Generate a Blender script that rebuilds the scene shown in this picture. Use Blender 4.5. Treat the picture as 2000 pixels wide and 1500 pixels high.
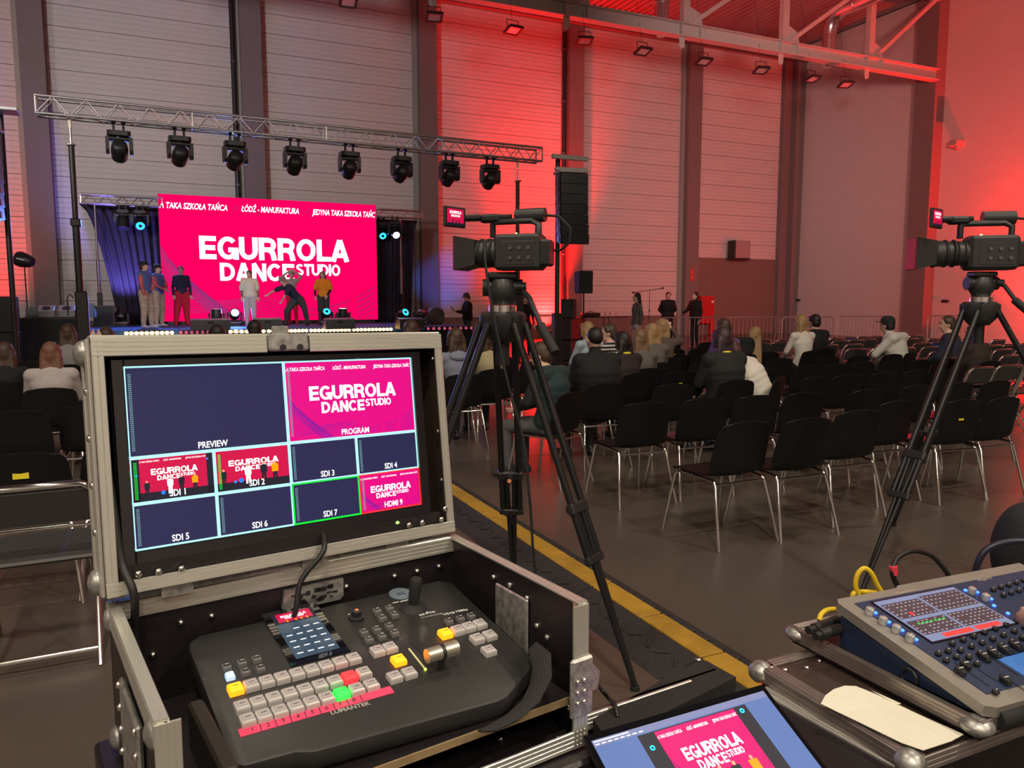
import bpy, bmesh, math, random
import numpy as np
from mathutils import Matrix, Vector, noise as mnoise
random.seed(7)
for o in list(bpy.data.objects): bpy.data.objects.remove(o)
S = bpy.context.scene
COL = S.collection
PI = math.pi
R = math.radians

# ------------------------------------------------------------------ camera
F_PX, CXP, CYP = 1500.0, 1000.0, 750.0          # focal length in pixels of the 2000x1500 frame
CAM = Vector((0, 0, 1.55))
PITCH = math.atan(162 / 1500.0)
cd = bpy.data.cameras.new('camera'); co = bpy.data.objects.new('camera', cd); COL.objects.link(co)
cd.sensor_fit = 'HORIZONTAL'; cd.sensor_width = 36.0; cd.lens = 36.0 * F_PX / 2000.0
cd.clip_start = 0.02; cd.clip_end = 200
co.location = CAM; co.rotation_euler = (PI / 2 - PITCH, 0, 0)
S.camera = co

# ------------------------------------------------------------------ exposure, world
S.view_settings.view_transform = 'Standard'
S.view_settings.look = 'None'
S.view_settings.exposure = 0.0
S.view_settings.gamma = 1.0
S.view_settings.use_curve_mapping = False
W = bpy.data.worlds.new('hall_dark'); S.world = W; W.use_nodes = True
W.node_tree.nodes['Background'].inputs[0].default_value = (0.02, 0.018, 0.022, 1)
W.node_tree.nodes['Background'].inputs[1].default_value = 0.25

# ------------------------------------------------------------------ pixel geometry used to measure the place
_sp, _cp = math.sin(PITCH), math.cos(PITCH)
def ray(px, py):
    x, y = (px - CXP) / F_PX, (py - CYP) / F_PX
    return Vector((x, _cp - y * _sp, -_sp - y * _cp))
def gnd(px, py, z=0.0):
    d = ray(px, py); return CAM + d * ((z - CAM.z) / d.z)
def atY(px, py, Y):
    d = ray(px, py); return CAM + d * (Y / d.y)
def onplane(px, py, o, n):
    d = ray(px, py); return CAM + d * ((o - CAM).dot(n) / d.dot(n))
ANG = R(24.5)                                    # the hall's long walls against the camera
EX = Vector((math.cos(ANG), math.sin(ANG), 0))   # along back wall and stage, to the right
EY = Vector((-math.sin(ANG), math.cos(ANG), 0))  # towards the back wall
UP = Vector((0, 0, 1))
W0 = gnd(1352, 654)                              # a point where back wall meets floor
W0.z = 0
def wallpt(px, off=0.0):                         # plan point seen at column px, 'off' metres in front of the back wall
    d = ray(px, 588); d.z = 0; p0 = W0 - EY * off
    k = p0.dot(EY) / d.dot(EY); return d * k
def frame(o, ex, ey, ez=None):
    ez = ez or ex.cross(ey)
    return Matrix(((ex.x, ey.x, ez.x, o.x), (ex.y, ey.y, ez.y, o.y), (ex.z, ey.z, ez.z, o.z), (0, 0, 0, 1)))
def hall(o): return frame(Vector(o), EX, EY, UP)
def yaw(o, a): return Matrix.Translation(Vector(o)) @ Matrix.Rotation(a, 4, 'Z')

# ------------------------------------------------------------------ materials
MATS = {}
def mat(name, col=(.5, .5, .5), rough=.5, metal=0., emit=0., ecol=None, var=.12, scale=30., bump=0., bscale=None, spec=.5, trans=0., alpha=1., coat=0.):
    if name in MATS: return MATS[name]
    m = bpy.data.materials.new(name); m.use_nodes = True; nt = m.node_tree; N = nt.nodes; L = nt.links
    b = N['Principled BSDF']
    b.inputs['Roughness'].default_value = rough; b.inputs['Metallic'].default_value = metal
    b.inputs['Specular IOR Level'].default_value = spec
    b.inputs['Coat Weight'].default_value = coat
    tc = N.new('ShaderNodeTexCoord'); nz = N.new('ShaderNodeTexNoise'); nz.inputs['Scale'].default_value = scale; nz.inputs['Detail'].default_value = 4
    L.new(tc.outputs['Object'], nz.inputs['Vector'])
    rp = N.new('ShaderNodeMapRange'); rp.inputs[3].default_value = 1 - var; rp.inputs[4].default_value = 1 + var
    L.new(nz.outputs['Fac'], rp.inputs[0])
    mx = N.new('ShaderNodeVectorMath'); mx.operation = 'SCALE'; mx.inputs[0].default_value = col
    L.new(rp.outputs[0], mx.inputs['Scale']); L.new(mx.outputs[0], b.inputs['Base Color'])
    if emit > 0:
        b.inputs['Emission Color'].default_value = (*(ecol or col), 1); b.inputs['Emission Strength'].default_value = emit
    if trans: b.inputs['Transmission Weight'].default_value = trans
    if alpha < 1: b.inputs['Alpha'].default_value = alpha
    if bump:
        bn = N.new('ShaderNodeTexNoise'); bn.inputs['Scale'].default_value = bscale or scale * 3; L.new(tc.outputs['Object'], bn.inputs['Vector'])
        bp = N.new('ShaderNodeBump'); bp.inputs['Strength'].default_value = bump; bp.inputs['Distance'].default_value = .01
        L.new(bn.outputs['Fac'], bp.inputs['Height']); L.new(bp.outputs['Normal'], b.inputs['Normal'])
    m['bsdf'] = b.name
    MATS[name] = m
    return m

# ------------------------------------------------------------------ mesh collector
class MB:
    def __init__(s, M=None): s.v = []; s.f = []; s.m = []; s.M = M; s.mi = 0
    def add(s, vs, fs, M=None):
        b = len(s.v)
        for p in vs:
            p = Vector(p)
            if M is not None: p = M @ p
            if s.M is not None: p = s.M @ p
            s.v.append(p)
        for f in fs: s.f.append([i + b for i in f]); s.m.append(s.mi)
        return s
    def box(s, c, d, bev=0., M=None):
        x, y, z = [q / 2 for q in d]; c = Vector(c)
        if bev <= 0:
            vs = [c + Vector((sx * x, sy * y, sz * z)) for sx in (-1, 1) for sy in (-1, 1) for sz in (-1, 1)]
            fs = [(0, 1, 3, 2), (4, 6, 7, 5), (0, 4, 5, 1), (2, 3, 7, 6), (0, 2, 6, 4), (1, 5, 7, 3)]
            return s.add(vs, fs, M)
        k = min(bev, x * .98, y * .98, z * .98); vs = []; ix = {}
        for sx in (-1, 1):
            for sy in (-1, 1):
                for sz in (-1, 1):
                    for a in range(3):
                        q = [x - k, y - k, z - k]; q[a] += k
                        ix[sx, sy, sz, a] = len(vs); vs.append(c + Vector((sx * q[0], sy * q[1], sz * q[2])))
        fs = []
        for a in range(3):
            b_, c_ = (a + 1) % 3, (a + 2) % 3
            for sg in (-1, 1):
                q = []
                for (p, r) in ((-1, -1), (1, -1), (1, 1), (-1, 1)):
                    t = [0, 0, 0]; t[a] = sg; t[b_] = p; t[c_] = r; q.append(ix[(*t, a)])
                fs.append(q if sg > 0 else q[::-1])
            for p in (-1, 1):
                for r in (-1, 1):
                    t0 = [0, 0, 0]; t1 = [0, 0, 0]; t0[a] = -1; t1[a] = 1; t0[b_] = t1[b_] = p; t0[c_] = t1[c_] = r
                    q = [ix[(*t0, b_)], ix[(*t1, b_)], ix[(*t1, c_)], ix[(*t0, c_)]]
                    fs.append(q if p * r < 0 else q[::-1])
        for sx in (-1, 1):
            for sy in (-1, 1):
                for sz in (-1, 1):
                    q = [ix[sx, sy, sz, 0], ix[sx, sy, sz, 1], ix[sx, sy, sz, 2]]
                    fs.append(q if sx * sy * sz > 0 else q[::-1])
        return s.add(vs, fs, M)
    def cyl(s, p0, p1, r0, r1=None, n=12, M=None, cap=True):
        r1 = r0 if r1 is None else r1; p0 = Vector(p0); p1 = Vector(p1); a = (p1 - p0)
        if a.length < 1e-7: return s
        a.normalize(); u = a.orthogonal().normalized(); w = a.cross(u); vs = []; fs = []
        for p, r in ((p0, r0), (p1, r1)):
            for i in range(n):
                t = 2 * PI * i / n; vs.append(p + u * (r * math.cos(t)) + w * (r * math.sin(t)))
        for i in range(n): j = (i + 1) % n; fs.append((i, j, n + j, n + i))
        if cap: fs.append(list(range(n))[::-1]); fs.append(list(range(n, 2 * n)))
        return s.add(vs, fs, M)
    def tube(s, pts, r, n=8, M=None, closed=False, flat=1.0):
        pts = [Vector(p) for p in pts]; k = len(pts); rs = r if isinstance(r, (list, tuple)) else [r] * k
        vs = []; fs = []; u = None
        for i, p in enumerate(pts):
            if closed: a = pts[(i + 1) % k] - pts[i - 1]
            else: a = pts[min(i + 1, k - 1)] - pts[max(i - 1, 0)]
            a.normalize()
            u = (a.orthogonal() if u is None else u - a * u.dot(a))
            if u.length < 1e-6: u = a.orthogonal()
            u.normalize(); w = a.cross(u)
            for j in range(n):
                t = 2 * PI * j / n; vs.append(p + u * (rs[i] * math.cos(t)) + w * (rs[i] * flat * math.sin(t)))
        for i in range(k if closed else k - 1):
            i2 = (i + 1) % k
            for j in range(n): j2 = (j + 1) % n; fs.append((i * n + j, i * n + j2, i2 * n + j2, i2 * n + j))
        if not closed: fs.append(list(range(n))[::-1]); fs.append([(k - 1) * n + j for j in range(n)])
        return s.add(vs, fs, M)
    def lathe(s, prof, n=20, M=None, o=(0, 0, 0)):
        o = Vector(o); vs = []; fs = []; k = len(prof)
        for r, z in prof:
            for i in range(n): t = 2 * PI * i / n; vs.append(o + Vector((r * math.cos(t), r * math.sin(t), z)))
        for q in range(k - 1):
            for i in range(n): j = (i + 1) % n; fs.append((q * n + i, q * n + j, (q + 1) * n + j, (q + 1) * n + i))
        fs.append(list(range(n))[::-1]); fs.append([(k - 1) * n + j for j in range(n)])
        return s.add(vs, fs, M)
    def prism(s, poly, z0, z1, M=None):
        n = len(poly); vs = [(x, y, z0) for x, y in poly] + [(x, y, z1) for x, y in poly]
        fs = [list(range(n))[::-1], list(range(n, 2 * n))] + [(i, (i + 1) % n, n + (i + 1) % n, n + i) for i in range(n)]
        return s.add(vs, fs, M)
    def ell(s, c, r, n=14, m=9, M=None, Q=None):
        c = Vector(c); r = r if isinstance(r, (list, tuple)) else (r, r, r); vs = []; fs = []
        for j in range(1, m):
            ph = PI * j / m
            for i in range(n):
                t = 2 * PI * i / n; p = Vector((r[0] * math.sin(ph) * math.cos(t), r[1] * math.sin(ph) * math.sin(t), r[2] * math.cos(ph)))
                vs.append(c + (Q @ p if Q is not None else p))
        T = Vector((0, 0, r[2])); B = -T
        vs.append(c + (Q @ T if Q is not None else T)); vs.append(c + (Q @ B if Q is not None else B))
        t_, b_ = len(vs) - 2, len(vs) - 1
        for j in range(m - 2):
            for i in range(n): k = (i + 1) % n; fs.append((j * n + i, (j + 1) * n + i, (j + 1) * n + k, j * n + k))
        for i in range(n):
            k = (i + 1) % n; fs.append((t_, i, k)); fs.append((b_, (m - 2) * n + k, (m - 2) * n + i))
        return s.add(vs, fs, M)
    def quad(s, a, b, c, d, M=None): return s.add([a, b, c, d], [(0, 1, 2, 3)], M)
    def rect(s, x0, y0, x1, y1, z, M=None): return s.add([(x0, y0, z), (x1, y0, z), (x1, y1, z), (x0, y1, z)], [(0, 1, 2, 3)], M)
    def ribbon(s, pts, w, z, M=None):
        vs = []; fs = []; k = len(pts)
        for i, (x, y) in enumerate(pts):
            ax, ay = pts[max(i - 1, 0)]; bx, by = pts[min(i + 1, k - 1)]; dx, dy = bx - ax, by - ay; l = math.hypot(dx, dy) or 1
            vs += [(x - dy / l * w / 2, y + dx / l * w / 2, z), (x + dy / l * w / 2, y - dx / l * w / 2, z)]
        for i in range(k - 1): fs.append((2 * i, 2 * i + 1, 2 * i + 3, 2 * i + 2))
        return s.add(vs, fs, M)
    def text(s, t, h, x, y, z=0., align='CENTER', bold=0., shear=0., sx=1.0, sp=1.0, M=None, wfit=None, rot=0.):
        vs, fs, w = heavy(t) if t in HEAVY else glyphs(t, bold, shear, sp); k = h; kx = k * sx
        if wfit: kx = wfit / w
        ox = {'CENTER': -w / 2, 'LEFT': 0, 'RIGHT': -w}[align]; c, sn = math.cos(rot), math.sin(rot)
        out = []
        for a, b in vs:
            p, q = (a + ox) * kx, b * k; out.append((x + p * c - q * sn, y + p * sn + q * c, z))
        return s.add(out, fs, M)
    def mesh(s, name, mats, smooth=None):
        me = bpy.data.meshes.new(name); me.from_pydata([tuple(p) for p in s.v], [], s.f)
        for m in (mats if isinstance(mats, (list, tuple)) else [mats]): me.materials.append(m)
        if any(s.m): me.polygons.foreach_set('material_index', s.m)
        me.validate(); me.update()
        if smooth:
            me.polygons.foreach_set('use_smooth', [True] * len(me.polygons))
            if smooth < 180: me.set_sharp_from_angle(angle=R(smooth))
        return me
    def build(s, name, mats, parent=None, smooth=None, M=None):
        o = bpy.data.objects.new(name, s.mesh(name, mats, smooth)); COL.objects.link(o)
        if parent is not None: o.parent = parent
        if M is not None: o.matrix_local = M
        return o
HEAVY = ('EGURROLA', 'DANCE', 'STUDIO', 'DANCESTUDIO')
def heavy(t, st=.215):
    if t in _GL: return _GL[t]
    a = st / 2; N = 14
    def arc(cx, cy, rx, ry, d0, d1): return [(cx + rx * math.cos(R(d0 + (d1 - d0) * i / N)), cy + ry * math.sin(R(d0 + (d1 - d0) * i / N))) for i in range(N + 1)]
    wO = .82; O_ = lambda d0, d1: arc(wO / 2, .5, wO / 2 - a, .5 - a + .01, d0, d1)
    G = {'E': (.64, [[(a, 0), (a, 1)], [(0, a), (.64, a)], [(0, .5), (.6, .5)], [(0, 1 - a), (.64, 1 - a)]]),
         'L': (.6, [[(a, 0), (a, 1)], [(0, a), (.6, a)]]), 'I': (st, [[(a, 0), (a, 1)]]), 'T': (.64, [[(.32, 0), (.32, 1)], [(0, 1 - a), (.64, 1 - a)]]),
         'O': (wO, [O_(0, 360)]), 'C': (.78, [O_(42, 318)]), 'G': (.8, [O_(42, 335), [(.42, .42), (.8, .42)], [(.8 - a * .8, .47), (.8 - a * .8, 0)]]),
         'U': (.74, [[(a, 1), (a, .4)] , arc(.37, .4, .37 - a, .4 - a, 180, 360), [(.74 - a, .4), (.74 - a, 1)]]),
         'D': (.76, [[(a, 0), (a, 1)], [(0, a), (.36, a)], [(0, 1 - a), (.36, 1 - a)], arc(.34, .5, .42 - a, .5 - a, -90, 90)]),
         'R': (.72, [[(a, 0), (a, 1)], [(0, 1 - a), (.42, 1 - a)], [(0, .47), (.42, .47)], arc(.40, (1 - a + .47) / 2, .3 - a, (1 - a - .47) / 2, -90, 90), [(.4, .46), (.54, .36), (.58, .2), (.62, 0)]]),
         'N': (.74, [[(a, 0), (a, 1)], [(.74 - a, 0), (.74 - a, 1)], [(a * .95, 1), (.74 - a * .95, 0)]]),
         'A': (.8, [[(a * .95, 0), (.4, 1)], [(.8 - a * .95, 0), (.4, 1)], [(.2, .29), (.6, .29)]]),
         'S': (.7, [arc(.35, .72, .33 - a, .28 - a, 25, 270) , arc(.35, .285, .34 - a, .285 - a, 90, -150)])}
    vs, fs, x = [], [], 0.
    for c in t:
        w, ps = G[c]
        for p in ps:
            m = MB(); m.ribbon(p, st * (.93 if len(p) > 4 else 1.), 0); b = len(vs); vs += [(q[0] + x, q[1]) for q in m.v]; fs += [[i + b for i in f] for f in m.f]
        x += w + .035
        if c in 'L': x -= .05
    _GL[t] = (vs, fs, x - .035); return _GL[t]
_GL = {}
def glyphs(t, bold, shear, sp):
    k = (t, bold, shear, sp)
    if k in _GL: return _GL[k]
    cu = bpy.data.curves.new('t', 'FONT'); cu.body = t; cu.size = 1.0; cu.offset = bold; cu.shear = shear; cu.space_character = sp; cu.resolution_u = 3
    ob = bpy.data.objects.new('t', cu); COL.objects.link(ob)
    dg = bpy.context.evaluated_depsgraph_get(); me = bpy.data.meshes.new_from_object(ob.evaluated_get(dg))
    vs = [(v.co.x, v.co.y) for v in me.vertices]; fs = [list(p.vertices) for p in me.polygons]
    bpy.data.objects.remove(ob); bpy.data.curves.remove(cu); bpy.data.meshes.remove(me)
    x0 = min(a for a, b in vs); x1 = max(a for a, b in vs); cap = .70   # letter height normalised to 1
    vs = [((a - x0) / cap, b / cap) for a, b in vs]; w = (x1 - x0) / cap
    _GL[k] = (vs, fs, w); return _GL[k]

def tag(o, label=None, cat=None, group=None, kind=None):
    if label: o['label'] = label
    if cat: o['category'] = cat
    if group: o['group'] = group
    if kind: o['kind'] = kind
    return o
def thing(name, label, cat, M=None, group=None):
    o = bpy.data.objects.new(name, None); COL.objects.link(o); o.empty_display_size = .1
    if M is not None: o.matrix_world = M
    return tag(o, label, cat, group)
def copytree(o, M=None, label=None, group=None, parent=None):
    c = o.copy(); COL.objects.link(c)
    if parent is not None: c.parent = parent
    else:
        c.parent = None
        if M is not None: c.matrix_world = M
    if label: c['label'] = label
    if group: c['group'] = group
    for ch in [q for q in KIDS.get(o.name, o.children)]: copytree(ch, parent=c)
    return c
KIDS = {}
def struct(o): return tag(o, kind='structure')
ORD = ['first', 'second', 'third', 'fourth', 'fifth', 'sixth', 'seventh', 'eighth', 'ninth', 'tenth', 'eleventh', 'twelfth', 'thirteenth', 'fourteenth', 'fifteenth', 'sixteenth', 'seventeenth', 'eighteenth', 'nineteenth', 'twentieth']
def lamp(kind, loc, energy, col, target=None, size=.2, spot=60, blend=.6, parent=None, sizey=None):
    ld = bpy.data.lights.new('light', kind); ld.energy = energy; ld.color = col
    if kind == 'AREA':
        ld.size = size
        if sizey: ld.shape = 'RECTANGLE'; ld.size_y = sizey
    elif kind == 'SPOT': ld.spot_size = R(spot); ld.spot_blend = blend; ld.shadow_soft_size = size
    else: ld.shadow_soft_size = size
    o = bpy.data.objects.new('light', ld); COL.objects.link(o); o.location = loc
    if target is not None: o.rotation_euler = (Vector(target) - Vector(loc)).to_track_quat('-Z', 'Y').to_euler()
    return o
# ------------------------------------------------------------------ hall measures (local axes: u along the back wall, v towards it, z up)
H = hall((0, 0, 0))
def uvz(p): return Vector((p.dot(EX), p.dot(EY), p.z))
def hp(u, v, z=0.): return EX * u + EY * v + UP * z
VW = W0.dot(EY)                                  # back wall
UC = wallpt(1540).dot(EX)                        # right wall
ZC = 13.4
UL, VF = UC - 46.0, -16.0
def pxu(px, v, py=588):                          # u of the point seen at pixel column px on the plane v = const
    d = ray(px, py); d = Vector((d.x, d.y, 0)); return (d * (v / d.dot(EY))).dot(EX)
def vright(px, inset=0.):                        # v on the plane u = UC - inset seen at pixel column px
    d = ray(px, 588); d = Vector((d.x, d.y, 0)); return (d * ((UC - inset) / d.dot(EX))).dot(EY)
def seen(px, py, v):                             # world point at pixel on plane v = const
    return onplane(px, py, EY * v, EY)

# ------------------------------------------------------------------ house lights (ceiling lamps of the hall, mostly behind the camera)
HOUSE = []
M_lampglow = mat('lamp_glass', (1, .93, .82), emit=6, ecol=(1, .86, .66), var=0)
M_lampbody = mat('lamp_housing', (.25, .25, .26), .4, .6)
def house_lamp(u, v, z, e, i):
    t = thing('high_bay_lamp', 'round high bay ceiling lamp over the mixing desks, %s of its rows' % ORD[i], 'lamp', H @ Matrix.Translation((u, v, z)), 'high bay lamps over the mixing desks')
    b = MB(); b.lathe([(.02, .5), (.06, .45), (.07, .3), (.2, .12), (.26, 0), (.24, 0), (.18, .1)], 20); b.build('housing', M_lampbody, t, 40)
    g = MB(); g.lathe([(.001, .035), (.225, .03), (.225, .02), (.001, .02)], 20); g.build('lens', M_lampglow, t)
    c = MB(); c.cyl((0, 0, .5), (0, 0, ZC - z), .008, n=6); c.build('cord', M_lampbody, t)
    L = lamp('AREA', (0, 0, -.02), e, (1.0, .86, .68), size=.5); L.data.shape = 'DISK'; L.parent = t; L.name = 'glow'
    HOUSE.append(t)
k = 0
for v, e in ((-9, 480), (-3, 480), (3.5, 150)):
    for u in (-9, -1, 7):
        house_lamp(u, v, 10.2, e, k); k += 1

# unseen flood lights added as fill to brighten the back and right walls
def COLU_(i):
    a = wallpt(96).dot(EX); b = wallpt(505).dot(EX); return a + (b - a) * i
def wash(u, v, z, tu, tv, tz, e, col, lab, sp=95):
    t = thing('fill_flood', lab, 'flood light', H @ Matrix.Translation((u, v, z)), 'added fill flood lights')
    d = (Vector((tu, tv, tz)) - Vector((u, v, z))).normalized(); Q = d.to_track_quat('Z', 'Y').to_matrix().to_4x4()
    m = MB(Q); m.box((0, 0, -.06), (.5, .4, .1), .02); m.build('housing', M_lampbody, t)
    m = MB(Q); m.box((0, 0, 0), (.44, .34, .012)); m.build('glass', M_lampglow, t)
    m = MB(); m.cyl((0, 0, .1), (0, 0, ZC - z), .02, n=6); m.build('hanger', M_lampbody, t)
    L = lamp('SPOT', (0, 0, 0), e, col, size=.8, spot=sp, blend=1.0); L.parent = t; L.matrix_local = Q @ Matrix.Translation((0, 0, .05)) @ Matrix.Rotation(PI, 4, 'X'); L.name = 'beam'
wash(-15, 8, 6.3, COLU_(-.6), VW, 8.0, 2300, (1, .86, .86), 'added fill flood light over the left seats', 58)
wash(-8, 6, 6.3, COLU_(1.0), VW, 8.5, 6200, (1, .95, .98), 'added fill flood light over the middle aisle', 52)
wash(8, 7, 6.3, COLU_(4.1), VW, 6.5, 3400, (1, .88, .85), 'added fill flood light over the right seats', 50)
wash(11, 4, 6.3, UC, VW - 9, 6.0, 6600, (1, .34, .28), 'added red fill flood light near the right wall')  # red tinted fill standing in for bounced red light
# ------------------------------------------------------------------ setting
M_floor = mat('floor_concrete', (.082, .067, .055), .33, var=.22, scale=1.3, bump=.05, bscale=9)
M_panel = mat('wall_panel', (.62, .585, .57), .55, var=.05, scale=2)
M_plain = mat('wall_plaster', (.60, .56, .55), .7, var=.05, scale=3, bump=.05, bscale=60)
M_colm = mat('column_concrete', (.20, .165, .16), .75, var=.08, scale=5, bump=.06, bscale=40)
M_brown = mat('wall_lower_panel', (.19, .14, .115), .7, var=.08, scale=4)
M_strip = mat('column_edge_strip', (.34, .33, .30), .6)
M_deck = mat('ceiling_deck', (.28, .25, .25), .5, .3, var=.1)
M_steel = mat('painted_steel', (.50, .47, .44), .45, .1, var=.08, scale=8)
M_galv = mat('galvanised_duct', (.62, .62, .64), .25, .9, var=.15, scale=6)
M_black = mat('black_plastic', (.018, .018, .02), .42, var=.2, scale=60)
M_blackm = mat('black_metal', (.02, .02, .022), .35, .4, var=.2)
M_gunm = mat('grey_metal', (.16, .16, .17), .35, .7)
M_chrome = mat('chrome_tube', (.78, .77, .73), .14, 1., var=.06, scale=20)
M_alu = mat('aluminium_edge', (.70, .695, .63), .36, .72, var=.05, scale=14)
M_white = mat('white_paint', (.8, .8, .78), .5)
M_red = mat('red_enamel', (.6, .02, .025), .4)

b = MB(); b.box(((UL + UC) / 2, (VF + VW) / 2, -.15), (UC - UL + 1, VW - VF + 1, .3)); fl = struct(b.build('floor', M_floor, M=H))
b = MB()
for i in range(5): b.box((UC - 4.1 - i * 6.2, (VF + VW) / 2, .0005), (.012, VW - VF, .001))
for i in range(6): b.box(((UL + UC) / 2, VW - 4 - i * 6, .0005), (UC - UL, .012, .001))
b.build('joint', mat('joint_filler', (.06, .05, .045), .8), fl)

n = int((UC - UL) / .3); b = MB()
for i in range(n):
    u = UL + i * .3
    b.quad((u, VF, ZC), (u, VW, ZC), (u + .12, VW, ZC), (u + .12, VF, ZC)); b.quad((u + .12, VF, ZC), (u + .12, VW, ZC), (u + .16, VW, ZC + .12), (u + .16, VF, ZC + .12))
    b.quad((u + .16, VF, ZC + .12), (u + .16, VW, ZC + .12), (u + .26, VW, ZC + .12), (u + .26, VF, ZC + .12)); b.quad((u + .26, VF, ZC + .12), (u + .26, VW, ZC + .12), (u + .3, VW, ZC), (u + .3, VF, ZC))
b.box(((UL + UC) / 2, (VF + VW) / 2, ZC + .3), (UC - UL, VW - VF, .1))
struct(b.build('ceiling', M_deck, M=H))
b = MB(); b.box(((UL + UC) / 2, VW + .25, ZC / 2), (UC - UL, .4, ZC)); wb = struct(b.build('wall_back', mat('wall_core', (.3, .28, .27), .8), M=H))
b = MB(); b.box((UC + .2, (VF + VW) / 2, ZC / 2), (.4, VW - VF, ZC)); struct(b.build('wall_right', M_plain, M=H))
b = MB(); b.box((UL - .2, (VF + VW) / 2, ZC / 2), (.4, VW - VF, ZC)); struct(b.build('wall_left', M_plain, M=H))
b = MB(); b.box(((UL + UC) / 2, VF - .2, ZC / 2), (UC - UL, .4, ZC)); struct(b.build('wall_front', M_plain, M=H))

COLU = [wallpt(p).dot(EX) for p in (96, 505, 835, 1114, 1339)]
pitch_ = COLU[1] - COLU[0]
edges = [COLU[0] - 2 * pitch_, COLU[0] - pitch_] + COLU + [UC - .05]
CW, CDp = .68, .42
ti = 0
for i, u in enumerate(edges[:-1]):
    ti += 1; b = MB(); b.box((u, VW - CDp / 2, ZC / 2), (CW, CDp, ZC)); struct(b.build('trim_%d' % ti, M_colm, M=H))
    b = MB(); b.box((u - CW / 2 - .09, VW - .07, ZC / 2), (.17, .14, ZC)); struct(b.build('trim_%d' % (ti + 20), M_strip, M=H))
PZ0, PH = .9, .66
def panelmesh(w, nm='panel'):
    prof = [(0, -.0), (.0, .05)]
    zs = [(.004, .0)]
    for g in (.165, .33, .495): zs += [(g - .016, 0), (g - .008, .02), (g + .008, .02), (g + .016, 0)]
    zs += [(PH - .018, 0), (PH - .014, .045)]
    m = MB(); k = len(zs); vs = [(-w / 2, y, z) for z, y in zs] + [(w / 2, y, z) for z, y in zs]
    m.add(vs, [(i, k + i, k + i + 1, i + 1) for i in range(k - 1)]); m.quad((-w / 2, 0, .004), (-w / 2, .06, .004), (w / 2, .06, .004), (w / 2, 0, .004))
    return m.mesh(nm, M_panel)
for i in range(len(edges) - 1):
    u0, u1 = edges[i] + CW / 2, edges[i + 1] - CW / 2
    if i == len(edges) - 2: u1 = edges[i + 1] - .5
    me = panelmesh(u1 - u0 - .01)
    z = PZ0
    last = (i == len(edges) - 2)
    if last:
        z = 1.55 + (588 - 506) / 1500 * wallpt(1420).y
        b = MB(); b.box(((u0 + u1) / 2, VW + .02, z / 2), (u1 - u0, .1, z)); struct(b.build('trim_%d' % (40 + i), M_brown, M=H))
    else:
        b = MB(); b.box(((u0 + u1) / 2, VW + .0, PZ0 / 2), (u1 - u0, .12, PZ0)); b.box(((u0 + u1) / 2, VW - .02, PZ0 - .03), (u1 - u0, .12, .06)); struct(b.build('baseboard_%d' % (i + 1), M_brown, M=H))
    while z < ZC:
        o = bpy.data.objects.new('panel', me); COL.objects.link(o); o.parent = wb; o.location = ((u0 + u1) / 2, VW, z); z += PH
# corner column and right wall column
b = MB(); b.box((UC - .25, VW - .3, ZC / 2), (.5, .6, ZC)); b.box((UC - .72, VW - .12, ZC / 2), (.44, .24, ZC)); struct(b.build('trim_60', M_colm, M=H))
VT = vright(1803, .55)
b = MB(); b.box((UC - .27, VT + .45, ZC / 2), (.55, .9, ZC)); struct(b.build('trim_61', M_colm, M=H))
b = MB(); b.box((UC - .28, VT - 8.0, ZC / 2), (.55, .9, ZC)); struct(b.build('trim_62', M_colm, M=H))
b = MB(); b.box(((UL + UC) / 2, VW - .25, ZC - .25), (UC - UL, .3, .4)); b.box(((UL + UC) / 2, VW - .6, ZC - .7), (UC - UL, .16, .14)); struct(b.build('trim_63', mat('dark_steel', (.09, .07, .07), .6), M=H))

# roof truss that spans to the right wall column
def ibeam(m, a, b_, h, w, t=.03):
    a = Vector(a); b_ = Vector(b_); d = (b_ - a); L = d.length; d.normalize(); s = Vector((0, 1, 0)) if abs(d.y) < .9 else Vector((1, 0, 0)); up = s.cross(d) * -1
    up.normalize(); M = frame((a + b_) / 2, d, s, up)
    m.box((0, 0, h / 2 - t / 2), (L, w, t), M=M); m.box((0, 0, -h / 2 + t / 2), (L, w, t), M=M); m.box((0, 0, 0), (L, t, h - 2 * t), M=M)
ZB = 10.15
def roof_truss(v, label, us, group=None):
    t = thing('roof_truss', label, 'roof truss', H @ Matrix.Translation((0, v, 0)), group)
    m = MB(); ibeam(m, (UL + 1, 0, ZB), (UC - .56, 0, ZB), .42, .34); m.build('bottom_chord', M_steel, t)
    m = MB(); ibeam(m, (UL + 1, 0, ZC - .3), (UC - .56, 0, ZC - .3), .4, .34); m.build('top_chord', M_steel, t)
    for i, u in enumerate(us):
        m = MB(); m.box((u, 0, (ZB + ZC) / 2 - .05), (.26, .2, ZC - ZB - .6)); m.build('post', M_steel, t)
        m = MB(); u2 = us[i + 1] if i + 1 < len(us) else UC - .6
        m.cyl((u + .3, 0, ZB + .3), (u2 - .2, 0, ZC - .5), .1, n=4); m.build('diagonal', M_steel, t)
        m = MB(); m.prism([(u + .13, ZB + .2), (u + .7, ZB + .2), (u + .62, ZB + .6), (u + .13, ZB + .8)], -.02, .02, Matrix.Rotation(PI / 2, 4, 'X')); m.build('gusset', M_steel, t)
        m = MB(); m.box((u + .55, 0, ZB), (.03, .3, .36)); m.box((u - .2, 0, ZB), (.03, .3, .36)); m.build('stiffener', M_steel, t)
        m = MB(); m.prism([(u - .1 + .1 * math.cos(x), ZB - .45 + .1 * math.sin(x)) for x in [PI + PI * j / 8 for j in range(9)]] + [(u, ZB - .2), (u - .2, ZB - .2)], -.015, .015, Matrix.Rotation(PI / 2, 4, 'X')); m.build('lug', M_steel, t)
    return t
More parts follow.
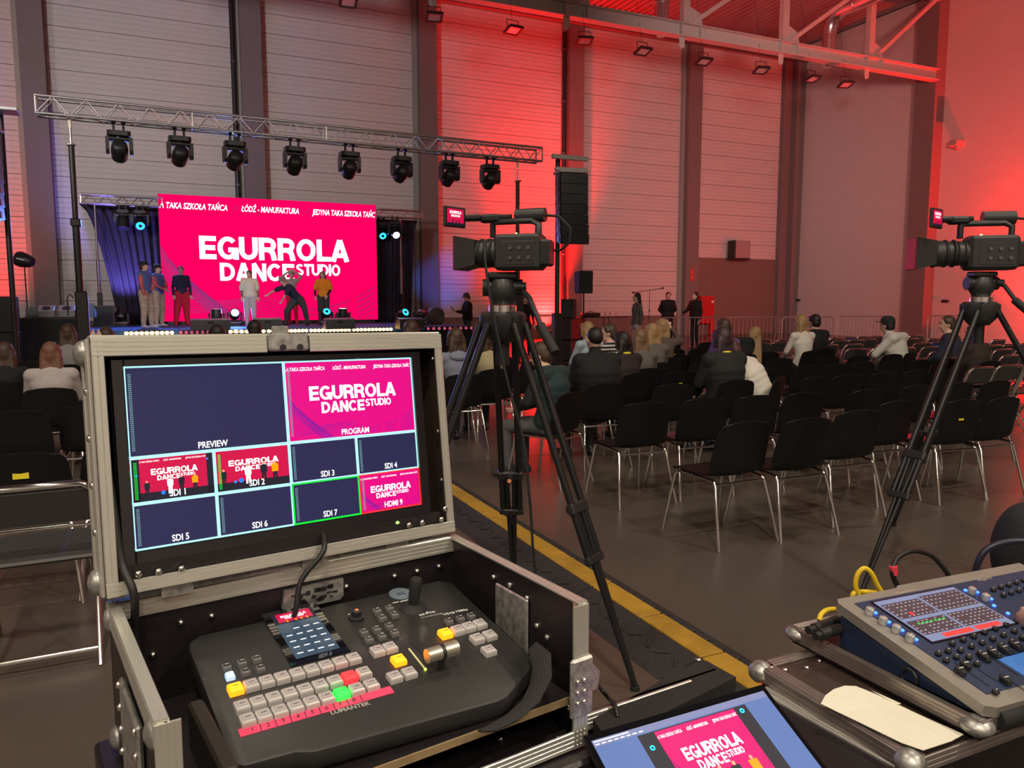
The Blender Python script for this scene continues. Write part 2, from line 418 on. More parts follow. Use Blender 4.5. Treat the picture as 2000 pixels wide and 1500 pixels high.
us = [pxu(p, VT) for p in (1108, 1325, 1512, 1675)]
du = us[1] - us[0]
us = [us[0] - 3 * du, us[0] - 2 * du, us[0] - du] + us
roof_truss(VT, 'grey steel roof truss spanning to the column on the right wall', us)
# spiral ducts with downward nozzles
def duct(px, label, top, bot):
    v = VT + 1.3; u = pxu(px, v); P = lambda y: uvz(seen(px, y, v)).z
    z1 = P(bot); zt = P(top)
    t = thing('air_duct', label, 'duct', H @ Matrix.Translation((u, v, 0)), 'ceiling air ducts')
    m = MB(); m.cyl((0, 0, z1 + .15), (0, 0, zt), .24, n=18); m.build('nozzle', M_galv, t, 40)
    m = MB(); m.cyl((0, 0, z1 + .05), (0, 0, z1 + .15), .29, n=18); m.cyl((0, 0, z1 - .12), (0, 0, z1 + .05), .15, .2, n=18); m.build('outlet', M_galv, t, 40)
    pts = [(0, 0, zt)] + [(0, -.7 + .7 * math.cos(x), zt + .7 * math.sin(x)) for x in [PI / 2 * j / 6 for j in range(1, 7)]]
    pts += [(0, -3, zt + .7), (0, -9, zt + .7)]
    m = MB(); m.tube(pts, .27, 16); m.build('elbow_run', M_galv, t, 60)
    for j in range(5):
        m = MB(); m.cyl((0, -1.2 - j * 1.4, zt + .7), (0, -1.25 - j * 1.4, zt + .7), .285, n=16); m.build('collar', M_galv, t)
duct(1597, 'shiny spiral air duct bending down through the roof truss, right one', 62, 122)
duct(1281, 'shiny spiral air duct nozzle hanging above the line array speaker', 5, 62)
# fluorescent battens
def batten(px0, py0, px1, py1, v, label):
    a = uvz(seen(px0, py0, v)); b_ = uvz(seen(px1, py1, v)); b_.z = a.z
    t = thing('batten_lamp', label, 'lamp', H @ Matrix.Translation((a + b_) / 2), 'unlit tube lamps'); L = (b_ - a).length
    m = MB(); m.box((0, 0, .06), (L, .12, .07), .01); m.build('tray', M_white, t)
    m = MB(); m.cyl((-L / 2 + .03, 0, 0), (L / 2 - .03, 0, 0), .025, n=8); m.build('tube', mat('milky_tube', (.8, .7, .68), .3), t)
    m = MB(); m.cyl((-L / 3, 0, .09), (-L / 3, 0, ZC - t.matrix_world.translation.z), .006, n=5); m.cyl((L / 3, 0, .09), (L / 3, 0, ZC - t.matrix_world.translation.z), .006, n=5); m.build('hanger', M_gunm, t)
batten(1456, 95, 1518, 102, VW - 1.2, 'thin unlit tube lamp by the top of the corner column')
batten(962, 3, 1040, 14, VT + 2, 'unlit tube lamp above the red lit wall')
# drain pipes beside two columns
for px, topy, lab in ((473, -40, 'black drain pipe beside the column behind the lighting truss'), (1099, 62, 'black drain pipe on the red lit column behind the camera')):
    u = pxu(px, VW - .25); zt = min(ZC - .5, uvz(seen(px, topy, VW - .25)).z)
    t = thing('drain_pipe', lab, 'pipe', H @ Matrix.Translation((u, VW - .25, 0)))
    m = MB(); m.cyl((0, 0, 0), (0, 0, zt), .085, n=12); m.build('pipe', M_black, t, 40)
    for j in range(6):
        z = 1.4 + j * 2.05
        if z < zt: m = MB(); m.cyl((0, 0, z), (0, 0, z + .06), .1, n=12); m.box((0, .12, z + .03), (.05, .2, .05)); m.build('bracket', M_gunm, t)
# hanging flood lights
M_flood = mat('flood_housing', (.022, .016, .016), .5)
M_fglass = mat('flood_glass', (.45, .42, .42), .2)
VFL = wallpt(1375, 8.0).dot(EY)
def flood():
    t = thing('flood_light', '', 'flood light')
    m = MB()
    for sx in (-1, 1): m.box((sx * .2, 0, 0), (.07, .42, .07), .01)
    for sy in (-1, 1): m.box((0, sy * .19, 0), (.4, .07, .07), .01)
    m.build('frame', M_flood, t)
    m = MB(); m.box((0, 0, .03), (.34, .32, .03)); m.build('back_plate', M_flood, t)
    m = MB(); m.box((0, 0, -.005), (.33, .31, .02)); m.build('glass', M_fglass, t)
    m = MB(); m.tube([(-.19, 0, .04), (-.19, 0, .3), (.19, 0, .3), (.19, 0, .04)], .014, 6); m.build('bracket', M_flood, t)
    m = MB(); m.cyl((0, 0, .3), (0, 0, 3.2), .006, n=5); m.build('wire', M_flood, t)
    return t
fl0 = flood()
FP = [(680, 4), (848, 33), (1003, 59), (1142, 80), (1256, 100), (1375, 120), (1487, 137), (1587, 154), (1652, 165)]
FN = ['above the stage, at the top edge of the picture', 'in front of the third wall column', 'above the red lit wall panels', 'right of the red lit column', 'under the left air duct nozzle', 'in front of the column left of the box unit', 'left of the corner column', 'right of the corner column', 'nearest the right wall']
for i, ((px, py), nm) in enumerate(zip(FP, FN)):
    p = seen(px, py, VFL); q = uvz(p)
    M = H @ Matrix.Translation(q) @ Matrix.Rotation(random.uniform(-.3, .3), 4, 'Z') @ Matrix.Rotation(R(-14), 4, 'X')
    lab = 'hanging black flood light ' + nm
    if i == 0: fl0.matrix_world = M; tag(fl0, lab, group='hanging flood lights')
    else: copytree(fl0, M, lab, 'hanging flood lights')
# wall fittings
u = pxu(1438, VW - .3); z = uvz(seen(1438, 488, VW - .3)).z
t = thing('ventilation_unit', 'square pinkish ventilation box unit on the wall above the brown panel', 'ventilation unit', H @ Matrix.Translation((u, VW - .35, z)))
m = MB(); m.box((0, 0, 0), (.9, .6, .8), .02); m.build('casing', mat('unit_casing', (.36, .28, .29), .5), t)
m = MB(); m.box((-.44, -.05, 0), (.06, .5, .82), .01)
for j in range(7): m.box((-.47, -.05, -.33 + j * .11), (.03, .44, .05))
m.build('grille', M_black, t)
m = MB(); m.box((0, 0, -.42), (.95, .6, .05)); m.build('shelf_bracket', M_black, t)
u = pxu(1381, VW - .3, 610)
t = thing('fire_hose_cabinet', 'red fire hose cabinet standing on the wall behind the two men in black', 'cabinet', H @ Matrix.Translation((u, VW - .2, 0)))
m = MB(); m.box((0, 0, 1.15), (.75, .3, 1.25), .02); m.build('body', M_red, t)
m = MB(); m.box((0, -.16, 1.15), (.66, .03, 1.14), .01); d_ = m.build('door', mat('red_door', (.5, .015, .02), .4), t)
m = MB(); m.box((.24, -.185, 1.52), (.12, .02, .1)); m.build('label_plate', M_white, d_)
m = MB(); m.box((.3, 0, .27), (.2, .25, .5)); m.build('pedestal', M_red, t)
u = pxu(1352, VW - .45, 540)
m = MB(); m.box((0, 0, 0), (.22, .02, .55), .004); t = m.build('fire_sign', mat('sign_red', (.55, .06, .05), .5), None, M=H @ Matrix.Translation((u, VW - CDp - .02, uvz(seen(1352, 537, VW - .45)).z)))
tag(t, 'small red fire sign on the brown wall column', 'sign')
m = MB()
for z in (-.13, .13): m.tube([(-.05, -.012, z - .08), (-.05, -.012, z + .08), (.06, -.012, z + .08)], .012, 4); m.box((.0, -.012, z), (.08, .01, .02))
m.build('pictogram', mat('sign_orange', (.9, .25, .16), .5), t)
# small socket boxes on the plain wall
for i, (px, py, lab) in enumerate(((1778, 594, 'small dark socket box left of the right wall column'), (1846, 588, 'small dark socket box right of the right wall column'))):
    v = vright(px, .05); P = EX * (UC - .05) + EY * v; z = 1.55 + (588 - py) / 1500 * P.y
    m = MB(); m.box((0, 0, 0), (.1, .26, .1), .01); m.box((-.055, .05, 0), (.02, .06, .05)); m.box((-.055, -.05, 0), (.02, .06, .05))
    tag(m.build('socket_box', M_black, None, M=H @ Matrix.Translation((UC - .05, v, z))), lab, 'socket')
u = pxu(1553, VW - .7); v = vright(1553, .1)
t = thing('twin_socket', 'twin black socket heads on a thin conduit by the corner column', 'socket', H @ Matrix.Translation((UC - .08, vright(1553, .08), 0)))
zz = 1.55
m = MB(); m.cyl((0, 0, 0), (0, 0, zz), .018, n=6); m.build('conduit', M_gunm, t)
for s in (-1, 1): m = MB(); m.box((-.02, s * .2, zz + .05), (.1, .22, .09), .01); m.build('head', M_black, t)
m = MB(); u_ = UC - .12; m.box((0, 0, 0), (.5, .35, .22), .02); m.box((-.1, -.1, -.16), (.2, .1, .12)); tag(m.build('beam_clamp_box', M_strip, None, M=H @ Matrix.Translation((UC - .2, vright(1847, .3), uvz(EX * 0 + UP * (1.55 + (588 - 290) / 1500 * (EX * (UC - .2) + EY * vright(1847, .3)).y)).z))), 'pale bracket box on the right wall beside the orange lit column', 'bracket')
# ------------------------------------------------------------------ stage lights used by several fixtures
BLUE = (.10, .28, 1.0); RED = (1.0, .004, .004)
M_trussalu = mat('truss_aluminium', (.55, .54, .56), .3, .85, var=.1)
M_ledpink = mat('led_pink', (.01, .0, .002), .9, spec=.0, emit=1.0, ecol=(1.0, .0, .118), var=0)
M_ledpinkl = mat('led_pink_light', (.02, .0, .005), .5, emit=1.0, ecol=(1.0, .05, .16), var=0)
M_ledwhite = mat('led_white', (.8, .8, .8), .5, emit=1.5, ecol=(1, .95, .97), var=0)
M_ledpurple = mat('led_purple', (.02, 0, .02), .5, emit=1.0, ecol=(.25, .01, .16), var=0)
M_moniwhite = mat('monitor_white', (.6, .6, .6), .4, emit=1.0, ecol=(.93, .95, 1), var=0)
M_monipink = mat('monitor_magenta', (.02, 0, .01), .3, emit=.9, ecol=(.93, .0, .26), var=0)
M_monired = mat('monitor_crimson', (.02, 0, .01), .3, emit=.85, ecol=(.80, .005, .075), var=0)
M_monipurple = mat('monitor_violet', (.02, 0, .02), .3, emit=.8, ecol=(.30, .01, .42), var=0)
M_monidark = mat('monitor_dark', (.012, .012, .016), .12, emit=.1, ecol=(.15, .16, .75), var=0)
M_cyan = mat('line_cyan', (.1, .3, .3), .4, emit=1.0, ecol=(.48, .90, .93), var=0)
M_green = mat('line_green', (.0, .3, .0), .4, emit=1.0, ecol=(.0, .72, .05), var=0)
M_lred = mat('line_red', (.3, .0, .0), .4, emit=1.0, ecol=(1, .03, .04), var=0)
M_printd = mat('picture_dark', (.01, .01, .015), .4, emit=.6, ecol=(.01, .01, .03), var=0)
M_printo = mat('picture_orange', (.3, .1, .0), .4, emit=1.0, ecol=(1, .33, .0), var=0)
M_prints = mat('picture_skin', (.3, .2, .1), .4, emit=.9, ecol=(.75, .33, .22), var=0)
M_printb = mat('picture_blue', (.0, .05, .3), .4, emit=1.0, ecol=(.02, .22, 1), var=0)
M_ringc = mat('ring_cyan', (.0, .2, .3), .4, emit=1.6, ecol=(.03, .62, .95), var=0)

def slide(mb, x, y, w, h, z, clip=True, kx=1.0, header=True, lines=True, M=None):
    """the pink title slide; mb = dict of collectors pink, white, purple; drawn at x..x+w, y..y+h"""
    e = z
    mb['pink'].rect(x, y, x + w, y + h, e, M)
    X = lambda t: x + t * w
    Y = lambda t: y + (1 - t) * h
    s = h * .0015
    if header:
        hh = h * .046
        yy = Y(.108)
        mb['white'].text('A TAKA SZKOŁA TAŃCA', hh, X(.004), yy, e + s, 'LEFT', .022, .22, wfit=w * .29, M=M)
        mb['white'].text('ŁÓDŹ - MANUFAKTURA', hh, X(.355), yy, e + s, 'LEFT', .022, .22, wfit=w * .265, M=M)
        mb['white'].text('JEDYNA TAKA SZKOŁA TAŃC', hh, X(.682), yy, e + s, 'LEFT', .022, .22, wfit=w * .314, M=M)
        mb['purple'].text('//', hh, X(.317), yy, e + s, 'LEFT', .0, .3, M=M); mb['purple'].text('//', hh, X(.645), yy, e + s, 'LEFT', .0, .3, M=M)
    mb['white'].text('EGURROLA', h * .185, X(.512), Y(.50), e + s, 'CENTER', .028, wfit=w * .695, M=M)
    mb['white'].text('DANCE', h * .145, X(.25), Y(.672), e + s, 'LEFT', .026, wfit=w * .34, M=M)
    mb['white'].text('STUDIO', h * .098, X(.598), Y(.622), e + s, 'LEFT', .026, wfit=w * .215, M=M)
    if lines:
        for i in range(13):
            t = i / 12
            pts = []
            for j in range(13):
                q = j / 12; px = q * (.34 - .1 * t); py = .40 + .26 * t + (.60 - .26 * t) * (q ** (.75 + .5 * t))
                pts.append((X(px), Y(min(py, .998))))
            mb['purple'].ribbon(pts, h * .0055, e + s * .6, M)
        for i in range(9):
            pts = [(X(.02 + .5 * q), Y(.72 + .02 * i + .16 * q + .05 * math.sin(q * 5 + i * .2))) for q in [j / 14 for j in range(15)]]
            mb['line2'].ribbon([p for p in pts if p[1] > y + h * .004], h * .004, e + s * .5, M)
        for i in range(8):
            o = i * .045; segs = 3
            for g in range(segs):
                a0, a1 = g / segs + .03 * ((i * 7) % 3), (g + .78) / segs
                pts = []
                for j in range(8):
                    q = a0 + (a1 - a0) * j / 7; px = 1 - q * .42; py = .70 + o + .22 * (1 - (1 - q) ** 2.2)
                    if py < .992: pts.append((X(px), Y(py)))
                if len(pts) > 2: mb['purple'].ribbon(pts, h * .007, e + s * .6, M)
def slideset(): return {k: MB() for k in ('pink', 'white', 'purple', 'line2')}

# ------------------------------------------------------------------ stage
ZS = .80
VS0 = gnd(240, 651, .74).dot(EY)                 # stage front
ULED = seen(318, 588, 1).dot(EX)
pL = atY(318, 588, 23.9); VL = pL.dot(EY)         # led wall plane
uL0, uL1 = pxu(318, VL), pxu(737.5, VL)
zl0 = uvz(seen(320, 628, VL)).z; zl1 = uvz(seen(316, 378.5, VL)).z
M_carpet = mat('stage_carpet', (.03, .10, .28), .8, var=.15, bump=.1, bscale=200)
M_skirt = mat('stage_skirt', (.012, .012, .016), .85, var=.2)
M_drape = mat('black_drape', (.03, .025, .045), .9, var=.2, scale=4)
us0, us1 = pxu(146, VS0), pxu(922, VS0)
st = thing('stage', 'low black skirted stage with a blue carpeted deck', 'stage', H @ Matrix.Translation((us0, VS0, 0)))
nd = 9; dw = (us1 - us0) / nd; sd = VW - 1.0 - VS0
for i in range(nd):
    m = MB(); m.box((dw * (i + .5), sd / 2, ZS - .06), (dw - .006, sd, .12), .01); m.build('deck', M_carpet, st)
for i in range(nd * 2):
    m = MB(); k = 12; w_ = dw / 2
    pts = [(w_ * (i + j / k), -.012 + .014 * math.cos(j * PI)) for j in range(k + 1)]
    m.add([(a, b_, .01) for a, b_ in pts] + [(a, b_, ZS - .12) for a, b_ in pts], [(j, j + 1, k + 2 + j, k + 1 + j) for j in range(k)])
    m.build('skirt_panel', M_skirt, st)
m = MB(); m.box((us1 - us0 - .01, sd / 2, (ZS - .12) / 2), (.02, sd, ZS - .14)); m.build('side_skirt', M_skirt, st)
for i in range(10):
    m = MB(); m.box((.3 + (us1 - us0 - .6) * i / 9, .4, (ZS - .12) / 2), (.05, .05, ZS - .12)); m.build('leg', M_gunm, st)

# led wall with its slide
lw = thing('led_wall', 'large pink led wall showing the EGURROLA DANCE STUDIO slide', 'led screen', H @ Matrix.Translation((uL0, VL, ZS)))
LW, LH = uL1 - uL0, zl1 - zl0
XZ = Matrix.Rotation(PI / 2, 4, 'X')             # local xy drawing -> upright facing the audience
d0 = zl0 - ZS
m = MB(); m.box((LW / 2, .09, d0 + LH / 2), (LW, .17, LH)); m.build('cabinet_back', M_black, lw)
m = MB(); m.box((LW / 2, .12, d0 / 2), (LW - .2, .3, d0)); m.build('plinth', M_black, lw)
mb = slideset(); slide(mb, 0, d0, LW, LH, 0.002, M=XZ)
sc = mb['pink'].build('screen_face', M_ledpink, lw)
mb['white'].build('lettering', M_ledwhite, sc); tag(sc.children[0], kind='stuff')
for k_, mm in (('purple', M_ledpurple), ('line2', M_ledpurple)): tag(mb[k_].build('line_pattern', mm, sc), kind='stuff')

# trusses
def truss(name, label, p0, p1, s=.29, pitch=.5, group=None):
    p0 = Vector(p0); p1 = Vector(p1); d = p1 - p0; L = d.length; d.normalize(); y_ = UP.cross(d).normalized(); z_ = d.cross(y_)
    t = thing(name, label, 'truss', frame(p0, d, y_, z_), group)
    cm = MB(); cm.cyl((0, 0, 0), (L, 0, 0), .025, n=8); cme = cm.mesh('chord', M_trussalu, 60)
    for a in (-1, 1):
        for b_ in (-1, 1):
            o = bpy.data.objects.new('chord', cme); COL.objects.link(o); o.parent = t; o.location = (0, a * s / 2, b_ * s / 2)
    n = max(2, int(round(L / (pitch / 2)))); st_ = L / n
    bm_ = MB(); q = Vector((st_, 0, s)); bm_.cyl((0, 0, -s / 2), (st_, 0, s / 2), .011, n=6); up_ = bm_.mesh('brace', M_trussalu, 60)
    bm_ = MB(); bm_.cyl((0, 0, s / 2), (st_, 0, -s / 2), .011, n=6); dn_ = bm_.mesh('brace', M_trussalu, 60)
    for i in range(n):
        for (yy, rot) in ((-s / 2, 0), (s / 2, 0)):
            o = bpy.data.objects.new('brace', up_ if i % 2 == 0 else dn_); COL.objects.link(o); o.parent = t; o.location = (i * st_, yy, 0)
        if i % 1 == 0:
            o = bpy.data.objects.new('brace', up_ if i % 2 == 0 else dn_); COL.objects.link(o); o.parent = t; o.matrix_local = Matrix.Translation((i * st_, 0, -s / 2)) @ Matrix.Rotation(PI / 2, 4, 'X')
    em = MB(); em.tube([(0, -s / 2, -s / 2), (0, s / 2, -s / 2), (0, s / 2, s / 2), (0, -s / 2, s / 2)], .018, 6, closed=True); eme = em.mesh('end_frame', M_trussalu)
    for x in [0, L] + [L * j / max(1, round(L / 2.5)) for j in range(1, max(1, round(L / 2.5)))]:
        o = bpy.data.objects.new('end_frame', eme); COL.objects.link(o); o.parent = t; o.location = (x, 0, 0)
    return t
ZT = 4.86
pa = gnd(70, 206, ZT); pb = gnd(1053, 304, ZT)
truss('lighting_truss', 'long aluminium front truss carrying eight moving heads', pa, pb)
TD = (pb - pa).normalized()
def ontruss(px, z=ZT):
    d = ray(px, 300); d.z = 0; nrm = Vector((-TD.y, TD.x, 0)); p = d * (pa.dot(nrm) / d.dot(nrm)); p.z = z; return p
vr = VL + .12
a = seen(158, 388, vr); b_ = seen(316, 391, vr); b_.z = a.z; a_ = a
truss('rear_truss', 'short rear truss over the dark drape left of the led wall', a, b_, .25, .42)
a2 = seen(738, 417, vr); b2 = seen(822, 419, vr); a2.z = b2.z = (a2.z + b2.z) / 2
truss('rear_truss', 'short rear truss over the dark drape right of the led wall', a2, b2, .25, .42)
for p, lab in ((a + EX * .35, 'black rear truss stand left of the led wall'), (b2 - EX * .75, 'black rear truss stand right of the led wall')):
    z1 = p.z - .16 - ZS; t = thing('truss_stand', lab, 'stand', hall((p.x, p.y, ZS)))
    m = MB(); m.cyl((0, .0, 0), (0, .0, z1 * .55), .05, n=10); m.cyl((0, .0, z1 * .5), (0, .0, z1), .035, n=10); m.build('mast', M_gunm, t, 60)
    m = MB(); m.box((0, .0, .55), (.14, .14, .9), .01); m.build('winch_box', M_blackm, t)
    for an in (0, 2.1, 4.2): m = MB(); m.cyl((0, .0, .5), (.4 * math.cos(an), .4 * math.sin(an), .02), .02, n=6); m.build('leg', M_gunm, t)
# drapes with folds, gathered at the outer side
def drape(px0, px1, topy, boty, label, gather=0., side=-1):
    v = vr + .6; u0, u1 = pxu(px0, v), pxu(px1, v); zt = uvz(seen(px0, topy, v)).z; zb = ZS + .01
    t = MB(); nu, nz_ = 60, 16
    for i in range(nu + 1):
        for j in range(nz_ + 1):
            q = j / nz_; s = i / nu
            e0 = gather * (q ** .55) * (.9) if side < 0 else 0; e1 = gather * (q ** .55) if side > 0 else 0
            u = (u0 + e0) + (u1 - e1 - u0 - e0) * s
            t.v.append(Vector((u, v + .05 * math.sin(s * nu * .9) + .02 * math.sin(s * 23 + q), zt + (zb - zt) * q)))
    for i in range(nu):
        for j in range(nz_): k_ = i * (nz_ + 1) + j; t.f.append([k_, k_ + 1, k_ + nz_ + 2, k_ + nz_ + 1]); t.m.append(0)
    o = t.build('stage_drape', M_drape, None, 180, H); md = o.modifiers.new('thickness', 'SOLIDIFY'); md.thickness = .012
    tag(o, label, 'drape', 'dark stage drapes')
drape(166, 322, 398, 640, 'dark drape left of the led wall', 1.0, -1)
drape(732, 816, 427, 632, 'dark drape right of the led wall', .28, 1)

# crank stands under the front truss
def crank_stand(px, label, z1):
    p = ontruss(px); t = thing('crank_stand', label, 'stand', yaw((p.x, p.y, 0), ANG))
    m = MB(); m.cyl((0, 0, .1), (0, 0, z1 * .62), .06, n=12); m.build('outer_mast', M_black, t, 60)
    m = MB(); m.cyl((0, 0, z1 * .5), (0, 0, z1 - .45), .047, n=12); m.build('inner_mast', M_black, t, 60)
    m = MB(); m.cyl((0, 0, z1 - .45), (0, 0, z1 - .16), .02, n=8); m.box((0, 0, z1 - .46), (.14, .14, .03), .008); m.build('top_fork', M_chrome, t, 60)
    m = MB(); m.cyl((0, 0, z1 - .16), (0, 0, z1 + .0), .03, n=8); m.build('truss_adapter', mat('pale_strap', (.7, .65, .45), .6), t)
    m = MB(); m.box((.02, 0, 1.0), (.2, .16, 1.45), .02); m.build('winch_housing', M_black, t)
    m = MB(); m.tube([(-.1, -.06, 1.6), (-.16, -.06, 1.68), (-.2, -.06, 1.6), (-.2, -.06, 1.3)], .014, 6); m.build('handle', M_gunm, t, 60)
    for sx, sy in ((1, 1), (1, -1), (-1, 1), (-1, -1)):
        m = MB(); m.box((sx * .45, sy * .45, .05), (.06, .06, .08)); m.cyl((sx * .06, sy * .06, .12), (sx * .45, sy * .45, .08), .025, n=6); m.build('outrigger', M_black, t)
    m = MB(); m.box((0, 0, z1 * .62), (.16, .16, .14), .02); m.build('lock_collar', M_black, t)
crank_stand(140, 'tall black crank stand under the left end of the front truss', ZT - .15)
crank_stand(1011, 'tall black crank stand under the right end of the front truss', ZT - .15)

# moving heads
M_lens = mat('lens_dark', (.03, .025, .05), .08, coat=1)
M_hi = mat('pale_trim', (.75, .55, .68), .3)
def moving_head(M, label, hang=True, lit=None, tilt=0., pan=0., s=1.0, group=None):
    """local z: away from the mounting surface"""
    t = thing('moving_head', label, 'moving head', M, group)
    if hang:
        for sx in (-1, 1):
            m = MB(); m.box((sx * .07, 0, -.07), (.035, .05, .14), .008); m.cyl((sx * .07, -.03, -.135), (sx * .07, .03, -.135), .035, n=10); m.build('clamp', M_blackm, t)
    m = MB(); m.prism([(-.17, -.1), (-.12, -.15), (.12, -.15), (.17, -.1), (.17, .1), (.12, .15), (-.12, .15), (-.17, .1)], .0, .075); m.build('base', M_black, t)
    m = MB(); m.tube([(-.15, -.1, .085), (-.05, -.155, .085), (.05, -.155, .085), (.15, -.1, .085)], .009, 6); m.build('trim_ring', M_hi, t, 60)
    Q = Matrix.Translation((0, 0, .09)) @ Matrix.Rotation(pan, 4, 'Z')
    m = MB(Q); m.box((0, 0, .025), (.34, .16, .06), .02); m.cyl((0, 0, -.02), (0, 0, .01), .08, n=14)
    for sx in (-1, 1): m.prism([(-.08, .0), (.08, .0), (.08, .2), (.05, .26), (-.05, .26), (-.08, .2)], sx * .17 - .025, sx * .17 + .025, Matrix(((0, 0, 1, 0), (1, 0, 0, 0), (0, 1, 0, 0), (0, 0, 0, 1))))
    m.build('yoke', M_black, t)
    T = Q @ Matrix.Translation((0, 0, .2)) @ Matrix.Rotation(tilt, 4, 'X')
    m = MB(T); m.lathe([(.07, -.16), (.11, -.13), (.125, -.05), (.125, .06), (.118, .13), (.12, .16), (.1, .165)], 20); hd = m.build('head', M_black, t, 50)
    m = MB(T); m.lathe([(.001, .168), (.098, .166), (.1, .15)], 20); m.build('lens', M_lens if lit is None else lit[0], hd, 50)
    if lit is not None and lit[0] is M_ringc:
        m = MB(T); m.lathe([(.001, .172), (.04, .172), (.04, .168)], 16); m.build('lens_centre', M_lens, hd, 50)
    m = MB(T); m.tube([(.1 * math.cos(x), .118 * math.sin(x), -.1) for x in [PI * 1.15 + PI * .7 * j / 8 for j in range(9)]], .008, 6); m.build('head_trim', M_hi, hd, 60)
    if lit is not None and len(lit) > 1:
        L = lamp('SPOT', (0, 0, 0), lit[1], lit[2], size=.05, spot=lit[3], blend=.8); L.parent = t
        L.matrix_local = T @ Matrix.Translation((0, 0, .19)) @ Matrix.Rotation(PI, 4, 'X')
        L.name = 'beam'
    if s != 1: t.scale = (s, s, s)
    return t
FL = Matrix.Rotation(PI, 4, 'X')
for i, px in enumerate((234, 352, 459, 575.5, 682, 784, 877, 957)):
    p = ontruss(px, ZT - .145 - .17)
    moving_head(yaw(p, math.atan2(TD.y, TD.x)) @ FL @ Matrix.Rotation(PI, 4, 'Z') @ Matrix.Rotation(PI, 4, 'Z'), 'black moving head hanging on the front truss, %s from the left' % ORD[i], True, ((M_lens, 420, (1, .9, .8), 46) if i in (1, 3, 5) else None), R(60 + 3 * (i % 3)), R(random.uniform(-6, 6)), 1.12, 'moving heads on the front truss')
# rear heads
def rear_head(px, py, label, lit, tilt):
    p = seen(px, py, vr - .1 + (.5 if px == 745 else 0)); zt = a_.z - .13 if px < 400 else a2.z - .13
    moving_head(hall((p.x, p.y, zt - .16)) @ FL, label, True, lit, tilt, 0, 1.25, 'moving heads behind the stage')
BL = lambda e, sp=60: (M_ringc, e, BLUE, sp)
rear_head(240, 420, 'unlit moving head hanging at the left of the rear left truss', None, R(-20))
rear_head(274, 432, 'moving head with a cyan ring hanging on the rear left truss', (M_ringc, 700, BLUE, 100), R(-60))
rear_head(745, 448, 'moving head with a cyan ring half hidden by the right led wall edge', BL(150, 90), R(-60))
rear_head(771, 443, 'small white lit moving head hanging on the rear right truss', (mat('white_lens', (.7, .8, .8), emit=2.2, ecol=(.75, .95, 1), var=0), 30, (.8, .9, 1), 50), R(-60))
def floor_head(px, py, label, lit=None, tilt=0., pan=0., s=1.15):
    p = gnd(px, py + 3, ZS); moving_head(hall((p.x, p.y, ZS + .001)) @ Matrix.Rotation(0, 4, 'Z'), label, False, lit, tilt, pan, s, 'moving heads on the stage floor')
M_wl = mat('warm_lens', (.8, .8, .8), emit=1.4, ecol=(.75, .9, .9), var=0)
floor_head(238, 634, 'moving head on the stage beside the grey speaker box', (M_wl, 620, (.26, .2, 1), 95), R(-26), R(-14), 1.25)
floor_head(424, 636, 'unlit upright moving head in front of the led wall', (M_wl,), R(0))
floor_head(459, 633, 'bright blue moving head beaming at the hall in front of the led wall', (mat('blue_white_lens', (.5, .9, 1), emit=3.0, ecol=(.35, .85, 1), var=0), 420, BLUE, 110), R(70))
floor_head(637, 632, 'cyan lit moving head behind the orange shirted dancer', BL(40, 60), R(60))
floor_head(670, 633, 'upright moving head right of the orange shirted dancer', (M_wl,), R(5))
floor_head(786, 633, 'cyan ring moving head in front of the right drape', BL(60, 70), R(65), R(20))
q = uvz(gnd(822, 635, ZS)); tq = uvz(seen(862, 552, VW - .4)) - q - Vector((0, 0, .3))
floor_head(822, 632, 'tilted moving head at the right end of the drape', (M_wl, 900, (.03, .16, 1), 24), -math.atan2(math.hypot(tq.x, tq.y), tq.z), math.atan2(-tq.x, tq.y))
# led battens along the stage edge
M_dot = mat('warm_led', (1, .8, .4), emit=5, ecol=(1, .62, .22), var=0)
M_dotd = mat('dim_led', (.5, .1, .15), emit=.5, ecol=(.8, .12, .25), var=0)
for (x0, x1, k_, on, lab) in ((238, 338, 10, 1, 'lit led batten at the left end of the stage edge'), (345, 440, 9, 0, 'dimmed led batten between the lit ones on the stage edge'), (442, 518, 7, 1, 'short lit led batten left of the seated dark head'), (519, 600, 11, 1, 'lit led batten under the bent dancer'), (602, 684, 11, 1, 'lit led batten under the orange shirted dancer'), (686, 766, 11, 1, 'lit led batten at the right of the stage edge'), (830, 925, 9, 0, 'dark led batten below the man with the phone')):
    v = VS0 - .07; u0, u1 = pxu(x0, v), pxu(x1, v)
    t = thing('led_batten', lab, 'led light', H @ Matrix.Translation((u0, v, ZS - .06)), 'led battens along the stage edge')
    m = MB(); m.box(((u1 - u0) / 2, .02, 0), (u1 - u0 - .02, .07, .11), .01); m.build('housing', M_blackm, t)
    dm = MB(); dm.lathe([(.001, .03), (.03, .026), (.046, .0)], 12, M=Matrix.Rotation(PI / 2, 4, 'X')); me = dm.mesh('lens', M_dot if on else M_dotd, 60)
    for j in range(k_):
        o = bpy.data.objects.new('lens', me); COL.objects.link(o); o.parent = t; o.location = ((u1 - u0) * (j + .5) / k_, -.018, 0)
    if on:
        L = lamp('AREA', (0, 0, 0), 5, (1, .6, .25), size=u1 - u0, sizey=.06); L.parent = t; L.matrix_local = Matrix.Translation(((u1 - u0) / 2, -.06, 0)) @ Matrix.Rotation(R(110), 4, 'X'); L.name = 'glow'

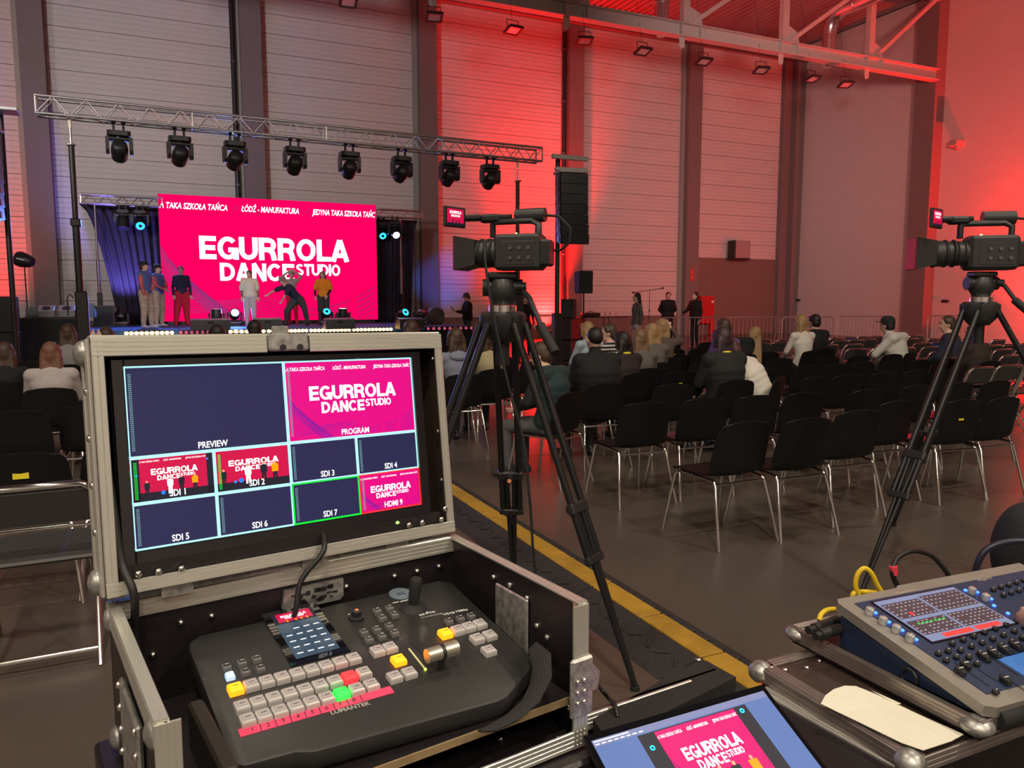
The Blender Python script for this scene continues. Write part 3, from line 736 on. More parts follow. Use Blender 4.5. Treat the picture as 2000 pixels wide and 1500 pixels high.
# speakers
M_grille = mat('speaker_grille', (.03, .03, .034), .6, .2, var=.3, scale=300)
def speaker(M, w, d, h, label, front=-1, group=None, cat='speaker', grey=None, name='speaker'):
    t = thing(name, label, cat, M, group); c = grey or M_black
    m = MB(); m.box((0, 0, h / 2), (w, d, h), .02); m.build('cabinet', c, t)
    m = MB(); m.box((0, -d / 2 - .005, h / 2), (w * .9, .016, h * .9), .006); m.build('grille', M_grille, t)
    for sx in (-1, 1): m = MB(); m.box((sx * (w / 2), 0, h * .62), (.02, d * .3, h * .12), .006); m.build('handle', M_blackm, t)
    return t
def wedge(px, py, w, label):
    p = gnd(px, py, ZS); t = thing('monitor_wedge', label, 'speaker', hall((p.x, p.y, ZS)), 'floor monitor wedges')
    m = MB(); m.prism([(-.02, 0), (.45, 0), (.45, .12), (.24, .3), (-.02, .26)], -w / 2, w / 2, Matrix(((0, 0, 1, 0), (1, 0, 0, 0), (0, 1, 0, 0), (0, 0, 0, 1)))); m.build('cabinet', M_black, t)
    m = MB(); m.add([(-w * .45, .26, .295), (w * .45, .26, .295), (w * .45, .455, .128), (-w * .45, .455, .128)], [(0, 1, 2, 3)]); m.build('grille', M_grille, t)
    m = MB(); m.box((0, -.03, .2), (.14, .03, .05), .01); m.build('handle', M_blackm, t)
wedge(412, 645, .95, 'black floor monitor wedge left of the white shirted dancer')
wedge(524, 643, .72, 'black floor monitor wedge right of the white shirted dancer')
wedge(665, 643, .78, 'black floor monitor wedge in front of the orange shirted dancer')
wedge(805, 642, .70, 'black floor monitor wedge at the right end of the lit stage edge')
p = gnd(205, 638, ZS); speaker(hall((p.x, p.y, ZS)), .55, .5, .62, 'grey speaker box on the stage in front of the left drape', grey=mat('grey_cabinet', (.12, .12, .14), .6))
# line arrays
def line_array(px, y0, y1, Y, w, label, n, sub):
    p = atY(px, 588, Y); top = atY(px, y0, Y).z; bot = atY(px, y1, Y).z; hh = (top - bot) / n
    t = thing('line_array', label, 'speaker', yaw((p.x, p.y, 0), ANG * .6), None)
    for i in range(n):
        z = top - hh * (i + .5); lean = -.02 * i * i / n
        M = Matrix.Translation((0, lean, z)) @ Matrix.Rotation(R(1.6 * i), 4, 'X')
        m = MB(M); m.prism([(-w / 2, -.2), (-w / 2 + .03, -.24), (w / 2 - .03, -.24), (w / 2, -.2), (w / 2 - .04, .22), (-w / 2 + .04, .22)], -hh * .485, hh * .485); c = m.build('box', M_black, t)
        for sx in (-1, 1): m = MB(M); m.box((sx * (w / 2 - .01), -.06, 0), (.03, .1, hh * .5), .004); m.build('side_plate', M_gunm, c)
    m = MB(); m.box((0, 0, top + .05), (w, .5, .06), .01); m.box((0, 0, top + .12), (w * 1.1, .12, .07), .01); m.build('flying_frame', M_steel, t)
    return t, p, bot
t, p, bot = line_array(1113, 342, 476, 17.2, .66, 'tall black line array speaker hanging by the right crank stand', 7, 1)
ms = thing('array_mast', 'black lifting mast behind the line array speaker', 'stand', yaw((p.x - .26, p.y + .42, 0), ANG))
m = MB(); m.cyl((0, 0, 1.25), (0, 0, 4.8), .055, n=10); m.build('mast', M_black, ms, 60)
m = MB(); m.box((0, -.0, .65), (.2, .2, 1.25), .02); m.build('winch_box', M_black, ms)
m = MB(); m.box((.2, -.2, 4.72), (.9, .09, .1), .01); m.build('top_arm', M_steel, ms)
for s in ((.6, .3), (-.6, .3), (.0, .7), (0, -.35)): m = MB(); m.cyl((s[0] * .2, s[1] * .2, .12), (s[0], s[1], .05), .03, n=6); m.build('outrigger', M_black, ms)
t, p2, _ = line_array(-8, 256, 432, 14.5, .5, 'black line array speaker cut by the left picture edge', 7, 0)
ms = thing('array_mast', 'pale topped mast of the line array at the left picture edge', 'stand', yaw((p2.x, p2.y + .5, 0), ANG))
m = MB(); m.cyl((0, 0, 0), (0, 0, 5.1), .05, n=10); m.build('mast', M_black, ms, 60)
m = MB(); m.box((.05, -.3, 5.08), (.6, .5, .06), .01); m.build('top_arm', M_steel, ms)
m = MB(); m.box((0, 0, .05), (1., .9, .06), .01); m.build('base', M_black, ms)
# right side subs and speakers
p = gnd(1112, 706); M_bluecab = M_black
s1 = speaker(yaw((p.x, p.y + .4, 0), R(-38)), .62, .7, .55, 'black subwoofer on the floor below the line array', name='subwoofer')
speaker(yaw((p.x, p.y + .4, .551), R(-38)), .62, .7, .55, 'black subwoofer stacked on another below the line array', name='subwoofer')
pp = atY(1108, 612, p.y + .6); speaker(yaw((pp.x + .02, p.y + .4, 1.102), R(-20)), .34, .34, .5, 'small black speaker standing on the subwoofers')
p = atY(1140, 573, 19.5)
t = speaker(yaw((p.x, p.y, p.z), R(-70)), .34, .36, .56, 'black speaker on a pole stand right of the line array')
t = thing('speaker_pole', 'thin tripod pole under the speaker right of the line array', 'stand', yaw((p.x, p.y, 0), 0))
m = MB(); m.cyl((0, 0, .3), (0, 0, p.z), .02, n=8); m.build('pole', M_blackm, t, 60)
for a_2 in (0.3, 2.4, 4.5): m = MB(); m.cyl((0, 0, .7), (.5 * math.cos(a_2), .5 * math.sin(a_2), .01), .014, n=6); m.build('leg', M_blackm, t)
p = gnd(1150, 668); p.y += 1
t = thing('side_table', 'dark trestle table with a bag on it beside the subwoofers', 'table', yaw((p.x + .25, p.y, 0), ANG))
m = MB(); m.box((.35, 0, .92), (2.2, .6, .04), .006); m.build('top', M_black, t)
for i_ in range(3): m = MB(yaw((p.x + .25, p.y, .94), ANG) @ Matrix.Translation((.55 + .28 * i_, .05 * i_, 0))); m.lathe([(.034, 0), (.034, .15), (.013, .19), (.013, .23)], 10); tag(m.build('bottle', mat('clear_bottle', (.4, .36, .36), .2), None, 50), 'small clear bottle on the side table, %s from left' % ORD[i_], 'bottle', 'bottles on the side table')
for sx in (-1, 1):
    for sy in (-1, 1): m = MB(); m.cyl((sx * .6, sy * .2, .9), (sx * .7, sy * .25, 0), .018, n=6); m.build('leg', M_blackm, t)
m = MB(yaw((p.x + .15, p.y, .94), ANG)); m.box((0, 0, .08), (.75, .4, .15), .05); m.tube([(-.15, 0, .14), (-.08, 0, .2), (.08, 0, .2), (.15, 0, .14)], .015, 6); tag(m.build('equipment_bag', M_black), 'flat black equipment bag lying on the side table', 'bag')
m = None
# left side: speaker stack, table with players, softbox
p = gnd(-2, 715); speaker(yaw((p.x - .1, p.y + .3, 0), ANG), .75, .7, .8, 'black subwoofer at the left picture edge in front of the stage', name='subwoofer')
speaker(yaw((p.x - .1, p.y + .3, .801), ANG), .75, .6, .86, 'black speaker stacked on the subwoofer at the left picture edge')
Yt = 20.0
p0 = atY(36, 621, Yt); p1 = atY(150, 621, Yt + .8); zt = p0.z
t = thing('gear_table', 'black covered table with playback gear at the left of the stage', 'table', yaw(((p0.x + p1.x) / 2, (p0.y + p1.y) / 2, 0), ANG)); wt = (p1 - p0).length
m = MB(); m.box((0, .3, zt - .02), (wt, .7, .04), .006); m.build('top', M_black, t)
m = MB(); m.box((0, -.03, zt / 2 - .02), (wt, .03, zt - .04)); m.build('front_cloth', M_skirt, t)
for sx in (-1, 1): m = MB(); m.box((sx * (wt / 2 - .04), .3, zt / 2 - .02), (.04, .6, zt - .04)); m.build('side_panel', M_skirt, t)
def onto(t, x, y, z): return t.matrix_world @ Matrix.Translation((x, y, z))
bpy.context.view_layer.update()
M_silver = mat('silver_gear', (.5, .5, .52), .35, .6)
for i, (x, lab) in enumerate(((-.05, 'silver disc player on the gear table, left one'), (.42, 'silver disc player on the gear table, right one'))):
    q = thing('disc_player', lab, 'player', onto(t, x, .25, zt), 'disc players on the gear table')
    m = MB(); m.box((0, 0, .1), (.4, .36, .2), .015); m.build('case', M_gunm, q)
    m = MB(Matrix.Translation((0, -.02, .2)) @ Matrix.Rotation(R(25), 4, 'X')); m.box((0, 0, .03), (.38, .34, .06), .01); m.build('deck', M_silver, q)
    m = MB(Matrix.Translation((0, -.02, .2)) @ Matrix.Rotation(R(25), 4, 'X')); m.cyl((0, -.03, .06), (0, -.03, .08), .1, n=16); m.build('jog_wheel', M_black, q)
q = thing('laptop', 'dark open laptop at the left end of the gear table', 'laptop', onto(t, -wt / 2 + .28, .3, zt))
m = MB(); m.box((0, 0, .012), (.36, .26, .022), .004); m.build('base', M_gunm, q)
m = MB(Matrix.Translation((0, .13, .02)) @ Matrix.Rotation(R(-10), 4, 'X')); m.box((0, .005, .13), (.36, .012, .25), .004); m.build('lid', M_blackm, q)
q = thing('equipment_case', 'open grey case with a raised lid at the right of the gear table', 'case', onto(t, .85, .3, zt))
m = MB(); m.box((0, 0, .07), (.42, .34, .14), .012); m.build('tub', mat('blue_grey_case', (.12, .16, .26), .6), q)
m = MB(Matrix.Translation((0, .17, .14)) @ Matrix.Rotation(R(-12), 4, 'X')); m.box((0, 0, .12), (.42, .04, .24), .01); m.build('lid', mat('blue_grey_case', ()), q)
m = MB(onto(t, 1.1, .1, zt)); m.lathe([(.035, 0), (.035, .17), (.014, .2), (.014, .24)], 10); tag(m.build('bottle', mat('blue_bottle', (.05, .2, .6), .3), None, 50), 'small blue bottle on the gear table', 'bottle')
# softbox lamp on a stand
p = atY(47, 508, 21.4); p.y = 21.4
t = thing('softbox_lamp', 'black softbox lamp on a thin stand left of the stage', 'lamp', yaw((p.x, p.y, 0), 0))
Mx = Matrix.Translation((0, 0, p.z)) @ Matrix.Rotation(R(14), 4, 'Y')
m = MB(Mx @ Matrix.Rotation(-PI / 2, 4, 'Y')); m.lathe([(.12, -.24), (.17, -.16), (.22, .08), (.2, .18), (.15, .2)], 14); m.build('hood', M_black, t, 40)
m = MB(Mx); m.box((.02, -.2, .02), (.2, .03, .03)); m.build('label_strip', M_white, t)
m = MB(); m.cyl((0, 0, .7), (0, 0, p.z - .1), .016, n=6); m.build('pole', M_blackm, t)
for a_2 in (0.3, 2.4, 4.5): m = MB(); m.cyl((0, 0, 1.3), (.4 * math.cos(a_2), .4 * math.sin(a_2), .01), .012, n=6); m.build('leg', M_blackm, t)
# barrel fan on the stage
p = gnd(850, 634, ZS); t = thing('barrel_fan', 'dark round barrel fan standing on the right of the stage', 'fan', hall((p.x, p.y, ZS + .28)))
m = MB(Matrix.Rotation(PI / 2, 4, 'X')); m.lathe([(.2, -.16), (.27, -.14), (.27, .14), (.2, .16)], 20); m.build('drum', mat('dark_brown_drum', (.05, .035, .035), .5), t, 40)
for r_ in (.08, .15, .21): m = MB(); m.tube([(r_ * math.cos(x), -.165, r_ * math.sin(x)) for x in [2 * PI * j / 16 for j in range(16)]], .006, 5, closed=True); m.build('guard_ring', M_gunm, t)
m = MB(); m.box((0, 0, -.24), (.4, .26, .06), .01); m.build('foot', M_black, t)
# crowd barriers
M_barr = mat('barrier_tube', (.35, .30, .30), .4, .6)
def barrier(px0, px1, py, label, yb=None):
    z1 = 1.08; a = gnd(px0, py, z1); b_ = gnd(px1, py - (px1 - px0) * .006, z1); a.z = b_.z = 0; d = b_ - a; L = d.length; d.normalize()
    t = thing('crowd_barrier', label, 'barrier', frame(a, d, UP.cross(d), UP), 'crowd barriers along the wall')
    m = MB(); m.tube([(.02, 0, .0), (.02, 0, z1 - .08), (.1, 0, z1), (L - .1, 0, z1), (L - .02, 0, z1 - .08), (L - .02, 0, 0)], .018, 8); m.build('frame', M_barr, t, 60)
    m = MB(); m.cyl((.02, 0, .15), (L - .02, 0, .15), .016, n=8); m.build('bottom_rail', M_barr, t, 60)
    bm_ = MB(); bm_.cyl((0, 0, .15), (0, 0, z1), .008, n=6); me = bm_.mesh('bar', M_barr); k_ = max(3, int(L / .13))
    for i in range(1, k_):
        o = bpy.data.objects.new('bar', me); COL.objects.link(o); o.parent = t; o.location = (.02 + (L - .04) * i / k_, 0, 0)
    for x in (.25, L - .25): m = MB(); m.box((x, 0, .015), (.06, .6, .03)); m.build('foot', M_barr, t)
barrier(1288, 1408, 620.5, 'crowd barrier beside the man in the black jacket')
barrier(1410, 1524, 620.0, 'crowd barrier in front of the brown wall panel')
barrier(1527, 1630, 619.2, 'crowd barrier behind the blond seated girl')
barrier(1635, 1742, 618.0, 'crowd barrier behind the seated person in the white hoodie')
barrier(1812, 1925, 616.5, 'crowd barrier behind the seated person in navy')
# microphone t-bar stand
p = gnd(1267, 668); t = thing('boom_stand', 'thin stand with a long crossbar beside the dark haired woman', 'stand', yaw((p.x, p.y, 0), R(20)))
zt = atY(1267, 568, p.y).z; m = MB(); m.cyl((0, 0, .2), (0, 0, zt), .014, n=6); m.build('pole', M_gunm, t)
m = MB(); m.cyl((-.7, 0, zt - .07), (.55, 0, zt + .1), .014, n=6); m.build('crossbar', M_gunm, t)
for x, z in ((-.7, -.07), (.55, .1)): m = MB(); m.cyl((x - .05, 0, zt + z), (x + .05, 0, zt + z + .01), .03, n=8); m.build('end_knob', M_black, t)
for z in (.9, 1.15): m = MB(); m.cyl((0, 0, z), (0, 0, z + .08), .03, n=8); m.build('clamp', M_black, t)
for a_2 in (0.3, 2.4, 4.5): m = MB(); m.cyl((0, 0, .5), (.4 * math.cos(a_2), .4 * math.sin(a_2), .01), .012, n=6); m.build('leg', M_gunm, t)

# red par cans against the walls
M_parred = mat('par_lens_red', (1, .05, .05), emit=4, ecol=(1, .02, .02), var=0)
def par(u, v, target, e, spot, label, col=RED, group='red wall wash lights'):
    t = thing('par_light', label, 'light', H @ Matrix.Translation((u, v, 0)), group)
    d = (Vector(target) - Vector((u, v, .22))).normalized(); Q = d.to_track_quat('Z', 'Y').to_matrix().to_4x4()
    T = Matrix.Translation((0, 0, .22)) @ Q
    m = MB(T); m.lathe([(.07, -.14), (.1, -.1), (.1, .1), (.11, .12)], 16); m.build('can', M_black, t, 40)
    m = MB(T); m.lathe([(.001, .125), (.09, .12), (.1, .11)], 16); m.build('lens', M_parred, t)
    m = MB(); m.tube([(-.12, 0, .22), (-.12, 0, .02), (.12, 0, .02), (.12, 0, .22)], .012, 6); m.build('bracket', M_black, t)
    L = lamp('SPOT', (0, 0, 0), e, col, size=.06, spot=spot, blend=1.0); L.parent = t; L.matrix_local = T @ Matrix.Translation((0, 0, .14)) @ Matrix.Rotation(PI, 4, 'X'); L.name = 'beam'
u_ = pxu(1078, VW - .5)
par(u_, VW - .45, (u_ - 1.0, VW + .25, 6.5), 12000, 130, 'red par light washing the wall panels behind the camera, left one')
par(u_ - .1, VW - 1.5, (u_ - .3, VW + .1, 8.5), 16000, 62, 'red par light washing the wall panels behind the camera, right one')
u_ = pxu(-110, VW - .8)
par(u_, VW - .8, (u_ + .3, VW, 6), 3000, 120, 'red par light on the wall left of the picture')
vr_ = vright(2045, .6)
par(UC - .7, vr_, (UC - .05, vr_ + .2, 7), 13000, 120, 'red par light on the right wall, further one')
par(UC - .8, vr_ - 1.5, (UC - 2, vr_ + 8, 5), 1600, 110, 'added red fill par light by the right wall aimed along it')  # unseen par added to spread red over the right bays
# ------------------------------------------------------------------ people
def V3(*a): return Vector(a)
def skin(n): return mat('skin_%s' % n, {'light': (.62, .38, .29), 'mid': (.48, .28, .2), 'rose': (.6, .33, .28)}[n], .5, var=.06, scale=20)
def cloth(n, c, var=.15, sc=25): return mat('cloth_' + n, c, .85, var=var, scale=sc, bump=.15, bscale=18)
def hairm(n, c): return mat('hair_' + n, c, .45, var=.35, scale=40, bump=.5, bscale=90)
STAND = dict(pel=V3(0, 0, .95), wai=V3(0, 0, 1.12), che=V3(0, .01, 1.31), nec=V3(0, -.01, 1.47), hea=V3(0, .025, 1.625),
             shL=V3(-.175, 0, 1.42), shR=V3(.175, 0, 1.42), elL=V3(-.235, -.02, 1.15), elR=V3(.235, -.02, 1.15), wrL=V3(-.245, .06, .91), wrR=V3(.245, .06, .91),
             hiL=V3(-.09, 0, .93), hiR=V3(.09, 0, .93), knL=V3(-.105, .02, .5), knR=V3(.105, .02, .5), anL=V3(-.115, -.02, .085), anR=V3(.115, -.02, .085))
SIT = dict(pel=V3(0, 0, .54), wai=V3(0, -.02, .70), che=V3(0, -.01, .89), nec=V3(0, .02, 1.05), hea=V3(0, .065, 1.205),
           shL=V3(-.175, .0, 1.0), shR=V3(.175, .0, 1.0), elL=V3(-.225, .1, .76), elR=V3(.225, .1, .76), wrL=V3(-.1, .3, .64), wrR=V3(.1, .3, .64),
           hiL=V3(-.09, .02, .53), hiR=V3(.09, .02, .53), knL=V3(-.13, .42, .5), knR=V3(.13, .42, .5), anL=V3(-.13, .40, .085), anR=V3(.13, .40, .085))
def remesh(mb, vox, smooth_it=4):
    o = mb.build('tmp', M_black); md = o.modifiers.new('r', 'REMESH'); md.mode = 'VOXEL'; md.voxel_size = vox; md.adaptivity = 0
    if smooth_it: s = o.modifiers.new('s', 'SMOOTH'); s.iterations = smooth_it; s.factor = .5
    dg = bpy.context.evaluated_depsgraph_get(); me = bpy.data.meshes.new_from_object(o.evaluated_get(dg)); old = o.data
    bpy.data.objects.remove(o); bpy.data.meshes.remove(old); return me
class Body:
    def __init__(s): s.mb = MB(); s.pr = []
    def cap(s, a, b, ra, rb, lab, n=10):
        a = Vector(a); b = Vector(b); s.mb.cyl(a, b, ra, rb, n); s.mb.ell(a, ra * 1.0, n, 7); s.mb.ell(b, rb, n, 7); s.pr.append(('c', lab, a, b, ra, rb)); return s
    def ell(s, c, r, lab, Q=None, n=16, m=10):
        s.mb.ell(c, r, n, m, Q=Q); s.pr.append(('e', lab, Vector(c), Q.inverted() if Q is not None else None, r, None)); return s
    def finish(s, name, matmap, parent, vox, smooth_it=9):
        me = remesh(s.mb, vox, smooth_it); me.name = name
        k = len(me.polygons); c = np.empty(k * 3, np.float32); me.polygons.foreach_get('center', c); c = c.reshape(k, 3)
        best = np.full(k, 1e9); lab = np.zeros(k, int); labs = list(matmap)
        for kind, l, a, b, ra, rb in s.pr:
            if kind == 'c':
                A = np.array(a); d = np.array(b) - A; dd = max(d @ d, 1e-9); t = np.clip(((c - A) @ d) / dd, 0, 1)
                q = np.linalg.norm(c - A - t[:, None] * d, axis=1) - (ra + (rb - ra) * t)
            else:
                p = c - np.array(a)
                if b is not None: p = p @ np.array(b).T
                r = np.array(ra); q = (np.linalg.norm(p / r, axis=1) - 1) * r.min()
            w = q < best; best[w] = q[w]; lab[w] = labs.index(l)
        me.materials.clear()
        for l in labs: me.materials.append(matmap[l])
        me.polygons.foreach_set('material_index', lab.astype(np.int32)); me.polygons.foreach_set('use_smooth', [True] * k); me.update()
        o = bpy.data.objects.new(name, me); COL.objects.link(o); o.parent = parent; return o
EYE = {}; SEATED = []
def person(label, M, H=1.75, base='stand', pose=None, skinc='light', top=None, sleeve='long', legs=None, shoe=None, hair=None, hstyle='short', cap=None, loose=1.0, lloose=1.0,
           hyaw=0., hpitch=0., hroll=0., vox=.017, group=None, collar=None, curl=.6, girth=1.0, fore=None, extra=None):
    t = thing('person', label, 'person', M, group); k = H / 1.75
    t.scale = (k, k, k)
    J = {a: v.copy() for a, v in (STAND if base == 'stand' else SIT).items()}
    for a, v in (pose or {}).items(): J[a] = Vector(v)
    B = Body(); top = top or M_black; legs = legs or M_black; shoe = shoe or M_black; hair = hair or hairm('dark', (.02, .014, .012))
    sk = skin(skinc)
    z_ = (J['nec'] - J['pel']).normalized(); x_ = (J['shR'] - J['shL']).normalized(); y_ = z_.cross(x_).normalized(); x_ = y_.cross(z_)
    Q = Matrix((x_, y_, z_)).transposed()
    g = loose * girth
    B.ell(J['pel'] - z_ * .03, (.165 * girth * max(1, lloose * .85), .125 * girth, .12), 'legs', Q)
    sp = [J['pel'] + z_ * .03, J['wai'], J['che'], J['che'] + (J['nec'] - J['che']) * .55]; rr = [(.158, .12), (.142, .11), (.168, .122), (.15, .1)]
    for i in range(10):
        f_ = i / 9 * 3; a_ = min(int(f_), 2); f_ -= a_; f2 = f_ * f_ * (3 - 2 * f_)
        B.ell(sp[a_].lerp(sp[a_ + 1], f_), tuple((rr[a_][q] * (1 - f2) + rr[a_ + 1][q] * f2) * g for q in (0, 1)) + (.12,), 'top', Q)
    B.cap(J['shL'], J['shR'], .066 * loose, .066 * loose, 'top')
    B.cap(J['nec'] - z_ * .06, J['nec'] + (J['hea'] - J['nec']) * .6, .075 * loose, .05, 'top' if collar == 'hood' else 'skin')
    B.cap(J['nec'] - z_ * .02, J['hea'], .053, .05, 'skin')
    hq = Matrix.Rotation(hyaw, 3, 'Z') @ Matrix.Rotation(hpitch, 3, 'X') @ Matrix.Rotation(hroll, 3, 'Y'); hM = Matrix.Translation(J['hea']) @ hq.to_4x4()
    hv = lambda *p: hM @ Vector(p)
    B.ell(J['hea'] + hq @ V3(0, -.005, .02), (.075, .095, .1), 'skin', hq)
    B.ell(hv(0, .028, -.045), (.056, .062, .068), 'skin', hq)
    B.cap(hv(0, .088, .012), hv(0, .106, -.022), .010, .015, 'skin', 8)
    for sx in (-1, 1): B.ell(hv(sx * .076, -.005, -.005), (.012, .022, .033), 'skin', hq, 8, 6)
    fo = {'long': 'sleeve', 'short': 'fore', 'none': 'fore'}[sleeve]; up_ = 'sleeve' if sleeve != 'none' else 'fore'
    for sd, sg in (('L', -1), ('R', 1)):
        sh, el, wr = J['sh' + sd], J['el' + sd], J['wr' + sd]
        B.cap(sh, el, .058 * loose, .045 * loose, up_)
        if sleeve == 'short': B.cap(sh, sh + (el - sh) * .75, .068 * loose, .07 * loose, 'sleeve')
        l2 = loose if sleeve == 'long' else 1.0
        B.cap(el, el + (wr - el) * .92, .044 * l2, .034 * l2, fo)
        d = (wr - el).normalized(); hand_dir = J.get('hd' + sd, d); hand_dir = hand_dir.normalized()
        sid = hand_dir.cross(V3(0, 1, .3)).normalized(); nrm = sid.cross(hand_dir)
        pc = wr + hand_dir * .055; HQ = Matrix((sid, nrm, hand_dir)).transposed()
        B.cap(el + (wr - el) * .85, wr, .03, .027, 'skin', 8)
        B.ell(pc, (.042, .02, .052), 'skin', HQ, 10, 7)
        bend = nrm * (-sg if sg > 0 else 1) * 0
        for i, (ox, ln) in enumerate(((-.03, .068), (-.01, .08), (.011, .075), (.03, .058))):
            a = wr + hand_dir * .092 + sid * ox; c1 = a + hand_dir * ln * .5 + nrm * .012 * curl; c2 = c1 + hand_dir * ln * .35 + nrm * .04 * curl
            B.cap(a - hand_dir * .02, c1, .0105, .0098, 'skin', 6); B.cap(c1, c2, .0098, .009, 'skin', 6)
        a = wr + hand_dir * .035 - sid * sg * .036; B.cap(a, a - sid * sg * .025 + hand_dir * .035 + nrm * .012, .013, .0105, 'skin', 6)
        hi, kn, an = J['hi' + sd], J['kn' + sd], J['an' + sd]
        B.cap(hi, kn, .088 * lloose, .064 * lloose, 'legs'); B.cap(kn, an + (kn - an) * .12, .062 * lloose, .046 * lloose, 'legs')
        B.cap(an + (kn - an) * .2, an, .042, .04, 'shoe')
        fd = J.get('fd' + sd, V3(sg * .15, 1, 0)).normalized()
        B.cap(an - fd * .04 + V3(0, 0, -.038), an + fd * .15 + V3(0, 0, -.045), .042, .036, 'shoe'); B.ell(an + fd * .06 + V3(0, 0, -.03), (.045, .045, .04), 'shoe', None, 10, 7)
    fm = fore or sk
    body = B.finish('body', dict(skin=sk, top=top, sleeve=(extra or {}).get('sleeve', top), fore=fm, legs=legs, shoe=shoe), t, vox)
    # face
    key = 'e'
    if key not in EYE:
        m = MB(); m.ell((0, 0, 0), (.011, .007, .0075), 8, 6); EYE[key] = m.mesh('eye', mat('eye_dark', (.02, .014, .012), .2), 60)
        m = MB(); m.ell((0, 0, 0), (.02, .006, .006), 8, 6); EYE['m'] = m.mesh('mouth', mat('lip', (.42, .14, .13), .45), 60)
        m = MB(); m.ell((0, 0, 0), (.017, .006, .0045), 8, 6); EYE['b'] = m.mesh('eyebrow', mat('brow', (.03, .02, .015), .7), 60)
    for (nm, kk, q) in (('eye', 'e', (-.03, .084, .018)), ('eye', 'e', (.03, .084, .018)), ('mouth', 'm', (0, .092, -.055)), ('eyebrow', 'b', (-.031, .088, .038)), ('eyebrow', 'b', (.031, .088, .038))):
        o = bpy.data.objects.new(nm, EYE[kk]); COL.objects.link(o); o.parent = body; o.matrix_local = hM @ Matrix.Translation(q)
    # hair
    if hstyle != 'none':
        Hh = Body(); hv2 = lambda *p: J['hea'] + hq @ Vector(p)
        if hstyle == 'buzz': Hh.ell(hv2(0, -.022, .035), (.079, .094, .094), 'h', hq)
        else:
            Hh.ell(hv2(0, -.024, .035), (.086, .098, .1), 'h', hq)
            if hstyle != 'tied': Hh.ell(hv2(0, -.05, -.01), (.08, .07, .085), 'h', hq)
            for sx in (-1, 1): Hh.cap(hv2(sx * .05, .045, .085), hv2(sx * .074, .01, .03), .02, .02, 'h', 8)
        if hstyle in ('long', 'mid', 'bob'):
            ln = {'long': .40, 'mid': .26, 'bob': .13}[hstyle]
            dn = (J['nec'] - J['hea']).normalized(); back = (hq @ V3(0, -1, 0)); dwn = (V3(0, 0, -1) + back * .12).normalized()
            for sx in (-.062, -.022, .022, .062):
                a = hv2(sx, -.062, 0); Hh.cap(a, a + dwn * ln + V3(0, -.01, 0) + (hq @ V3(sx * .35, 0, 0)), .038, .026, 'h', 8)
            for sx in (-1, 1):
                a = hv2(sx * .078, -.015, .03); Hh.cap(a, a + dwn * ln * .75 + (hq @ V3(sx * .02, -.0, 0)), .024, .02, 'h', 8)
        if hstyle in ('pony', 'tied'):
            a = hv2(0, -.11, .02); Hh.cap(a, a + V3(0, -.03, -.1), .026, .028, 'h', 8); Hh.cap(a + V3(0, -.03, -.1), a + V3(0, -.02, -.3), .026, .012, 'h', 8)
        if hstyle == 'fluffy':
            for i in range(14):
                an = i * 2.4; rr = .07; Hh.ell(hv2(rr * math.cos(an), -.02 + rr * math.sin(an), .05 + .045 * math.cos(i)), .045, 'h')
        Hh.finish('hair', dict(h=hair), t, .013, 3)
    if cap:
        m = MB(hM); m.lathe([(.092, .045), (.094, .075), (.085, .115), (.06, .14), (.02, .15)], 18, M=Matrix.Diagonal((.95, 1.12, 1, 1)) @ Matrix.Translation((0, -.012, 0)))
        cp = m.build('cap', cap, t, 60)
        m = MB(hM); m.prism([(.08 * math.cos(a_), .07 + .11 * math.sin(a_)) for a_ in [PI * j / 10 for j in range(11)]], .052, .062); m.build('brim', cap, cp)
    if collar and collar != 'hood':
        m = MB(); nn = J['nec'] + z_ * .0; m.tube([nn + Q @ V3(.075 * math.cos(a_) , .075 * math.sin(a_) + .0, .01 - .02 * math.sin(a_)) for a_ in [2 * PI * j / 16 for j in range(16)]], .013, 6, closed=True); m.build('lanyard', collar, t, 60)
    if collar == 'hood':
        m = MB(); nn = J['nec']; m.tube([nn + Q @ V3(.1 * math.cos(a_), -.03 + .09 * math.sin(a_), .0 - .05 * (1 - math.sin(a_)) * .5) for a_ in [2 * PI * j / 16 for j in range(16)]], .035, 8, closed=True); m.build('hood', top, t, 60)
    if base == 'sit': SEATED.append((t, M, k))
    return t, J
def striped():
    m = mat('cloth_stripes', (.5, .5, .48), .85); nt = m.node_tree; b = nt.nodes['Principled BSDF']; tc = nt.nodes.new('ShaderNodeTexCoord')
    w = nt.nodes.new('ShaderNodeTexWave'); w.bands_direction = 'Z'; w.inputs['Scale'].default_value = 7; nt.links.new(tc.outputs['Object'], w.inputs['Vector'])
    r = nt.nodes.new('ShaderNodeValToRGB'); r.color_ramp.interpolation = 'CONSTANT'; r.color_ramp.elements[0].color = (.012, .012, .014, 1); r.color_ramp.elements[1].position = .62; r.color_ramp.elements[1].color = (.55, .53, .5, 1)
    nt.links.new(w.outputs['Fac'], r.inputs[0]); nt.links.new(r.outputs[0], b.inputs['Base Color']); return m
def face(p, a): return yaw(p, PI + R(a))
def sh(J, **kw): return kw
def up(px, ft, top_, z=ZS):
    """standing place and height from the pixels of feet and head top"""
    p = gnd(px, ft, z); zt = atY(px, top_, p.y).z; return p, zt - z
C = cloth
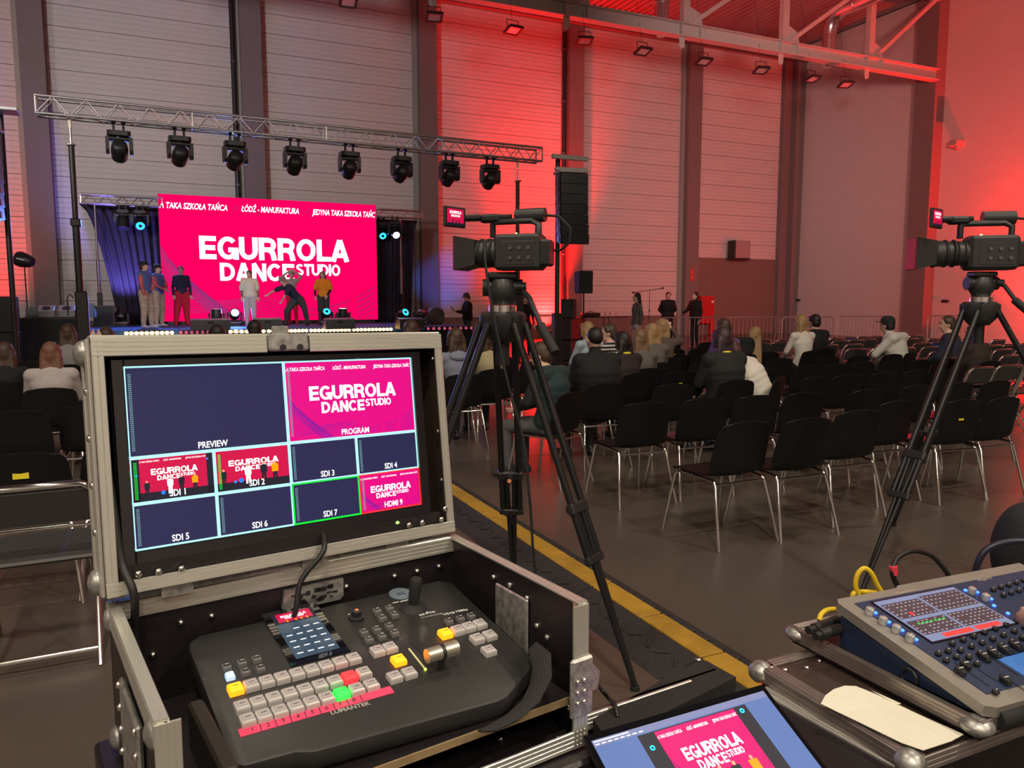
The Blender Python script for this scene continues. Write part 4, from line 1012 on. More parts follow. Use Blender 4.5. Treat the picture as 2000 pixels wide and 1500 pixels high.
navy = C('navy', (.018, .022, .055)); blk = C('black', (.006, .006, .0075)); camo = mat('cloth_camo', (.42, .34, .24), .85, var=.5, scale=14); redp = C('red', (.55, .01, .04)); cream = C('cream', (.72, .68, .58)); pale = C('pale', (.5, .46, .5)); orange = C('orange', (.85, .28, .015)); greyj = C('olive_grey', (.12, .105, .095)); ltb = C('light_blue', (.36, .44, .52)); wht = C('white', (.68, .64, .58)); dgrey = C('dark_grey', (.05, .05, .055)); jersey = C('jersey_blue', (.07, .13, .36)); stripe = C('sleeve_red_white', (.5, .12, .14), .7, 9); navyj = C('navy_jacket', (.02, .025, .05)); tealj = C('teal', (.012, .034, .038)); beige = C('beige', (.4, .34, .2)); denim = C('denim', (.2, .22, .3)); brownc = C('dark_brown', (.03, .02, .018)); purple = C('purple', (.12, .06, .2)); jean = C('jeans', (.06, .065, .08))
hb = hairm('brown', (.06, .032, .02)); hbl = hairm('blond', (.33, .2, .09)); hdk = hairm('dark', (.014, .01, .01)); hred = hairm('auburn', (.16, .07, .045)); hgr = hairm('grey_blond', (.26, .2, .17)); hlb = hairm('light_brown', (.18, .1, .05))
yel = mat('lanyard_yellow', (.75, .6, .03), .6)
capm = C('cap_black', (.015, .015, .017)); caph = C('cap_grey', (.08, .075, .07))
GS = 'dancers on the stage'
p, h = up(287, 641, 511); person('dancer in a black cap, blue jersey and camouflage trousers, front of the pair', face(p, 82), h, top=jersey, extra={'sleeve': stripe}, legs=camo, shoe=pale, hair=hb, hstyle='pony', cap=capm, loose=1.25, lloose=1.5, pose=dict(elL=(-.2, .1, 1.15), wrL=(-.06, .2, 1.0), elR=(.22, .05, 1.13), wrR=(.18, .1, .88), knL=(-.13, .05, .5), anL=(-.14, .05, .085)), vox=.016, group=GS)
p, h = up(312, 638, 517); person('dancer in dark cap and blue jersey with folded hands, rear of the pair', face(p, 76), h, top=jersey, extra={'sleeve': stripe}, legs=camo, shoe=pale, hair=hb, hstyle='pony', cap=capm, loose=1.2, lloose=1.45, pose=dict(elL=(-.2, .12, 1.15), wrL=(-.03, .26, 1.06), elR=(.2, .12, 1.15), wrR=(.05, .27, 1.04)), vox=.016, group=GS)
p, h = up(358, 637, 520); person('dancer in a dark buttoned jacket and wide red trousers', face(p, 35), h, top=navy, legs=redp, shoe=redp, hair=hb, hstyle='pony', loose=1.12, lloose=1.55, pose=dict(anR=(.2, .0, .085), knR=(.15, .02, .5), anL=(-.13, -.02, .085)), hyaw=R(-25), vox=.016, group=GS)
p, h = up(490, 637, 528); person('dancer in a cream t-shirt and pale trousers with a dark braid', face(p, 25), h, top=cream, sleeve='short', fore=C('tattoo_sleeve', (.2, .12, .1), .5, 40), legs=pale, shoe=pale, hair=hdk, hstyle='tied', loose=1.3, lloose=1.35, hyaw=R(-35), vox=.016, group=GS)
# bent dancer
p = gnd(575, 636, ZS)
person('dancer in a navy shirt bending forward with bent knees', face(p, -12), 1.72, pose=dict(pel=(-.12, -.1, .80), wai=(-.04, -.02, .93), che=(.06, .1, 1.1), nec=(.16, .19, 1.24), hea=(.22, .27, 1.37), shL=(-.02, .2, 1.2), shR=(.3, .12, 1.18), elL=(.06, .36, .98), wrL=(.18, .36, .8), elR=(.5, .2, 1.1), wrR=(.7, .25, .98), hiL=(-.2, -.06, .8), hiR=(-.02, -.06, .8), knL=(-.42, .12, .55), anL=(-.44, -.02, .085), knR=(.14, .18, .47), anR=(.26, .02, .085)), top=navy, sleeve='short', legs=dgrey, hair=hgr, hstyle='fluffy', loose=1.15, lloose=1.5, hpitch=R(-20), vox=.016, group=GS)
p = gnd(578, 634, ZS)
person('dancer in grey with raised arms and red trousers hidden behind the bending one', face(p + EY * .6, 10), 1.72, pose=dict(elL=(-.3, -.05, 1.58), wrL=(-.12, -.1, 1.72), elR=(.3, -.05, 1.58), wrR=(.12, -.1, 1.72)), top=C('stone', (.35, .28, .27)), legs=redp, shoe=redp, hair=hgr, hstyle='fluffy', lloose=1.3, vox=.017, group=GS)
p, h = up(633, 634, 530); person('dancer in an orange t-shirt with black sleeves and black trousers', face(p, 0), h, top=orange, sleeve='short', fore=blk, legs=dgrey, hair=hb, hstyle='mid', loose=1.22, lloose=1.4, pose=dict(elL=(-.26, 0, 1.16), wrL=(-.16, .12, .95), elR=(.27, 0, 1.16), wrR=(.24, .1, .93)), vox=.016, group=GS)
# crew and standing guests
lo_, hi_ = VS0, VW
for i_ in range(40):
    md_ = (lo_ + hi_) / 2
    if pxu(913, md_) < us1 + .4: lo_ = md_
    else: hi_ = md_
p = hp(us1 + .4, md_, 0); h_ph = atY(913, 573, p.y).z
person('bearded man in grey cap and black hoodie using a phone beside the stage', face(p, -65), h_ph, top=blk, legs=jean, hair=hdk, hstyle='short', cap=caph, loose=1.2, girth=1.15, pose=dict(elL=(-.22, .12, 1.15), wrL=(-.06, .38, 1.2), elR=(.22, .12, 1.15), wrR=(.05, .38, 1.2)), hpitch=R(-22), vox=.017)
m = MB(face(p, -65) @ Matrix.Scale(h_ph / 1.75, 4) @ Matrix.Translation((0, .50, 1.28)) @ Matrix.Rotation(R(-40), 4, 'X')); m.box((0, 0, 0), (.08, .012, .16), .004); tag(m.build('phone', M_black), 'dark phone held by the man right of the stage', 'phone')
p = atY(1245, 588, 20.0); p.z = 0; person('woman with long dark hair and a grey jacket walking left behind the seats', face(p, -80), 1.76, top=greyj, legs=pale, hair=hdk, hstyle='long', loose=1.1, vox=.016, pose=dict(elL=(-.23, -.05, 1.15), wrL=(-.22, .0, .92)))
p = gnd(1303, 676); person('bearded man in a black jacket with hands behind his back facing the camera', face(p, 5), 1.86, top=blk, legs=blk, hair=hdk, hstyle='short', loose=1.2, girth=1.15, vox=.016, pose=dict(elL=(-.27, -.06, 1.17), wrL=(-.1, -.16, 1.02), elR=(.27, -.06, 1.17), wrR=(.1, -.16, 1.02)))
p = gnd(1356, 683); person('man in a black hoodie standing cross-legged with a hand on the barrier', face(p, -60), 1.84, top=blk, legs=blk, hair=hdk, hstyle='short', loose=1.22, girth=1.1, vox=.016, pose=dict(knR=(.02, .1, .5), anR=(-.12, .18, .085), elR=(.26, .1, 1.18), wrR=(.22, .34, 1.1)), collar='hood')
p = atY(1026, 588, 21.5); p.z = 0; person('crew member in dark clothes in front of the red lit wall', face(p, 20), 1.72, top=blk, legs=blk, hair=hb, hstyle='mid', vox=.018)
# seated guests: pixel of head centre, distance along Y
def seated(px, py, Y, label, turn=0., H=None, **kw):
    q = atY(px, py, Y); M0 = yaw((0, 0, 0), ANG + R(turn)); k = (q.z / 1.205)
    if H: k = H / 1.75
    off = M0 @ Vector((0, .065 * k, 0)); P = Vector((q.x - off.x, q.y - off.y, 0))
    kw.setdefault('group', 'seated audience'); kw.setdefault('pose', {})
    return person(label, M0.copy() if False else (Matrix.Translation(P) @ M0), 1.75 * k, 'sit', **kw)
seated(10, 690, 7.4, 'seated person with dark hair and dark clothes at the left picture edge', top=blk, hair=hb, hstyle='mid')
seated(100, 692, 6.9, 'seated girl with long auburn hair and a grey top left of the monitor case', top=C('pale_grey', (.42, .38, .38)), hair=hred, hstyle='long', loose=1.15, vox=.013)
seated(133, 652, 9.4, 'seated girl with shoulder length brown hair left of the monitor case', top=C('grey', (.25, .24, .26)), hair=hb, hstyle='mid')
seated(208, 658, 9.0, 'seated dark haired person behind the top left of the monitor case', top=blk, hair=hb, hstyle='mid')
seated(424, 655, 8.6, 'seated dark silhouette with long hair in front of the dimmed batten', top=blk, hair=hdk, hstyle='mid')
seated(497, 645, 9.4, 'seated dark silhouette with a round head in front of the stage', top=blk, hair=hdk, hstyle='short')
seated(802, 645, 9.6, 'seated person with dark auburn hair behind the right monitor lid corner', top=blk, hair=hb, hstyle='mid')
seated(889, 662, 8.2, 'seated girl with tied dark hair and a denim jacket left of the tripod', top=denim, hair=hb, hstyle='bob', collar='hood', vox=.014)
seated(950, 664, 8.8, 'seated person in a beige jacket behind the tripod', top=beige, hair=hb, hstyle='bob')
seated(1066, 688, 6.55, 'seated boy in a black and teal jacket looking left beside the tripod', 28, top=tealj, extra={'sleeve': C('boy_sleeve', (.014, .018, .022))}, legs=C('boy_jeans', (.1, .1, .11)), shoe=dgrey, hair=hb, hstyle='short', loose=1.25, hyaw=R(20), hpitch=R(-18), vox=.010, pose=dict(nec=(0, .06, 1.03), hea=(0, .13, 1.17), elL=(-.24, .1, .76), wrL=(-.06, .36, .66), elR=(.24, .14, .76), wrR=(.06, .38, .66)))
seated(1146, 643, 10.2, 'seated girl with blond bobbed hair in a light blue shirt', 10, top=ltb, hair=hbl, hstyle='bob', vox=.013, pose=dict(nec=(.02, .07, 1.03), hea=(.05, .13, 1.18)))
seated(1160, 664, 7.3, 'seated buzz cut person in a black hooded jacket', -4, top=blk, hair=hdk, hstyle='buzz', loose=1.35, girth=1.1, vox=.012, collar='hood')
seated(1188, 651, 9.5, 'seated girl in a black and white striped top', 20, top=striped(), hair=hb, hstyle='pony', vox=.013, hyaw=R(40))
seated(1214, 668, 8.3, 'seated girl with dark hair and yellow lanyard in a black jacket', 8, top=C('black_red', (.02, .012, .013)), hair=hdk, hstyle='bob', loose=1.2, vox=.012, collar=yel)
seated(1248, 662, 8.9, 'seated girl with long straight light brown hair', -6, top=greyj, hair=hlb, hstyle='long', vox=.012)
seated(1272, 650, 9.7, 'seated girl with very long blond hair beside the brown haired girl', -6, top=greyj, hair=hbl, hstyle='long', vox=.013)
seated(1292, 640, 10.6, 'seated blond girl raising her hands to her hair', -20, top=C('brown_top', (.1, .07, .06)), hair=hbl, hstyle='bob', pose=dict(elR=(.3, .1, 1.0), wrR=(.14, .1, 1.2)))
seated(1408, 663, 7.6, 'seated person with dark hair and yellow lanyard in a black padded jacket', -2, top=C('black_padded', (.011, .011, .012)), hair=hairm('dark_plum', (.035, .018, .026)), hstyle='bob', loose=1.4, vox=.012, collar=yel)
seated(1474, 668, 7.8, 'seated girl with a brown bob in a white sweatshirt leaning left', 30, top=wht, hair=hb, hstyle='bob', loose=1.35, vox=.011, hyaw=R(25), hpitch=R(-25), pose=dict(wai=(-.02, .0, .69), che=(-.04, .1, .86), nec=(-.07, .2, .99), hea=(-.1, .3, 1.1), shL=(-.22, .16, .96), shR=(.13, .14, .95), elL=(-.2, .3, .78), wrL=(-.08, .4, .96), elR=(.2, .22, .7), wrR=(.1, .38, .62)))
seated(1412, 640, 10.4, 'seated girl with long brown hair in purple looking down', 0, top=purple, hair=hb, hstyle='long', vox=.014)
seated(1442, 640, 11.4, 'seated blond girl bending low to the right', -25, top=blk, hair=hbl, hstyle='long', hroll=R(20), pose=dict(che=(.08, .04, .88), nec=(.18, .08, 1.0), hea=(.26, .12, 1.1)))
seated(1563, 630, 12.0, 'seated girl with long blond hair in a white top before the barrier', 0, top=wht, hair=hbl, hstyle='long', vox=.014)
seated(1590, 629, 12.6, 'seated dark haired person in black beside the long haired blond girl', 0, top=blk, hair=hdk, hstyle='short', loose=1.3)
seated(1746, 633, 11.6, 'seated person in a black cap and white hoodie', 15, top=C('white_hoodie', (.6, .58, .53)), hair=hdk, hstyle='short', cap=capm, loose=1.35, vox=.014, collar='hood', pose=dict(che=(0, .04, .88), nec=(0, .1, 1.03), hea=(0, .17, 1.18), elL=(-.27, .2, .75)))
seated(1849, 634, 11.0, 'seated man in a navy jacket looking left behind the right tripod', 25, top=navyj, hair=hb, hstyle='short', loose=1.3, vox=.014, hyaw=R(30))
seated(1900, 652, 10.0, 'seated person in dark brown behind the legs of the right tripod', 0, top=brownc, hair=hb, hstyle='bob', loose=1.25)
# ------------------------------------------------------------------ chairs
M_shell = mat('chair_shell', (.006, .0055, .0065), .55, spec=.3, var=.2, scale=30, bump=.08, bscale=250)
M_padred = mat('seat_pad_red', (.42, .012, .03), .8)
M_padwine = mat('seat_pad_wine', (.09, .02, .035), .8)
M_sticky = mat('yellow_sticker', (.85, .72, .03), .6)
M_fold = mat('folding_panel', (.045, .043, .045), .5)
M_foldb = mat('folding_panel_blue', (.03, .07, .26), .5)
def shell_surface(prof, thick=.009, nx=9):
    """prof: list of (y, z, halfwidth, edge lift)"""
    k = len(prof); P = []
    for (y, z, hw, cv) in prof:
        row = []
        for i in range(nx):
            s = -1 + 2 * i / (nx - 1); row.append(Vector((s * hw, y + cv[0] * s * s, z + cv[1] * s * s)))
        P.append(row)
    m = MB(); N = []
    for j in range(k):
        for i in range(nx):
            a = P[min(j + 1, k - 1)][i] - P[max(j - 1, 0)][i]; b = P[j][min(i + 1, nx - 1)] - P[j][max(i - 1, 0)]; N.append(b.cross(a).normalized())
    fl = [p for r in P for p in r]
    m.v = [p for p in fl] + [p + n * thick for p, n in zip(fl, N)]; o = len(fl)
    for j in range(k - 1):
        for i in range(nx - 1):
            q = [j * nx + i, j * nx + i + 1, (j + 1) * nx + i + 1, (j + 1) * nx + i]; m.f.append(q); m.f.append([x + o for x in q[::-1]])
    rim = [i for i in range(nx)] + [j * nx + nx - 1 for j in range(1, k)] + [(k - 1) * nx + i for i in range(nx - 2, -1, -1)] + [j * nx for j in range(k - 2, 0, -1)]
    for a, b in zip(rim, rim[1:] + rim[:1]): m.f.append([b, a, a + o, b + o])
    m.m = [0] * len(m.f); return m
def shell_chair(pad=None):
    t = thing('shell_chair', '', 'chair')
    pr = [(.235, .425, .19, (0, 0)), (.225, .438, .205, (0, .0)), (.12, .438, .222, (0, .012)), (0, .43, .225, (0, .016)), (-.1, .43, .222, (.0, .02)), (-.165, .445, .218, (.01, .018)), (-.195, .49, .222, (.028, .0)), (-.208, .56, .225, (.03, 0)), (-.222, .64, .22, (.025, 0)), (-.238, .72, .21, (.02, -.002)), (-.247, .765, .197, (.018, -.006)), (-.252, .79, .176, (.014, -.012)), (-.253, .80, .15, (.01, -.016))]
    shell_surface(pr).build('shell', M_shell, t, 60)
    if pad:
        m = MB(); m.box((0, .04, .452), (.37, .34, .02), .01); m.build('seat_pad', pad, t)
    for sx in (-1, 1):
        m = MB(); m.tube([(sx * .245, .27, 0), (sx * .205, .2, .39), (sx * .2, .185, .415)], .0115, 8); m.build('leg', M_chrome, t, 60)
        m = MB(); m.tube([(sx * .245, -.30, 0), (sx * .205, -.205, .385), (sx * .2, -.185, .412)], .0115, 8); m.build('leg', M_chrome, t, 60)
        m = MB(); m.tube([(sx * .2, .185, .415), (sx * .2, .1, .422), (sx * .2, -.1, .418), (sx * .2, -.185, .412)], .0115, 8); m.build('side_rail', M_chrome, t, 60)
    m = MB(); m.cyl((-.2, -.2, .395), (.2, -.2, .395), .009, n=8); m.build('crossbar', M_chrome, t, 60)
    return t
def folding_chair(pm, wide=1.0):
    t = thing('folding_chair', '', 'chair'); w = .215 * wide
    pts = [(-w - .02, .24, 0), (-w, -.08, .42), (-w, -.2, .7), (-w + .015, -.222, .76), (-w + .055, -.23, .785), (w - .055, -.23, .785), (w - .015, -.222, .76), (w, -.2, .7), (w, -.08, .42), (w + .02, .24, 0)]
    m = MB(); m.tube(pts, .0155, 8); m.build('back_frame', M_chrome, t, 60)
    m = MB(); m.tube([(-w + .015, -.3, 0), (-w + .025, .06, .43)], .011, 8); m.build('rear_leg', M_chrome, t, 60)
    m = MB(); m.tube([(w - .015, -.3, 0), (w - .025, .06, .43)], .011, 8); m.build('rear_leg', M_chrome, t, 60)
    m = MB(Matrix.Translation((0, -.193, .685)) @ Matrix.Rotation(R(21), 4, 'X')); m.box((0, 0, 0), (2 * w - .03, .014, .17), .006); m.build('backrest', pm, t)
    m = MB(Matrix.Translation((0, .06, .445)) @ Matrix.Rotation(R(4), 4, 'X')); m.box((0, 0, 0), (2 * w - .02, .38, .022), .01); m.build('seat', pm, t)
    m = MB(); m.cyl((-w + .01, -.25, .06), (w - .01, -.25, .06), .008, n=6); m.build('crossbar', M_chrome, t, 60)
    m = MB(); m.cyl((-w, -.152, .585), (w, -.152, .585), .008, n=6); m.build('back_rail', M_chrome, t, 60)
    return t
PROTO = {'s': shell_chair(), 'p': shell_chair(M_padwine), 'r': shell_chair(M_padred), 'f': folding_chair(M_fold), 'b': folding_chair(M_foldb)}
used = set()
def place_chair(kind, M, label, group):
    if kind not in used: used.add(kind); o = PROTO[kind]; o.matrix_world = M; tag(o, label, group=group); return o
    return copytree(PROTO[kind], M, label, group)
def block(items, ang, zt, loc, group, noun, near='row counted from the nearest', gap=.5):
    """items: (kind, px, py of the top edge middle)"""
    L = []
    for it in items:
        kind, px, py = it[:3]; px += 7; p = gnd(px, py, zt); a = R(ang); e = Vector((math.cos(a), math.sin(a), 0)); g = Vector((-math.sin(a), math.cos(a), 0))
        L.append([p.dot(g), p.dot(e), kind, p, it[3] if len(it) > 3 else 0])
    L.sort(key=lambda r: r[0]); rows = []
    for r in L:
        if rows and r[0] - rows[-1][0][0] < gap: rows[-1].append(r)
        else: rows.append([r])
    out = []
    for i, row in enumerate(rows):
        row.sort(key=lambda r: r[1])
        # keep neighbours from running into each other
        for j in range(1, len(row)):
            if row[j][1] - row[j - 1][1] < .47:
                dlt = .47 - (row[j][1] - row[j - 1][1]); a = R(ang); row[j][3] = row[j][3] + Vector((math.cos(a), math.sin(a), 0)) * dlt; row[j][1] += dlt
        for j, r in enumerate(row):
            M = yaw((r[3].x, r[3].y, 0), R(ang) + R(random.uniform(-4, 4) + r[4])) @ Matrix.Translation((0, .245, 0))
            q = 'only' if len(row) == 1 else '%s from left' % ORD[min(j, 19)]
            out.append(place_chair(r[2], M, '%s in the %s, %s row, %s' % (noun[r[2]], loc, ORD[min(i, 19)], q), group))
    return out
NOUN = dict(s='black moulded chair with chrome legs', p='black moulded chair with wine pad', r='black moulded chair with red pad', f='dark folding chair with chrome frame', b='blue folding chair with chrome frame')
SH = [('s', 1452, 822), ('s', 1562, 816), ('s', 1672, 800), ('s', 1748, 781), ('r', 1876, 780), ('s', 1948, 775),
      ('s', 1256, 784), ('p', 1372, 776), ('p', 1474, 771), ('p', 1566, 765), ('s', 1690, 759), ('s', 1790, 751), ('r', 1868, 746), ('s', 1942, 742),
      ('s', 1095, 758, 10), ('s', 1218, 752), ('s', 1310, 749), ('s', 1400, 743), ('s', 1478, 739), ('s', 1562, 736), ('s', 1650, 731), ('s', 1722, 726), ('s', 1783, 722), ('s', 1838, 721),
      ('s', 1150, 733), ('s', 1232, 729), ('s', 1320, 725), ('s', 1412, 722), ('s', 1500, 719), ('s', 1572, 713), ('s', 1626, 710), ('s', 1680, 706), ('s', 1740, 704), ('s', 1790, 702), ('s', 1836, 700),
      ('s', 1225, 712), ('s', 1294, 708), ('s', 1370, 704), ('s', 1450, 702), ('s', 1518, 699), ('s', 1612, 696), ('s', 1672, 694), ('s', 1738, 691), ('s', 1786, 689),
      ('s', 1318, 692), ('s', 1380, 690), ('s', 1485, 687), ('s', 1550, 685), ('s', 1310, 681), ('s', 1350, 680), ('s', 1306, 669), ('s', 1376, 668)]
SC = block(SH, 22.5, .80, 'right block', 'black moulded chairs right of the aisle', NOUN)
FO = [(1472, 663), (1480, 670), (1504, 663), (1519, 668), (1550, 661), (1561, 668), (1573, 674), (1586, 661), (1612, 673), (1618, 660), (1637, 665), (1654, 664), (1663, 672), (1666, 681), (1681, 657), (1691, 662), (1706, 656), (1717, 680), (1742, 671),
      (1766, 679), (1784, 655), (1776, 661), (1797, 669), (1815, 677), (1814, 661), (1832, 686), (1859, 676), (1862, 666), (1874, 685), (1886, 662), (1875, 697), (1896, 675), (1908, 683), (1920, 697), (1916, 717), (1926, 663), (1934, 674), (1946, 682), (1960, 694), (1970, 713), (1971, 672), (1985, 681), (2000, 712), (1436, 663), (2010, 690)]
FB = [(1655, 658), (1830, 667), (1994, 671)]
FC = block([('f', x, y) for x, y in FO] + [('b', x, y) for x, y in FB], 21, .795, 'far right block', 'folding chairs in the far right block', NOUN, gap=.42)
block([('f', 62, 948)], 24, .795, 'left foreground', 'folding chairs at left', dict(f='black folding chair near the monitor case'))
block([('s', 30, 884, 0), ('s', 150, 872, 0), ('s', 18, 800), ('s', 112, 792), ('s', 105, 741), ('s', 8, 748), ('s', 168, 703), ('s', 60, 706)], 22, .80, 'left block', 'black moulded chairs at left', NOUN)
block([('s', 893, 684), ('s', 951, 682), ('s', 905, 697), ('s', 968, 695), ('s', 1003, 706), ('s', 968, 706), ('s', 1046, 711), ('s', 886, 722), ('s', 945, 722)], 22, .80, 'tripod block', 'black moulded chairs behind the tripod', NOUN)
# yellow notes on some chair backs
def note(chair, dx=.02, dz=.70, s=.045):
    m = MB(); m.box((dx, -.262 + (.80 - dz) * .22, dz), (s, .003, s)); m.build('paper_note', M_sticky, chair)
bpy.context.view_layer.update()
def nearest(px, py, z=.8):
    q = gnd(px, py, z); return min([o for o in bpy.data.objects if o.name.startswith('shell_chair') and o.parent is None], key=lambda o: (o.matrix_world @ Vector((0, -.25, z)) - q).length)
for px, py, s, dz in ((30, 884, .07, .70), (1310, 681, .05, .72), (1294, 708, .05, .7), (1320, 725, .04, .68), (1876, 780, .05, .66)): note(nearest(px, py), .0, dz, s)

# every seated guest sits on a chair: the nearest free one is drawn under them, else one is added
def flatpos(o): v = o.matrix_world.translation; return Vector((v.x, v.y, 0))
free = [o for o in bpy.data.objects if o.parent is None and (o.name.startswith('shell_chair') or o.name.startswith('folding_chair'))]
for (t, M, k_) in SEATED:
    c = M.translation.copy(); c.z = 0
    cand = sorted(free, key=lambda o: (flatpos(o) - c).length)
    if cand and (flatpos(cand[0]) - c).length < .42: o = cand[0]; free.remove(o); lab = None
    else: o = copytree(PROTO['s'], M, 'black moulded chair under the ' + ' '.join(t['label'].replace('seated ', '').split()[:9]), 'chairs under seated guests')
    r_ = M.to_euler().z; o.matrix_world = yaw((c.x, c.y, 0), r_) @ Matrix.Translation((0, .03, 0))
bpy.context.view_layer.update()
# chairs that stand inside a seated guest's chair are pushed aside along the row
occ = [o for o in bpy.data.objects if o.parent is None and (o.name.startswith('shell_chair') or o.name.startswith('folding_chair')) and o not in free]
for o in free:
    for q in occ:
        d = flatpos(o) - flatpos(q)
        if d.length < .5:
            s_ = EX if d.dot(EX) >= 0 else -EX; o.matrix_world = Matrix.Translation(s_ * (.5 - d.length)) @ o.matrix_world
# ------------------------------------------------------------------ camcorders on tripods
M_rub = mat('rubber_black', (.012, .012, .013), .7)
M_camg = mat('camera_body', (.03, .03, .032), .4, var=.15, scale=60)
M_lcdm = mat('lcd_blue_grey', (.1, .14, .15), .2, emit=.25, ecol=(.2, .35, .36), var=0)
def tripod(name, label, c, feet, knob, group):
    t = thing(name, label, 'tripod', Matrix.Translation((c.x, c.y, 0)), group); z = c.z
    m = MB(); m.lathe([(.05, z - .1), (.085, z - .06), (.1, z - .02), (.1, z + .015), (.075, z + .03)], 20); m.build('crown', M_camg, t, 50)
    m = MB(); m.lathe([(.06, z + .03), (.06, z + .055)], 20); m.build('level_ring', M_chrome, t, 60)
    m = MB(); m.cyl((0, 0, z - .2), (0, 0, z - .1), .03, n=12); m.build('bowl_clamp', M_black, t, 60)
    for i, f in enumerate(feet):
        f = Vector((f.x - c.x, f.y - c.y, 0)); d = Vector((f.x, f.y, 0)).normalized(); s = Vector((-d.y, d.x, 0))
        a = d * .085 + UP * (z - .02); e = f + UP * .015; mid = a.lerp(e, .52); q = a.lerp(e, .66)
        m = MB(); m.cyl(d * .06 + s * .055 + UP * z, d * .06 - s * .055 + UP * z, .03, n=10); m.build('hinge', M_black, t, 60)
        for sg in (-1, 1):
            m = MB(); m.cyl(a + s * sg * .042, q + s * sg * .042, .015, n=10); m.build('upper_tube', M_blackm, t, 60)
            m = MB(); m.cyl(mid + s * sg * .02, e, .012, n=8); m.build('lower_tube', M_blackm, t, 60)
        u_ = (e - a).normalized(); Mq = frame(mid, s, u_.cross(s), u_)
        m = MB(Mq); m.box((0, 0, 0), (.125, .035, .05), .008); cl = m.build('clamp', M_black, t)
        m = MB(Mq); m.cyl((0, -.018, 0), (0, -.05, 0), .022, .018, n=12); m.build('knob', M_black, cl, 60)
        m = MB(Mq); m.cyl((0, -.05, 0), (0, -.054, 0), .010, n=10); m.build('knob_cap', knob, cl)
        m = MB(frame(q, s, u_.cross(s), u_)); m.box((0, 0, 0), (.12, .03, .035), .006); m.build('lower_clamp', M_black, t)
        m = MB(); m.cyl(e, e - UP * .015, .02, n=10); m.build('foot', M_rub, t)
    return t
def fluid_head(label, c, pan_to, group):
    t = thing('fluid_head', label, 'tripod head', Matrix.Translation(c), group)
    m = MB(); m.lathe([(.045, 0), (.05, .02), (.06, .03), (.064, .07), (.055, .1), (.05, .11)], 20); m.build('drum', M_camg, t, 50)
    m = MB(); m.cyl((-.085, 0, .075), (.085, 0, .075), .036, n=16); m.build('tilt_axle', M_black, t, 60)
    m = MB(); m.box((0, 0, .125), (.13, .09, .03), .008); m.build('camera_plate', M_black, t)
    p = Vector(pan_to) - c; a = Vector((.07, 0, .08)); m = MB(); m.tube([a, a.lerp(p, .3) + UP * .03, a.lerp(p, .65)], .012, 8); h_ = m.build('pan_bar', M_black, t, 60)
    m = MB(); m.tube([a.lerp(p, .6), p], .021, 10); m.build('grip', M_rub, h_, 60)
    m = MB(); m.cyl((.06, -.03, .08), (.1, -.03, .08), .018, n=10); m.build('lock_knob', M_black, t)
    return t
